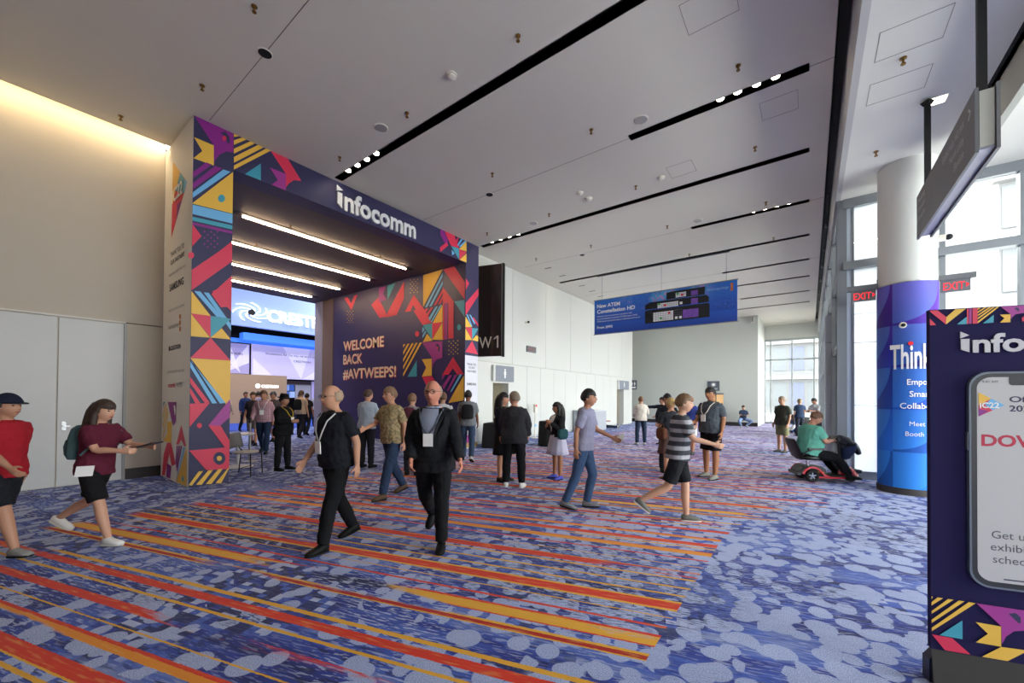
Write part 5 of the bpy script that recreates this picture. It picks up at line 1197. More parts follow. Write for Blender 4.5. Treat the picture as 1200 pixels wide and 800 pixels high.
MB().box(.285, .66, -.0262, -.0252, .648, .654).build('home_bar', navy_ink, kio)
lt = mat('pale_grey_letters', '#c9c7c9', .5)
mb = MB(); mb.prism([(.129, -.001, 1.882), (.165, -.001, 1.866), (.165, -.001, 1.94), (.129, -.001, 1.94)], (0, -.006, 0)); mb.prism([(.127, -.001, 1.944), (.164, -.001, 1.96), (.127, -.001, 1.982)], (0, -.006, 0)); mb.build('letter', lt, kio)
text('nfocomm', kio, (.176, -.008, 1.867), (1,0,0), (0,0,1), .62, .1, lt, .028, 'letter', depth=.003)
# ================================================================== furniture and vehicles
chrome = mat('chrome', '#c9cbcd', .15, metal=1.); rubber = mat('black_rubber', '#141414', .85); blk_pl = mat('black_plastic', '#17181a', .4, spec=.6); red_pl = mat('red_gloss_plastic', '#c01526', .25, spec=.7)
vinyl = mat('black_vinyl', '#101114', .45, bump=.1, bscale=120)
def wheel(parent, x, y, r, w, rim_m):
    t_ = MB(); n = 24; prof = [(r*.62, -w/2), (r*.9, -w/2), (r, -w*.3), (r, w*.3), (r*.9, w/2), (r*.62, w/2)]
    v = []; f = []
    for i in range(n):
        a = 2*math.pi*i/n
        for pr_, py in prof: v.append((x+pr_*math.cos(a), y+py, r+pr_*math.sin(a)))
    k = len(prof)
    for i in range(n):
        for j in range(k): f.append((i*k+j, i*k+(j+1) % k, ((i+1) % n)*k+(j+1) % k, ((i+1) % n)*k+j))
    t_.add(v, f); ty = t_.build('tyre', rubber, parent, True, 50)
    mb = MB(); mb.cyl((x, y-w*.3, r), (x, y+w*.3, r), r*.16, n=12)
    for q in range(5):
        a = 2*math.pi*q/5+.3
        mb.obox((x+r*.38*math.cos(a), y, r+r*.38*math.sin(a)), (r*.28*math.cos(a), 0, r*.28*math.sin(a)), (0, w*.28, 0), (-r*.09*math.sin(a), 0, r*.09*math.cos(a)))
    mb.build('rim', rim_m, parent)
    return ty
def mobility_scooter(label, loc, rz, body, shroud):
    s = thing('mobility_scooter', label, 'scooter', loc, rz)       # forward = +x
    for y in (-.2, .2): wheel(s, 0, y, .118, .075, chrome)
    wheel(s, .78, 0, .11, .07, chrome)
    # deck
    MB().prism([(-.12, -.19, .09), (.62, -.17, .075), (.66, -.12, .12), (.1, -.19, .15)], (0, .36, 0)).build('deck', blk_pl, s)
    MB().box(.08, .64, -.2, -.185, .075, .11).build('deck_trim', body, s); MB().box(.08, .64, .185, .2, .075, .11).build('deck_trim', body, s)
    # rear shroud: arched over the wheels
    side = [(-.2, .13), (-.19, .24), (-.08, .30), (.2, .29), (.27, .24), (.27, .13), (.15, .12)]
    MB().prism([(a, -.15, z) for a, z in side], (0, .3, 0)).build('motor_cover', blk_pl, s)
    arch = [(-.17, .15)]+[(.145*math.cos(math.radians(a))*1.08, .118+.15*math.sin(math.radians(a))) for a in range(165, 20, -12)]+[(.2, .12), (.28, .10), (.28, .13), (.2, .16)]+[(.145*math.cos(math.radians(a))*1.25, .118+.182*math.sin(math.radians(a))) for a in range(25, 170, 12)]
    for y in (-.245, .2): MB().prism([(a, y, z) for a, z in arch], (0, .045, 0)).build('fender', body, s)
    MB().box(-.24, -.2, -.19, .19, .12, .18).build('rear_bumper', blk_pl, s)
    MB().box(.05, .24, -.155, -.15, .17, .20).build('side_badge', mat('orange_badge', '#b5632a', .5), s)
    # seat on a post
    MB().cyl((.02, 0, .28), (.02, 0, .42), .03, n=12).build('seat_post', chrome, s)
    MB().loft([(Vector((.02, 0, .42)), Vector((.2, 0, 0)), Vector((0, .2, 0))), (Vector((.03, 0, .45)), Vector((.24, 0, 0)), Vector((0, .235, 0))), (Vector((.03, 0, .49)), Vector((.23, 0, 0)), Vector((0, .225, 0)))], 20).build('seat', vinyl, s, True, 50)
    MB().loft([(Vector((-.17, 0, .46)), Vector((.035, 0, .01)), Vector((0, .2, 0))), (Vector((-.22, 0, .60)), Vector((.045, 0, .01)), Vector((0, .22, 0))), (Vector((-.28, 0, .76)), Vector((.04, 0, .01)), Vector((0, .21, 0))), (Vector((-.30, 0, .82)), Vector((.02, 0, .01)), Vector((0, .18, 0)))], 16).build('backrest', vinyl, s, True, 50)
    for y in (-.27, .27):
        mb = MB(); mb.tube([(-.2, y, .52), (-.12, y, .60), (-.02, y, .63)], .012, 8); mb.obox((.03, y, .645), (.13, 0, 0), (0, .03, 0), (0, 0, .018)); mb.build('armrest', blk_pl, s)
    # front shroud, tiller, handlebar, basket bag
    MB().loft([(Vector((.74, 0, .13)), Vector((.16, 0, 0)), Vector((0, .17, 0))), (Vector((.72, 0, .22)), Vector((.13, 0, 0)), Vector((0, .13, 0))), (Vector((.66, 0, .32)), Vector((.07, 0, 0)), Vector((0, .07, 0))), (Vector((.62, 0, .38)), Vector((.045, 0, 0)), Vector((0, .045, 0)))], 18).build('front_shroud', shroud, s, True, 50)
    MB().prism([(.64, -.1, .16), (.9, -.1, .18), (.92, -.1, .24), (.86, -.1, .25), (.66, -.1, .2)], (0, .2, 0)).build('front_fender', blk_pl, s)
    MB().tube([(.62, 0, .36), (.59, 0, .55), (.57, 0, .74)], [.032, .028, .028], 10).build('tiller', blk_pl, s)
    mb = MB(); mb.obox((.56, 0, .80), (.09, 0, -.06), (0, .12, 0), (.02, 0, .03)); mb.build('control_head', blk_pl, s)
    mb = MB()
    for y in (-1, 1): mb.tube([(.54, 0, .83), (.50, y*.14, .84), (.45, y*.22, .82), (.40, y*.24, .78)], [.014, .014, .016, .016], 8)
    mb.build('handlebar', blk_pl, s)
    MB().loft([(Vector((.66, 0, .45)), Vector((.08, 0, .02)), Vector((0, .13, 0))), (Vector((.72, 0, .58)), Vector((.12, 0, .04)), Vector((0, .16, 0))), (Vector((.72, 0, .70)), Vector((.13, 0, .06)), Vector((0, .17, 0)))], 12).build('basket', mat('navy_bag_cloth', '#1c2a4d', .8), s, True, 60)
    MB().tube([(.56, 0, .86), (.70, .02, .80), (.84, 0, .68), (.93, 0, .54)], [.05, .085, .075, .04], 10, sub=3).build('draped_bag', vinyl, s, True)
    return s
scooter_rz = math.radians(27)
scooter = mobility_scooter('red and black mobility scooter with a seated rider in a green polo', (-.05, 9.87, 0), scooter_rz, red_pl, red_pl)
blue_pl = mat('blue_plastic', '#2f62c4', .35)
sc2 = mobility_scooter('empty blue mobility scooter far behind the green shirted rider', (-.3, 22.6, 0), math.radians(120), blue_pl, mat('white_plastic', '#d8d9dc', .4))

# visitor chair and bistro table beside the left pillar
def side_chair(label, loc, rz):
    c = thing('side_chair', label, 'chair', loc, rz)     # faces +y
    sm = mat('grey_chair_shell', '#6f6c69', .5); st = mat('lighter_seat_pad', '#a7a39c', .7)
    MB().loft([(Vector((0, 0, .44)), Vector((.2, 0, 0)), Vector((0, .2, 0))), (Vector((0, .01, .455)), Vector((.235, 0, 0)), Vector((0, .225, 0))), (Vector((0, .01, .475)), Vector((.225, 0, 0)), Vector((0, .215, 0)))], 18).build('seat', st, c, True, 50)
    v = []; f = []; n = 10; rows = 5
    for sgn in (0, .018):
        for j in range(rows):
            for i in range(n):
                x = (i/(n-1)-.5)*2; z = .55+.29*j/(rows-1); wv = .215*(1-.25*max(0, j/(rows-1)-.5)**1.5)
                v.append((x*wv, -.235-.05*j/(rows-1)+.07*x*x*1.0-sgn, z))
    q = rows*n
    for j in range(rows-1):
        for i in range(n-1):
            a = j*n+i; f.append((a, a+1, a+n+1, a+n)); f.append((q+a+n, q+a+n+1, q+a+1, q+a))
    for i in range(n-1): f.append((i+1, i, q+i, q+i+1)); a = (rows-1)*n+i; f.append((a, a+1, q+a+1, q+a))
    for j in range(rows-1): a = j*n; f.append((a, a+n, q+a+n, q+a)); a = j*n+n-1; f.append((a+n, a, q+a, q+a+n))
    MB().add(v, f).build('backrest', sm, c, True)
    for s in (-1, 1):
        MB().tube([(s*.20, .2, .455), (s*.215, .22, .0)], .011, 8).build('leg', blk_pl, c)
        MB().tube([(s*.2, -.2, .44), (s*.215, -.25, .0)], .011, 8).build('leg', blk_pl, c)
        MB().tube([(s*.2, -.15, .44), (s*.21, -.24, .52), (s*.19, -.25, .6)], .011, 8).build('back_stay', blk_pl, c)
    MB().tube([(-.208, .0, .16), (.208, .0, .16)], .009, 6).build('stretcher', blk_pl, c)
    return c
side_chair('grey stacking chair standing against the decorated pillar', (-9.15, 3.2, 0), math.radians(-48))
def bistro(label, loc):
    t_ = thing('bistro_table', label, 'table', loc)
    wm = mat('white_table_metal', '#d9d9d9', .4)
    MB().lathe([(.3, 0), (.3, .012), (.1, .03), (.045, .06)], n=24).build('base', wm, t_, True, 40); MB().cyl((0,0,.05), (0,0,.72), .035, n=14).build('stem', wm, t_, True, 40); MB().lathe([(.3, .715), (.32, .725), (.32, .745), (.3, .75)], n=28).build('table_top', wm, t_, True, 40)
    return t_
bistro('small white pedestal table behind the grey stacking chair', (-10.3, 3.45, 0))
# stanchion with black pole behind
t_ = thing('stanchion', 'slim grey post between the pillar and the table', 'post', (-10.9, 3.9, 0)); MB().lathe([(.16, 0), (.16, .015), (.03, .03)], n=20).build('base', steel, t_); MB().cyl((0,0,.02), (0,0,1.0), .028, n=12).build('pole', steel, t_); MB().lathe([(.034, .94), (.034, 1.06), (.02, 1.08)], n=12).build('head', blk_pl, t_)

# draped black tables in front of the white wall
drape_m = mat('black_drape_cloth', '#131416', .85, bump=.15, bscale=40)
def draped_table(label, loc, rx, ry, h, rz=0., round_=False):
    t_ = thing('draped_table', label, 'table', loc, rz)
    n = 72; v = []; f = []
    for j, (z, k) in enumerate(((h, .97), (h-.03, 1.), (h*.5, 1.03), (0.01, 1.06))):
        for i in range(n):
            a = 2*math.pi*i/n
            if round_: px, py = math.cos(a), math.sin(a)
            else:
                c_, s_ = math.cos(a), math.sin(a); e = .35
                px = math.copysign(abs(c_)**e, c_); py = math.copysign(abs(s_)**e, s_)
            w = 1+(.035*math.sin(a*14+j) if j > 1 else 0)*(j-1)*.5
            v.append((px*rx*k*w, py*ry*k*w, z))
    for j in range(3):
        for i in range(n): f.append((j*n+(i+1) % n, j*n+i, (j+1)*n+i, (j+1)*n+(i+1) % n))
    f.append(tuple(range(n))); f.append(tuple(reversed(range(3*n, 4*n))))
    MB().add(v, f).build('drape', drape_m, t_, True, 60)
    MB().lathe([(.9*min(rx, ry), h-.001), (.9*min(rx, ry), h+.004)], n=24).build('table_top', drape_m, t_)
    return t_
draped_table('black draped table left of the man in the dark suit', (-7.95, 10.0, 0), .5, .42, .78, .3)
draped_table('black draped high table right of the man in the dark suit', (-6.9, 11.4, 0), .42, .42, .82, 0, True)
def cup(label, loc):
    t_ = thing('drink_cup', label, 'cup', loc, 0, 'dark cups on the draped table'); MB().lathe([(.034, 0), (.042, .13)], n=14).build('body', blk_pl, t_, True, 40); MB().lathe([(.044, .13), (.044, .145), (.03, .15)], n=14).build('lid', blk_pl, t_)
cup('dark cup on the left draped table, left one', (-8.15, 9.93, .785)); cup('dark cup on the left draped table, right one', (-7.80, 10.02, .785))
t_ = thing('sanitizer_stand', 'white floor stand with a red and blue label by the white wall', 'stand', (-8.75, 13.2, 0))
MB().lathe([(.15, 0), (.15, .015)], n=20).build('base', strip_m, t_); MB().cyl((0,0,.015), (0,0,1.05), .02, n=10).build('pole', strip_m, t_); MB().box(-.05, .06, -.07, .07, 1.02, 1.34).build('dispenser', strip_m, t_); MB().box(.061, .063, -.05, .05, 1.24, 1.33).build('red_label', red_print, t_); MB().box(.021, .03, -.05, .05, .45, .55).build('blue_label', PC['B'], t_)
# grey reception counter by the wall
t_ = thing('info_counter', 'pale grey counter box standing against the white wall', 'counter', (-8.45, 17.8, 0))
cg = mat('counter_grey', '#a9adb4', .5); MB().box(-.55, .45, -.9, .6, .06, .98).build('body', cg, t_); MB().box(-.57, .48, -.93, .63, .98, 1.02).build('top', mat('counter_top', '#c9ccd0', .4), t_); MB().box(-.5, .4, -.85, .55, 0, .06).build('plinth', base_dark, t_)
t_ = thing('black_case', 'black upright case beside the glazing behind the rider', 'case', (.18, 19.5, 0)); MB().box(-.2, .2, -.18, .18, .05, .8).build('body', blk_pl, t_); MB().tube([(-.1, 0, .8), (-.1, 0, .9), (.1, 0, .9), (.1, 0, .8)], .012, 6).build('handle', blk_pl, t_)
for sx in (-.15, .15): MB().cyl((sx, -.1, .03), (sx, .1, .03), .03, n=10).build('caster', rubber, t_)
# ================================================================== people
REMESH = []
WRINKLE = bpy.data.textures.new('cloth_folds', 'CLOUDS'); WRINKLE.noise_scale = .11; WRINKLE.noise_depth = 2
def remesh_later(o, vox, it=3, folds=0., mid=.36):
    md = o.modifiers.new('r', 'REMESH'); md.mode = 'VOXEL'; md.voxel_size = vox; md.use_smooth_shade = True
    if it:
        sm = o.modifiers.new('s', 'SMOOTH'); sm.factor = .5; sm.iterations = it
    if folds:
        dm = o.modifiers.new('d', 'DISPLACE'); dm.texture = WRINKLE; dm.strength = folds; dm.mid_level = mid; dm.texture_coords = 'GLOBAL'
    REMESH.append(o)
def finish_remesh():
    dg = bpy.context.evaluated_depsgraph_get()
    for o in REMESH:
        me = bpy.data.meshes.new_from_object(o.evaluated_get(dg)); m = o.data.materials[0]
        o.modifiers.clear(); old = o.data; nm = old.name; o.data = me
        me.materials.clear(); me.materials.append(m)
        me.polygons.foreach_set('use_smooth', [True]*len(me.polygons)); bpy.data.meshes.remove(old); me.name = nm
def skin(c): return mat('skin_'+c.strip('#'), c, .55, var=.06, vscale=20., spec=.35)
def cloth(c, rough=.85): return mat('cloth_'+c.strip('#'), c, rough, var=.12, vscale=7., bump=.35, bscale=26., spec=.2)
def patterned(name, c1, c2, kind, sc=18.):
    if name in _M: return _M[name]
    m, t, b = _princ(name); tc = t.new('ShaderNodeTexCoord'); P = tc.outputs['Object']
    sp = t.new('ShaderNodeSeparateXYZ'); t.L.new(P, sp.inputs[0])
    if kind == 'stripe': f = t.m('GREATER_THAN', t.m('FRACT', t.m('MULTIPLY', sp.outputs[2], sc)), .55)
    elif kind == 'plaid':
        f = t.m('ADD', t.m('MULTIPLY', t.m('GREATER_THAN', t.m('FRACT', t.m('MULTIPLY', sp.outputs[2], sc)), .6), .5), t.m('MULTIPLY', t.m('GREATER_THAN', t.m('FRACT', t.m('MULTIPLY', sp.outputs[0], sc)), .6), .5))
    else: f = t.step(t.noise(P, sc, 2.), .45, .58)
    t.put(b.inputs['Base Color'], t.mix(f, lin(c1), lin(c2))); b.inputs['Roughness'].default_value = .85; b.inputs['Specular IOR Level'].default_value = .2
    bn = t.new('ShaderNodeBump'); bn.inputs['Strength'].default_value = .3; bn.inputs['Distance'].default_value = .01; t.put(bn.inputs['Height'], t.noise(P, 26., 3.)); t.L.new(bn.outputs[0], b.inputs['Normal'])
    _M[name] = m; return m
D = math.radians
X_, Y_, Z_ = Vector((1,0,0)), Vector((0,1,0)), Vector((0,0,1))
TORSO = [(.84,.115,.095,0),(.90,.165,.115,-.01),(.97,.172,.118,-.005),(1.06,.150,.105,.0),(1.16,.155,.108,.005),(1.27,.175,.116,.005),(1.36,.188,.112,.0),(1.42,.165,.092,-.01),(1.46,.105,.072,-.012),(1.49,.062,.06,-.008)]
def lerp_t(z):
    T = TORSO
    if z <= T[0][0]: return T[0][1:]
    for a, b in zip(T, T[1:]):
        if z <= b[0]:
            k = (z-a[0])/(b[0]-a[0]); return tuple(a[i]*(1-k)+b[i]*k for i in (1, 2, 3))
    return T[-1][1:]
def head_pt(d):
    x, y, z = d; px, py, pz = x*.077, y*.098, z*.118
    if z < 0:
        t_ = -z; px *= 1-.30*t_*t_
        if y > 0: py += .010*t_*y
        else: py *= 1-.38*t_
    if y > 0:
        py += .029*math.exp(-(x/.15)**2)*math.exp(-((z+.13)/.17)**2)
        for s in (-1, 1): py -= .014*math.exp(-(((x-s*.38)/.17)**2+((z-.07)/.11)**2))
        py += .005*math.exp(-((z-.22)/.09)**2)*math.exp(-(x/.5)**2)
        py += .005*math.exp(-((z+.47)/.07)**2)*math.exp(-(x/.28)**2)-.004*math.exp(-((z+.58)/.05)**2)*math.exp(-(x/.3)**2)
        py += .006*math.exp(-((z+.85)/.2)**2)*math.exp(-(x/.3)**2)
    return Vector((px, py, pz))
def sphere_dirs(nu=28, nv=20):
    out = []
    for j in range(nv+1):
        p = math.pi*j/nv-math.pi/2
        out.append([Vector((math.cos(p)*math.sin(2*math.pi*i/nu), math.cos(p)*math.cos(2*math.pi*i/nu), math.sin(p))) for i in range(nu)])
    return out
def grid_ball(mb, fn, nu=28, nv=20):
    rows = sphere_dirs(nu, nv); v = [fn(rows[0][0])]
    for j in range(1, nv): v += [fn(d) for d in rows[j]]
    v.append(fn(rows[nv][0])); f = []; top = len(v)-1
    for i in range(nu): f.append((0, 1+i, 1+(i+1) % nu))
    for j in range(nv-2):
        for i in range(nu):
            a = 1+j*nu+i; b = 1+j*nu+(i+1) % nu; f.append((a, a+nu, b+nu, b))
    o = 1+(nv-2)*nu
    for i in range(nu): f.append((o+(i+1) % nu, o+i, top))
    mb.add(v, f)
PHI0 = 36.894
LEG0 = dict(tp=0, kb=0, ab=2, fp=0)
ARM0 = dict(ap=3, aa=8, eb=14, ai=0)
def person(label, loc, face, h=1.72, girth=1., belly=0., lean=0., legs=None, arms=None, head=(0, 0), tone='#c48f72',
           top=('tee', '#888888'), bottom=('pants', '#222222'), shoes='#2a2a2a', hair=('short', '#3b2a1e'), extras=(), detail=1, group=None, name='person', base=None, topmat=None, z0=None):
    """face: 0 looks to picture right, 90 away, 180 left, 270 to the viewer"""
    s = h/1.75; wa = D(face+PHI0); rz = wa-math.pi/2
    vox = {0: .021, 1: .0135, 2: .0085}[detail]
    L = [dict(LEG0), dict(LEG0)]; A = [dict(ARM0), dict(ARM0)]
    for i in (0, 1):
        if legs and legs[i]: L[i].update(legs[i])
        if arms and arms[i]: A[i].update(arms[i])
    pel = Vector((0, 0, .95)); ln = D(lean)
    ax = Vector((0, math.sin(ln), math.cos(ln))); fw = Vector((0, math.cos(ln), -math.sin(ln)))
    def TP(z, ang=None, off=0., gx=1., gy=1.):       # point on / in the torso
        rx, ry, oy = lerp_t(z); g = girth if z < 1.38 else 1+(girth-1)*.4
        bl = belly*math.exp(-((z-1.08)/.13)**2)
        c = pel+ax*(z-.95)+fw*(oy+bl*.5)
        if ang is None: return c
        return c+X_*(math.cos(ang)*(rx*g+bl*.3+off)*gx)+fw*(math.sin(ang)*((ry*g+bl*.5)+off)*gy)
    def torso_rings(z0_, z1_, off, flare=0.):
        zs = sorted({z0_, z1_}|{t_[0] for t_ in TORSO if z0_ < t_[0] < z1_}); R_ = []
        for z in zs:
            rx, ry, oy = lerp_t(z); g = girth if z < 1.38 else 1+(girth-1)*.4
            if off > .01 and z < .97: rx, ry = .172, .118
            bl = belly*math.exp(-((z-1.08)/.13)**2); fl_ = flare*max(0, (1.06-z))
            R_.append((TP(z), X_*(rx*g+bl*.3+off+fl_), fw*(ry*g+bl*.5+off+fl_)))
        return R_
    # joints
    hips, knees, anks, fds, ups = [], [], [], [], []
    for i, sd in ((0, -1), (1, 1)):
        q = L[i]; hp = pel+Vector((sd*.088*min(girth, 1.12), 0, -.05)); tp, kb, ab = D(q['tp']), D(q['kb']), D(q['ab'])
        d1 = Vector((sd*math.sin(ab), math.sin(tp)*math.cos(ab), -math.cos(tp)*math.cos(ab))); kn = hp+d1*.43
        d2 = Vector((sd*math.sin(ab)*.3+q.get('sx', 0), math.sin(tp-kb), -math.cos(tp-kb))).normalized(); an = kn+d2*.40
        fp = D(q['fp']); fd = Vector((sd*.14, math.cos(fp), math.sin(fp))).normalized()
        hips.append(hp); knees.append(kn); anks.append(an); fds.append(fd); ups.append(Vector((0, -math.sin(fp), math.cos(fp))))
    sh, el, wr, hd_ = [], [], [], []
    for i, sd in ((0, -1), (1, 1)):
        q = A[i]; p0 = TP(1.405)+X_*(sd*.172*(1+(girth-1)*.5)); ap, aa = D(q['ap']), D(q['aa'])
        d1 = Vector((sd*math.sin(aa), math.sin(ap)*math.cos(aa), -math.cos(ap)*math.cos(aa))); e = p0+d1*.285
        fp_, ai = D(q['ap']+q['eb']), D(q['ai'])
        d2 = Vector((-sd*math.sin(ai)+sd*math.sin(aa)*.5*math.cos(ai), math.sin(fp_)*math.cos(ai), -math.cos(fp_)*math.cos(ai))).normalized(); w = e+d2*.25
        sh.append(p0); el.append(e); wr.append(w); hd_.append(d2)
    nk = TP(1.47); hy, hp_ = D(head[0]), D(head[1])
    hf = Vector((math.sin(hy)*math.cos(hp_), math.cos(hy)*math.cos(hp_), math.sin(hp_))); hr = Vector((math.cos(hy), -math.sin(hy), 0)); hu = hr.cross(hf)
    hc = nk+ax*.062+Vector((0, .020, 0))+hu*.085
    def HP(p): return hc+(hr*p[0]+hf*p[1]+hu*p[2])*1.09
    # ground
    low = min((anks[i]-ups[i]*.085+fds[i]*k).z for i in (0, 1) for k in (-.06, .17))
    if base == 'seat': low = min(low, (pel-Z_*.14).z)
    dz = -low if z0 is None else 0
    root = thing(name, label, 'person', (loc[0], loc[1], 0 if z0 is None else z0), rz, group)
    def fin(mb): mb.v = [((p[0])*s, (p[1])*s, (p[2]+dz)*s) for p in mb.v]; return mb
    def part(nm, mb, m, rm=True, it=3, sm=True, ang=None, folds=0.):
        o = fin(mb).build(nm, m, root, sm, ang)
        if rm: remesh_later(o, vox*s, it, folds, .5 if nm in ('trousers', 'shorts') else .34)
        return o
    tk, tc_ = top; bk, bc = bottom
    sleeve = {'tee': .78, 'polo': .78, 'long': 2., 'jacket': 2., 'tank': .1}[tk]
    leglen = {'pants': 2., 'shorts': .9, 'skirt': .2, 'dress': .2}[bk]
    # ---------- body: one skinned-over surface
    mb = MB(); mb.loft(torso_rings(.84, 1.49, -.012), 16)
    mb.tube([TP(1.43), nk, hc-hu*.07], [.062, .056, .055], 12)
    for i in (0, 1):
        q = .90 if leglen > .5 else 1.; r2 = .92 if leglen > 1 else 1.; g = 1+(girth-1)*.6
        mb.tube([hips[i]+Vector((0,0,.04)), hips[i]*.5+knees[i]*.5, knees[i], knees[i]*.68+anks[i]*.32-Vector((0,.008,0)), anks[i]], [.088*q*g, .074*q*g, .054*r2*g, .056*r2*g, .036], 12, sub=2)
        mb.tube([anks[i], anks[i]-ups[i]*.04-fds[i]*.02, anks[i]-ups[i]*.06+fds[i]*.06, anks[i]-ups[i]*.066+fds[i]*.15], [.034, .036, .032, .02], 10)
        aq = .9 if sleeve > 1 else 1.
        mb.tube([sh[i]-X_*((-1, 1)[i]*.02), sh[i]*.5+el[i]*.5, el[i], el[i]*.65+wr[i]*.35, wr[i]], [.052*g*aq, .047*g*aq, .038*g*aq, .037*aq*g, .026], 10, sub=2)
        # hand: palm, four fingers, thumb
        d = hd_[i]; sd = (-1, 1)[i]; pn = Vector((-sd, .15, 0)); pn = (pn-d*pn.dot(d)); pn = pn.normalized() if pn.length > .1 else d.orthogonal().normalized()
        wd = d.cross(pn).normalized()
        if wd.y < 0: wd = -wd
        pc = wr[i]+d*.05
        mb.loft([(wr[i]-d*.005, wd*.028, pn*.022), (pc-d*.01, wd*.040, pn*.018), (wr[i]+d*.092, wd*.040, pn*.014)], 10)
        cu = q_curl = A[i].get('curl', 25)
        if detail == 0:
            mb.loft([(wr[i]+d*.085, wd*.04, pn*.016), (wr[i]+d*.14+pn*.012, wd*.036, pn*.016), (wr[i]+d*.17+pn*.03, wd*.026, pn*.013)], 8)
        else:
            for k, (o_, ll) in enumerate(((.030, .070), (.010, .080), (-.010, .074), (-.029, .058))):
                a1, a2 = D(cu), D(cu*2.1); b0 = wr[i]+d*.085+wd*o_
                b1 = b0+(d*math.cos(a1)+pn*math.sin(a1))*ll*.5; b2 = b1+(d*math.cos(a2)+pn*math.sin(a2))*ll*.5
                mb.tube([b0, b1, b2], [.0105, .0095, .008], 7)
            t0 = wr[i]+d*.03+wd*.03; t1 = t0+(d*.6+wd*.65+pn*.3).normalized()*.04; t2 = t1+(d*.9+wd*.1+pn*.4).normalized()*.035
            mb.tube([t0, t1, t2], [.014, .012, .009], 7)
    grid_ball(mb, lambda d: HP(head_pt(d)))
    for sd in (-1, 1): mb.ball(HP((sd*.079, -.006, -.004)), (.010, .019, .031), None, 8, 6, (hr, hf, hu))
    part('body', mb, skin(tone), True, 2 if detail == 2 else 1)
    # ---------- clothes
    cm = topmat or cloth(tc_)
    mb = MB(); hem = {'tee': .86, 'polo': .87, 'long': .87, 'jacket': .80, 'tank': .88}[tk]; off = .026 if tk == 'jacket' else .022
    if bk == 'dress': hem = .95
    R_ = torso_rings(hem, 1.455, off, .08 if tk == 'jacket' else .03); mb.loft(R_, 18)
    mb.tube([TP(1.43), TP(1.475)], [.085, .068], 14)
    for i in (0, 1):
        g = 1+(girth-1)*.6; sx = (-1, 1)[i]; of = .016 if tk == 'jacket' else .012
        if sleeve < 1:
            e = sh[i].lerp(el[i], sleeve)
            if sleeve > .2: mb.tube([sh[i]-X_*sx*.03, sh[i].lerp(el[i], .3), e], [.064*g+.004, .064*g, .062*g], 12)
        else: mb.tube([sh[i]-X_*sx*.03, sh[i]*.5+el[i]*.5, el[i], el[i]*.5+wr[i]*.5, wr[i]-hd_[i]*.01], [.056*g+of, .052*g+of, .046*g+of, .042+of, .034+of], 12, sub=2)
    part({'tee': 't_shirt', 'polo': 'polo_shirt', 'long': 'shirt', 'jacket': 'jacket', 'tank': 'top'}[tk], mb, cm, True, 3, folds=.03)
    bm = cloth(bc); mb = MB(); g = 1+(girth-1)*.6
    if bk in ('pants', 'shorts'):
        mb.loft(torso_rings(.845, 1.02, .002), 18)
        for i in (0, 1):
            if bk == 'pants':
                lo = anks[i]+(knees[i]-anks[i]).normalized()*.0
                mb.tube([hips[i]+Vector((0,0,.05)), hips[i]*.5+knees[i]*.5, knees[i], knees[i]*.5+anks[i]*.5, lo], [.099*g, .090*g, .072*g, .068*g, .060], 14, sub=2)
            else:
                e = hips[i].lerp(knees[i], .86); mb.tube([hips[i]+Vector((0,0,.05)), hips[i].lerp(knees[i], .4), e], [.100*g, .098*g, .094*g], 14)
        part('trousers' if bk == 'pants' else 'shorts', mb, bm, True, 3, folds=.026)
    else:
        zt = 1.05; zb = .93-.43*.86 if bk == 'skirt' else .52
        n = 40; v = []; f = []
        for j in range(6):
            k = j/5; z = zt+(zb-zt)*k; rx, ry, oy = lerp_t(max(z, .9)); w = .018+(.10 if bk == 'skirt' else .05)*k
            kk = max(0, (.90-z))/.4; lx = 0
            c = TP(max(z, .88)); c = Vector((0, c.y+(knees[0].y+knees[1].y)*.5*kk, z if z < .95 else c.z))
            for i in range(n):
                a = 2*math.pi*i/n; ru = 1+.05*k*math.sin(a*11)
                v.append(c+X_*(math.cos(a)*(rx*girth+w)*ru)+Y_*(math.sin(a)*(ry*girth+w)*ru))
        for j in range(5):
            for i in range(n): f.append((j*n+(i+1) % n, j*n+i, (j+1)*n+i, (j+1)*n+(i+1) % n))
        f.append(tuple(range(n))); f.append(tuple(reversed(range(5*n, 6*n)))); mb.add(v, f)
        part('skirt', mb, bm, False)
    sm_ = cloth(shoes, .6)
    for i in (0, 1):
        mb = MB(); a, u, fd = anks[i], ups[i], fds[i]; sdv = u.cross(fd).normalized()
        mb.loft([(a-u*.035-fd*.065, sdv*.026, u*.03), (a-u*.04-fd*.045, sdv*.040, u*.046), (a-u*.028+fd*.0, sdv*.045, u*.056), (a-u*.046+fd*.06, sdv*.046, u*.04), (a-u*.056+fd*.13, sdv*.046, u*.030), (a-u*.064+fd*.185, sdv*.03, u*.018)], 12)
        o = part('shoe', mb, sm_, False)
        mb = MB(); mb.loft([(a-u*.085-fd*.06, sdv*.036, fd*.012), (a-u*.085-fd*.06, sdv*.036, fd*.012)], 4) if False else None
        mb = MB(); pts = [(-.07, .022), (-.05, .040), (.0, .044), (.07, .047), (.13, .046), (.17, .034), (.19, .015)]
        mb.prism([a-u*.086+fd*p+sdv*w for p, w in pts]+[a-u*.086+fd*p-sdv*w for p, w in reversed(pts)], u*.016); o2 = fin(mb).build('sole', cloth('#d9d6d0' if shoes in ('#e8e6e2', '#6a6a64') else '#1a1a1a'), o)
    # ---------- hair / hat
    hk, hcol = hair; hm = mat('hair_'+hcol.strip('#'), hcol, .6, var=.35, vscale=60., stretch=(1, 1, .15), bump=.3, bscale=90.)
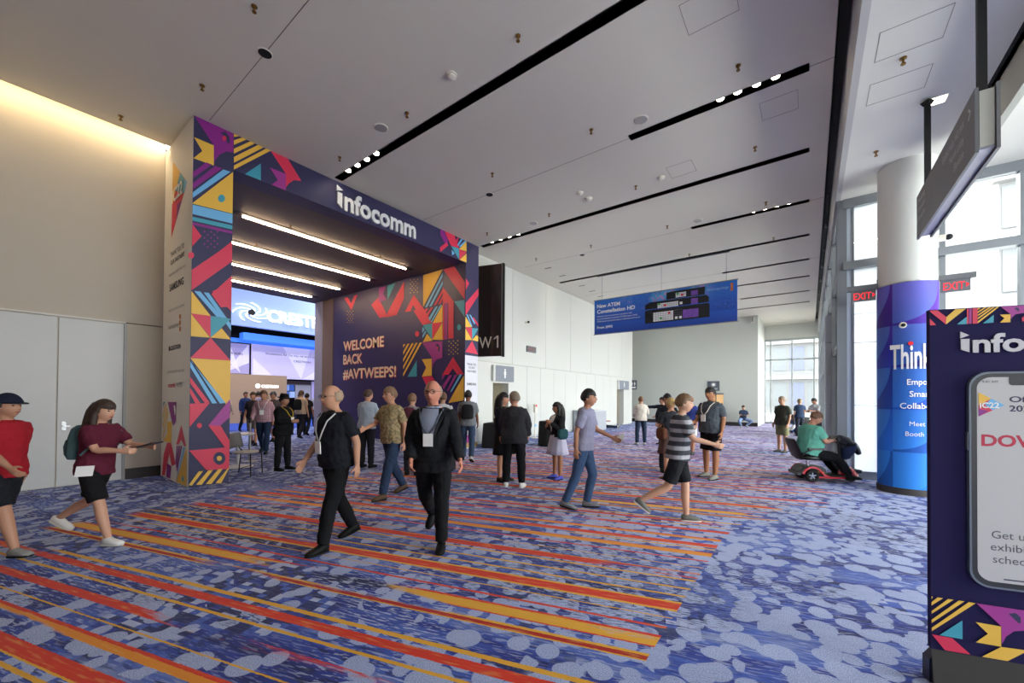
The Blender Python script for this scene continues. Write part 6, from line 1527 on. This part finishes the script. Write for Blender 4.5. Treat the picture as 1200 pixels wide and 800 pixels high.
    def hair_fn(d):
        p = head_pt(d); y, z = d.y, d.z
        edge = {'short': .30 if y > .2 else -.35+(.55*max(0, y+.3)), 'long': .30 if y > .25 else -.9, 'bald': .05 if y < -.2 else 3., 'up': .28 if y > .2 else -.3, 'cap': -.25 if y < .1 else 3.}.get(hk, .3)
        if hk == 'long' and y <= .25: edge = -.9+max(0, (y+.1))*2.5
        if hk == 'bald' and (z > .55): edge = 3.
        if hk == 'bald' and y < .15 and z < .5: edge = -.4
        k = 1/(1+math.exp(-(z-edge)*18)); n_ = noise.noise(Vector((d.x*5, d.y*5, d.z*5)))*.006
        o_ = -.012+k*(.024+n_+(.006 if hk in ('long', 'up') else 0))
        return HP(p+d*o_)
    if hk != 'none':
        mb = MB(); grid_ball(mb, hair_fn, 32, 24)
        if hk == 'long':
            mb.tube([HP((0, -.05, .06)), HP((0, -.085, -.03)), HP((0, -.10, -.13)), TP(1.33)-fw*.13, TP(1.22)-fw*.125], [.07, .085, .085, .075, .035], 14, sub=2)
            for sd in (-1, 1): mb.tube([HP((sd*.06, -.01, .03)), HP((sd*.082, -.015, -.06)), HP((sd*.085, -.01, -.15)), HP((sd*.09, .0, -.21))], [.03, .034, .034, .02], 8, sub=2)
        if hk == 'up': mb.ball(HP((0, -.10, .03)), .048)
        part('hair', mb, hm, False)
    for ex in extras:
        k = ex[0]
        if k == 'cap':
            m = cloth(ex[1], .8); mb = MB(); grid_ball(mb, lambda d: HP(head_pt(d)*1.0+d*(.022 if d.z > .18 else -.02)), 28, 20)
            P_ = [HP((.078*math.sin(a)*1.02, .085+.075*math.cos(a), .035-.012*math.cos(a))) for a in [math.pi*(-.5+j/10) for j in range(11)]]
            mb.prism(P_, hu*.008); part('cap', mb, m, False, 0, True, 50)
        elif k == 'hat':
            m = cloth(ex[1], .8); mb = MB(); c = HP((0, -.005, .055))
            mb.loft([(c, hr*.086, hf*.106), (c+hu*.05, hr*.084, hf*.104), (c+hu*.085, hr*.072, hf*.09), (c+hu*.10, hr*.04, hf*.05)], 20); mb.loft([(c-hu*.004, hr*.135, hf*.155), (c+hu*.008, hr*.14, hf*.16)], 24); part('hat', mb, m, False, 0, True, 50)
        elif k == 'glasses':
            mb = MB()
            for sd in (-1, 1):
                P_ = [HP((sd*.034+.027*math.cos(a), .105, .012+.019*math.sin(a))) for a in [2*math.pi*j/10 for j in range(11)]]; mb.tube(P_, .0028, 5); mb.tube([HP((sd*.06, .10, .016)), HP((sd*.08, .03, .014)), HP((sd*.08, -.01, .01))], .0028, 5)
            mb.tube([HP((-.008, .11, .014)), HP((.008, .11, .014))], .0028, 5); part('glasses', mb, blk_pl, False, 0, False)
        elif k == 'lanyard':
            mb = MB(); oo = .056 if tk == 'jacket' else .044; zb = ex[2] if len(ex) > 2 else 1.12
            for sd in (-1, 1):
                P_ = [TP(1.45, math.pi/2+sd*.9, .012+oo*.4), TP(1.38, math.pi/2+sd*.42, oo), TP(1.27, math.pi/2+sd*.25, oo), TP(zb+.05, math.pi/2, oo)]; mb.tube(P_, .008, 6)
            part('lanyard', mb, cloth(ex[1]), False, 0)
            mb = MB(); c = TP(zb, math.pi/2, oo+.006); mb.obox(c, X_*.05, fw*.004, ax*.065); part('name_badge', mb, white_print, False, 0, False)
        elif k == 'shirt_front':
            mb = MB(); v = []; zs = (1.455, 1.40, 1.32, 1.24, 1.16, 1.08); ws = (.55, .42, .36, .30, .22, .06); 
            for z, w in zip(zs, ws):
                for a in (-1, -.5, 0, .5, 1): v.append(TP(z, math.pi/2+a*w, .046+(.006 if abs(a) < .6 else 0)))
            f = [(j*5+i, (j+1)*5+i, (j+1)*5+i+1, j*5+i+1) for j in range(5) for i in range(4)]; mb.add(v, f); part('shirt_front', mb, cloth(ex[1]), False, 0)
            mb = MB()
            for sd in (-1, 1): mb.prism([TP(1.46, math.pi/2+sd*.75, .036), TP(1.40, math.pi/2+sd*.75, .05), TP(1.30, math.pi/2+sd*.62, .053), TP(1.10, math.pi/2+sd*.16, .053), TP(1.28, math.pi/2+sd*.30, .056)], fw*.006)
            part('lapels', mb, cm, False, 0, False)
        elif k == 'collar':
            mb = MB(); mb.tube([TP(1.455, math.pi/2+a, -.016) if False else TP(1.46)+X_*(.075*math.cos(math.pi/2+a))+fw*(.072*math.sin(math.pi/2+a)) for a in [D(q) for q in range(-165, 166, 30)]], .016, 8); part('collar', mb, cloth(ex[1]), False, 0)
        elif k == 'face' or k == 'beard':
            pass
        elif k == 'belt_bag':
            mb = MB(); c = TP(1.0, D(ex[2]), .07); mb.ball(c, (.09, .06, .1)); part('pouch', mb, cloth(ex[1]), False, 0)
    if detail == 2 or 'face' in [e[0] for e in extras]:
        for sd in (-1, 1):
            mb = MB(); mb.ball(HP((sd*.030, .080, .011)), (.0145, .009, .0085), None, 10, 6, (hr, hf, hu)); part('eye', mb, mat('eye_dark', '#241a16', .25), False, 0)
            mb = MB(); mb.tube([HP((sd*.016, .097, .030)), HP((sd*.034, .094, .035)), HP((sd*.050, .080, .029))], [.0045, .006, .003], 6); part('eyebrow', mb, hm, False, 0)
        mb = MB(); mb.ball(HP((0, .092, -.054)), (.024, .012, .008), None, 10, 6, (hr, hf, hu)); part('lips', mb, skin('#a4594e'), False, 0)
    info = dict(root=root, s=s, dz=dz, TP=TP, HP=HP, wr=wr, el=el, hd=hd_, fw=fw, ax=ax, rz=rz, loc=Vector((loc[0], loc[1], 0 if z0 is None else z0)), anks=anks)
    def W(p):       # local point to world
        q = Vector(p); q = Vector((q.x, q.y, q.z+dz))*s; c_, s_ = math.cos(rz), math.sin(rz)
        return Vector((q.x*c_-q.y*s_, q.x*s_+q.y*c_, q.z))+info['loc']
    info['W'] = W
    return info
def place_on(info, nm, label, cat, mb, m, smooth=True, group=None):
    """a separate thing whose geometry was written in the carrier's frame"""
    W = info['W']; mb.v = [tuple(W(p)) for p in mb.v]
    c = sum((Vector(p) for p in mb.v), Vector())/len(mb.v); mb.v = [tuple(Vector(p)-c) for p in mb.v]
    o = mb.build(nm, m, None, smooth, 50 if smooth else None); o.location = c
    return tag(o, label, cat, group)
def backpack(info, label, col, w=.15, h=.23, d=.08, straps=(-1, 1)):
    TP, fw, ax = info['TP'], info['fw'], info['ax']; c = TP(1.22)-fw*.2
    root = thing('backpack', label, 'backpack', info['W'](TP(1.0)-fw*.2))
    def put(nm, mb):
        mb.v = [tuple(info['W'](p)-root.location) for p in mb.v]; return mb.build(nm, cloth(col), root, True, 60)
    mb = MB(); mb.loft([(c-ax*h, X_*w*.85, fw*d*.8), (c-ax*h*.8, X_*w, fw*d), (c+ax*h*.3, X_*w, fw*d*.95), (c+ax*h*.8, X_*w*.85, fw*d*.8), (c+ax*h, X_*w*.5, fw*d*.5)], 16); put('bag_body', mb)
    mb = MB(); c2 = c-fw*d*.9-ax*h*.3; mb.loft([(c2-ax*h*.5, X_*w*.7, fw*d*.35), (c2, X_*w*.8, fw*d*.5), (c2+ax*h*.4, X_*w*.7, fw*d*.35)], 12); put('front_pocket', mb)
    for sd in straps:
        mb = MB(); mb.tube([c+ax*h*.8+X_*sd*.07, TP(1.445, math.pi/2+sd*1.25, .035), TP(1.36, math.pi/2+sd*.85, .04), TP(1.22, math.pi/2+sd*1.05, .036), TP(1.1, math.pi/2+sd*1.7, .03)], .014, 6); put('strap', mb)
    return root
def soft(mb, c, rx, ry, rz):      # rounded soft bag with a handle loop
    c = Vector(c)
    def f(d):
        q = Vector([math.copysign(abs(x)**.6, x) for x in d]); return c+Vector((q.x*rx, q.y*ry, q.z*rz*(1-.12*q.z)))
    grid_ball(mb, f, 20, 14)
    mb.tube([c+Vector((0, -ry*.5, rz*.85)), c+Vector((0, -ry*.3, rz*1.5)), c+Vector((0, ry*.3, rz*1.5)), c+Vector((0, ry*.5, rz*.85))], .008, 6, sub=3)
stride = lambda f, b: ({'tp': f, 'kb': 4, 'fp': 4}, {'tp': -b, 'kb': 22, 'fp': -24})
rstride = lambda f, b: ({'tp': -b, 'kb': 22, 'fp': -24}, {'tp': f, 'kb': 4, 'fp': 4})
# --- foreground walkers -----------------------------------------------------
p = person('person in navy cap and red t-shirt walking at the left picture edge', (-6.5, .12), 5, 1.62, 1.08, lean=3, legs=rstride(20, 18), arms=({'ap': -18, 'eb': 20}, {'ap': 22, 'eb': 30}), tone='#b98a70',
           top=('tee', '#a01f2b'), bottom=('shorts', '#1d1f26'), shoes='#8d8d8a', hair=('short', '#2b211c'), extras=(('cap', '#1f2436'),), detail=2)
backpack(p, 'black backpack worn by the person in the red t-shirt', '#17181b', straps=())
p = person('woman in maroon top and black shorts walking right with a tablet', (-6.22, .74), 3, 1.57, 1.04, lean=6, legs=({'tp': -24, 'kb': 34, 'fp': -30}, {'tp': 21, 'kb': 6, 'fp': 2}), arms=({'ap': 38, 'eb': 48, 'ai': 12, 'curl': 35}, {'ap': 34, 'eb': 52, 'ai': 12, 'curl': 35}), head=(0, -8), tone='#c99a80',
           top=('tee', '#5c1f33'), bottom=('shorts', '#17171a'), shoes='#e8e6e2', hair=('long', '#3a2a22'), detail=2)
backpack(p, 'teal green backpack worn by the woman in the maroon top', '#4f6a6c', .15, .2, .09)
mb = MB(); c = (p['wr'][0]+p['wr'][1])/2+p['hd'][0]*.13+Vector((0, .02, .05)); mb.obox(c, X_*.09, (Y_*.95+Z_*.25).normalized()*.13, (Z_*.95-Y_*.25).normalized()*.007); place_on(p, 'tablet', 'dark tablet held out by the woman in maroon', 'tablet', mb, blk_pl, False)
mb = MB(); c = p['TP'](.93, .5, .075); mb.obox(c, Vector((-math.sin(.5), math.cos(.5), 0))*.075, Z_*.06+Y_*.012, Vector((math.cos(.5), math.sin(.5), 0))*.004); place_on(p, 'paper_folder', 'white folder at the hip of the woman in maroon', 'folder', mb, white_print, False)

p = person('balding man in black polo with a badge walking to the left', (-4.10, 2.30), 236, 1.73, 1.15, .03, 4, ({'tp': 18, 'kb': 6, 'fp': 3}, {'tp': -14, 'kb': 14, 'fp': -14}), ({'ap': -20, 'aa': 14, 'eb': 22}, {'ap': 8, 'eb': 26, 'aa': 12}), (8, -4), '#c59377',
           ('polo', '#191b22'), ('pants', '#121316'), '#101010', ('bald', '#a08870'), (('glasses',), ('lanyard', '#c9c9c9', 1.1)), 2)
mb = MB(); c = p['TP'](.98, -.35, .07); soft(mb, c, .05, .11, .10); place_on(p, 'shoulder_bag', 'black shoulder bag at the hip of the balding man in black', 'bag', mb, cloth('#141417'))
p = person('man in tan patterned short sleeve shirt and jeans walking left', (-5.37, 3.95), 232, 1.77, 1.12, .02, 3, ({'tp': 20, 'kb': 6, 'fp': 4}, {'tp': -14, 'kb': 16, 'fp': -16}), ({'ap': -15, 'eb': 20, 'aa': 12}, {'ap': 30, 'eb': 45, 'ai': 20}), (6, -3), '#bd8b70',
           ('polo', '#a08c68'), ('pants', '#2c3b55'), '#5a4535', ('short', '#7d6048'), (('face',),), 2, topmat=patterned('tan_mottled_shirt', '#a8946e', '#7f7458', 'mottle', 26.))
p = person('bald man with glasses in black suit striding toward the viewer', (-3.25, 2.92), 266, 1.77, 1.12, .02, 2, ({'tp': 8, 'kb': 4, 'fp': 2}, {'tp': -16, 'kb': 34, 'fp': -34}), ({'ap': 12, 'aa': 15, 'eb': 22, 'ai': -10}, {'ap': 6, 'aa': 10, 'eb': 30, 'ai': 16}), (4, -2), '#bf7f68',
           ('jacket', '#1b1c20'), ('pants', '#131417'), '#0e0e0f', ('bald', '#8f7a66'), (('glasses',), ('shirt_front', '#8a90a2'), ('collar', '#a9b4cf'), ('lanyard', '#555a66', 1.14)), 2)
# --- people near the printed wall -------------------------------------------
p = person('man in pale blue shirt seen from behind before the printed wall', (-8.0, 5.2), 75, 1.75, 1.1, 0, 2, None, ({'ap': 18, 'eb': 60, 'ai': 25}, {'ap': 18, 'eb': 60, 'ai': 25}), (20, -6), '#c49277', ('long', '#b3bfcc'), ('pants', '#26252a'), '#1a1a1a', ('short', '#4b3626'), (), 1)
p = person('woman in grey top behind the man in the tan shirt', (-6.55, 5.3), 88, 1.66, 1., 0, 0, None, None, (10, 0), '#c79a80', ('tee', '#8d8f92'), ('pants', '#22232a'), '#1a1a1a', ('short', '#7a5a40'), (), 1)
backpack(p, 'maroon backpack worn by the woman in grey', '#5d2c3d')
p = person('man in white top with brown hair behind the man in the black suit', (-6.5, 6.1), 95, 1.7, 1., 0, 0, None, None, (-30, 0), '#c79a80', ('tee', '#c9cacb'), ('pants', '#22232a'), '#1a1a1a', ('short', '#6a4c33'), (), 1)
p = person('man in grey shirt and jeans walking away beside the portal pillar', (-6.87, 7.31), 92, 1.78, 1.05, 0, 2, stride(14, 12), ({'ap': -8, 'eb': 15}, {'ap': 12, 'eb': 20}), (0, -4), '#7d543f', ('polo', '#6f7378'), ('pants', '#35465f'), '#b9b8b4', ('short', '#17130f'), (), 1)
backpack(p, 'black backpack worn by the man in the grey shirt', '#1c1c20', .15, .18, .09)
p = person('man in dark grey suit standing with his back to the viewer', (-4.24, 5.72), 78, 1.70, 1.22, .03, 0, ({'ab': 5}, {'ab': 5}), ({'ap': 10, 'eb': 40, 'ai': 25}, {'ap': 10, 'aa': 12, 'eb': 26, 'ai': 10}), (-62, 0), '#c48f76', ('jacket', '#2e2e32'), ('pants', '#141416'), '#e8e6e2', ('short', '#7f6f60'), (('glasses',),), 1)
p = person('woman with long black hair and dark dress beside the suited man', (-4.72, 6.0), 330, 1.68, .95, 0, 0, None, None, (-10, 0), '#b9866a', ('long', '#1c1a22'), ('dress', '#17161b'), '#2a2520', ('long', '#131012'), (), 1)
mb = MB(); c = p['wr'][0]+Vector((-.03, 0, -.22)); soft(mb, c, .08, .16, .15); place_on(p, 'handbag', 'big black handbag hanging from the long haired woman', 'handbag', mb, vinyl)
p = person('woman in black cardigan and pale pleated skirt, arms raised to chest', (-4.0, 6.84), 205, 1.50, 1.08, 0, 0, ({'ab': 3}, {'ab': 3}), ({'ap': 15, 'eb': 115, 'ai': 30}, {'ap': 12, 'eb': 100, 'ai': 40}), (15, 0), '#9a6a4e', ('long', '#1c1b1e'), ('skirt', '#b4b1c6'), '#4a52b0', ('long', '#17120f'), (('face',), ('shirt_front', '#d9d6d2')), 1)
mb = MB(); c = p['TP'](1.05)+X_*(-.26)+Y_*.02; soft(mb, c, .06, .13, .12); place_on(p, 'tote_bag', 'dark teal bag on the arm of the woman in the pleated skirt', 'bag', mb, cloth('#24464a'))
p = person('man in lavender grey shirt and jeans striding right in mid hall', (-2.62, 5.25), 340, 1.74, .95, 0, 5, ({'tp': 14, 'kb': 26, 'fp': 2}, {'tp': -14, 'kb': 8, 'fp': -8}), ({'ap': 24, 'eb': 40}, {'ap': -22, 'eb': 22, 'aa': 12}), (5, 0), '#a8785e', ('polo', '#8f8fa6'), ('pants', '#3a5070'), '#77777c', ('short', '#15110f'), (('face',),), 2)
mb = MB(); c = p['wr'][0]+p['hd'][0]*.11+Z_*.03; mb.obox(c, X_*.006, Y_*.075+Z_*.03, Z_*.05); place_on(p, 'paper_sheet', 'white papers carried by the man in the lavender shirt', 'paper', mb, mat('paper_white', '#d9d7d0'), False)
# --- group right of the middle ------------------------------------------------
p = person('tall man in grey polo and black shorts with lanyard facing left', (-1.6, 8.86), 205, 1.83, 1.2, .04, 0, ({'tp': 4, 'ab': 4}, {'tp': -3, 'ab': 4}), ({'ap': -4, 'aa': 12, 'eb': 22}, {'ap': 12, 'eb': 60, 'ai': 20}), (-8, -6), '#a4704f', ('polo', '#4f565d'), ('shorts', '#17181b'), '#8d8b82', ('short', '#1a1512'), (('lanyard', '#d5d2ca', 1.15), ('face',)), 2)
p = person('blonde woman with hair pinned up in a dark top seen from behind', (-2.2, 8.2), 105, 1.6, 1.1, 0, 0, None, ({'ap': 20, 'eb': 70, 'ai': 25}, {'ap': 20, 'eb': 70, 'ai': 25}), (0, 0), '#b98a6e', ('tee', '#2b2d33'), ('skirt', '#5a4641'), '#8a5f4a', ('up', '#b79a66'), (), 1)
mb = MB(); c = p['TP'](1.0)+X_*(-.27)-Y_*.05; soft(mb, c, .075, .14, .13); place_on(p, 'shoulder_bag', 'brown shoulder bag of the blonde woman', 'bag', mb, cloth('#5e3a2c'))
p = person('person in grey striped shirt and black shorts striding right in front of the group', (-1.36, 5.42), 338, 1.66, 1.05, 0, 5, ({'tp': 12, 'kb': 10, 'fp': 2}, {'tp': -18, 'kb': 40, 'fp': -34}), ({'ap': -16, 'eb': 22}, {'ap': 30, 'eb': 45, 'ai': 15}), (0, -4), '#c3967c', ('tee', '#6f7075'), ('shorts', '#1b1c20'), '#6a6a64', ('short', '#6b5037'), (('face',),), 2, topmat=patterned('grey_striped_jersey', '#3c3e44', '#9b9ba0', 'stripe', 9.))
p = person('dark haired man in black facing the viewer behind the blonde woman', (-2.5, 9.0), 268, 1.7, 1., 0, 0, None, ({'ap': 16, 'eb': 70, 'ai': 25}, {'ap': 16, 'eb': 70, 'ai': 25}), (6, -3), '#a9785c', ('long', '#1d1f26'), ('pants', '#17181c'), '#141414', ('short', '#100d0c'), (('face',),), 1)
p = person('man in navy jacket pointing to the left far behind the group', (-4.1, 14.2), 185, 1.64, 1., 0, 0, None, ({'ap': 12, 'eb': 60, 'ai': 20}, {'ap': 85, 'aa': 6, 'eb': 4}), (0, 0), '#b98a70', ('jacket', '#20262f'), ('pants', '#1c1e24'), '#151515', ('short', '#2a1f18'), (), 0)
p = person('red haired man in blue shirt and white shorts behind the group', (-2.75, 12.3), 215, 1.66, 1.1, 0, 2, stride(8, 8), None, (0, -6), '#c78f74', ('polo', '#3f4f9a'), ('shorts', '#d9d7d6'), '#4a4a4a', ('short', '#8d5334'), (), 1)
p = person('man in pale beige shirt and dark jeans seen from behind in the distance', (-4.66, 13.64), 88, 1.66, 1.1, .02, 0, ({'ab': 4}, {'ab': 4}), ({'ap': 10, 'eb': 55, 'ai': 15}, {'ap': 14, 'aa': 16, 'eb': 70, 'ai': 10}), (10, 0), '#c08f75', ('long', '#cfc7ba'), ('pants', '#2d3a4d'), '#c9c8c4', ('short', '#6d4a2c'), (), 1)
# --- sitters --------------------------------------------------------------------
person('person sitting on the floor by the white wall with legs stretched out', (-8.85, 19.7), -12, 1.72, 1., 0, -6, ({'tp': 86, 'kb': -2, 'fp': 55}, {'tp': 88, 'kb': 2, 'fp': 55}), ({'ap': 30, 'eb': 60, 'ai': 15}, {'ap': 30, 'eb': 60, 'ai': 15}), (0, -15), '#b98a70', ('tee', '#d0cfcd'), ('pants', '#1b2233'), '#c9c8c4', ('short', '#1d1714'), (), 0, base='seat')
person('person sitting cross-legged on the floor against the far wall', (-3.1, 26.6), 262, 1.72, 1., 0, 4, ({'tp': 80, 'kb': 118, 'ab': 38, 'sx': .75, 'fp': 0}, {'tp': 80, 'kb': 118, 'ab': 38, 'sx': -.75, 'fp': 0}), ({'ap': 30, 'eb': 60, 'ai': 25}, {'ap': 30, 'eb': 60, 'ai': 25}), (20, -10), '#b98a70', ('tee', '#26324a'), ('pants', '#7d94b5'), '#c9c8c4', ('short', '#1d1714'), (), 0, base='seat')
# --- by the glazing ----------------------------------------------------------------
person('man in dark olive t-shirt and khaki shorts standing with hands low', (-.66, 14.5), 196, 1.68, 1.12, .03, 0, ({'ab': 1}, {'ab': 1}), ({'ap': -6, 'eb': 26, 'aa': 8}, {'ap': -4, 'eb': 24}), (0, 0), '#bd8f75', ('tee', '#33352d'), ('shorts', '#7d7d5d'), '#4a463f', ('short', '#8d7a68'), (), 1)
person('distant person in navy and yellow beside the blue scooter', (-.34, 21.4), 80, 1.62, 1., 0, 0, None, None, (0, 0), '#b98a70', ('tee', '#2b3b55'), ('pants', '#2a2f3a'), '#1a1a1a', ('short', '#8d7a58'), (('lanyard', '#d8c63a', 1.2),), 0)
person('distant man in white t-shirt looking down at his phone by the glazing', (.2, 20.6), 190, 1.66, 1., 0, 3, None, ({'ap': 20, 'eb': 80, 'ai': 15}, {'ap': 20, 'eb': 80, 'ai': 15}), (0, -20), '#9a6c52', ('tee', '#b9bcc0'), ('pants', '#22242c'), '#1a1a1a', ('short', '#14100e'), (), 0)
# scooter rider: seated, feet on the deck
c_, s_ = math.cos(scooter_rz), math.sin(scooter_rz); rs = 1.72/1.75
p = person('heavy man in sea green polo riding the red mobility scooter', (-.05+.0*c_, 9.87), math.degrees(scooter_rz)-PHI0, 1.72, 1.42, .10, 12, ({'tp': 80, 'kb': 44, 'ab': 13, 'fp': 0}, {'tp': 80, 'kb': 44, 'ab': 13, 'fp': 0}), ({'ap': 26, 'eb': 68, 'ai': 34, 'curl': 40}, {'ap': 26, 'eb': 68, 'ai': 34, 'curl': 40}), (0, -32), '#c08a70', ('polo', '#5fa592'), ('pants', '#141519'), '#131313', ('short', '#6a4b38'), (), 2, z0=.49-.835*rs)
mb = MB(); c = (p['wr'][0]+p['wr'][1])/2+p['hd'][0]*.1+Z_*.03; mb.obox(c, X_*.036, Y_*.05+Z_*.05, (Z_-Y_).normalized()*.005); place_on(p, 'phone', 'dark phone in the hands of the scooter rider', 'phone', mb, blk_pl, False)
# --- inside the portal and on the show floor ------------------------------------------
p = person('man in black hat and long black coat standing in profile in the portal', (-9.12, 3.9), -6, 1.62, 1.2, .05, 0, ({'tp': 3, 'ab': 2}, {'tp': -4, 'ab': 2}), ({'ap': 14, 'eb': 78, 'ai': 35}, {'ap': 14, 'eb': 78, 'ai': 35}), (0, -6), '#a97a60', ('jacket', '#141416'), ('pants', '#18181b'), '#121212', ('short', '#1a1614'), (('hat', '#121214'), ('lanyard', '#d2b23a', 1.16)), 1)
p = person('man in pink plaid shirt and jeans with a badge walking out of the portal', (-12.2, 4.7), 285, 1.76, 1.05, 0, 2, ({'tp': 12, 'kb': 4, 'fp': 2}, {'tp': -12, 'kb': 20, 'fp': -18}), ({'ap': -10, 'eb': 20}, {'ap': 12, 'eb': 25}), (0, 0), '#b98468', ('long', '#b08a93'), ('pants', '#24344d'), '#17292c', ('short', '#5a3d28'), (('lanyard', '#c9c5c5', 1.14), ('glasses',)), 1, topmat=patterned('pink_plaid_shirt', '#b9939b', '#8f6f7c', 'plaid', 22.))
CROWD = [('man in navy blazer on the show floor left of the lavender shirt', (-20.4, 7.1), 330, 1.76, ('jacket', '#26386b'), ('pants', '#1d2330'), ('short', '#3a2a1e'), '#b98468'),
      ('man in lavender shirt seen from behind on the show floor', (-19.6, 7.32), 100, 1.78, ('long', '#a9a6c4'), ('pants', '#2c211f'), ('short', '#2c1f18'), '#b98468'),
      ('person in beige top with a grey cap at the pillar edge', (-21.0, 6.55), 80, 1.72, ('long', '#b3a594'), ('pants', '#232a3a'), ('short', '#8a8a8a'), '#c59a80'),
      ('person in dark polo and khaki shorts behind the pink shirted man', (-14.3, 5.2), 280, 1.70, ('polo', '#2d2a30'), ('shorts', '#7a6f66'), ('short', '#2c1f18'), '#b98468'),
      ('man in grey cap and black shorts behind the pink shirted man', (-14.8, 6.0), 275, 1.72, ('tee', '#4a4448'), ('shorts', '#3a3236'), ('short', '#2c1f18'), '#b98468'),
      ('person in beige shirt with a black pack beyond the hat man', (-15.6, 7.3), 85, 1.80, ('tee', '#b9a48f'), ('pants', '#1d1e26'), ('short', '#4a3524'), '#c59a80'),
      ('person in black standing deep in the portal beside the jamb', (-16.6, 8.0), 95, 1.7, ('tee', '#1d1d22'), ('pants', '#1b1c22'), ('short', '#1a1512'), '#b98468'),
      ('blonde visitor in pale top at the booth desk', (-21.0, 8.2), 60, 1.66, ('long', '#c5bfc0'), ('pants', '#2a2c34'), ('long', '#b7a07a'), '#c59a80'),
      ('visitor in dark jacket at the booth desk', (-20.0, 8.5), 275, 1.72, ('jacket', '#23242b'), ('pants', '#1f2027'), ('short', '#1d1612'), '#b98468'),
      ('visitor in plum top near the display screens', (-21.5, 10.0), 250, 1.68, ('tee', '#7a3d5a'), ('pants', '#20222a'), ('long', '#3a281e'), '#c59a80'),
      ('visitor in white shirt near the display screens', (-21.0, 10.6), 110, 1.74, ('long', '#c9c9cf'), ('pants', '#20222a'), ('short', '#4a3524'), '#c59a80')]
for lb, lc, fc, hh, tp, bt, hr_, tn in CROWD:
    q = person(lb, lc, fc, hh, 1.02, 0, 1, stride(6, 6), None, (0, 0), tn, tp, bt, '#1a1a1a', hr_, (('cap', '#5a5a62'),) if 'cap' in lb else (), 0)
    if 'black pack' in lb: backpack(q, 'black backpack on the beige shirted visitor', '#17181b', .15, .2, .08)

finish_texts()
finish_remesh()
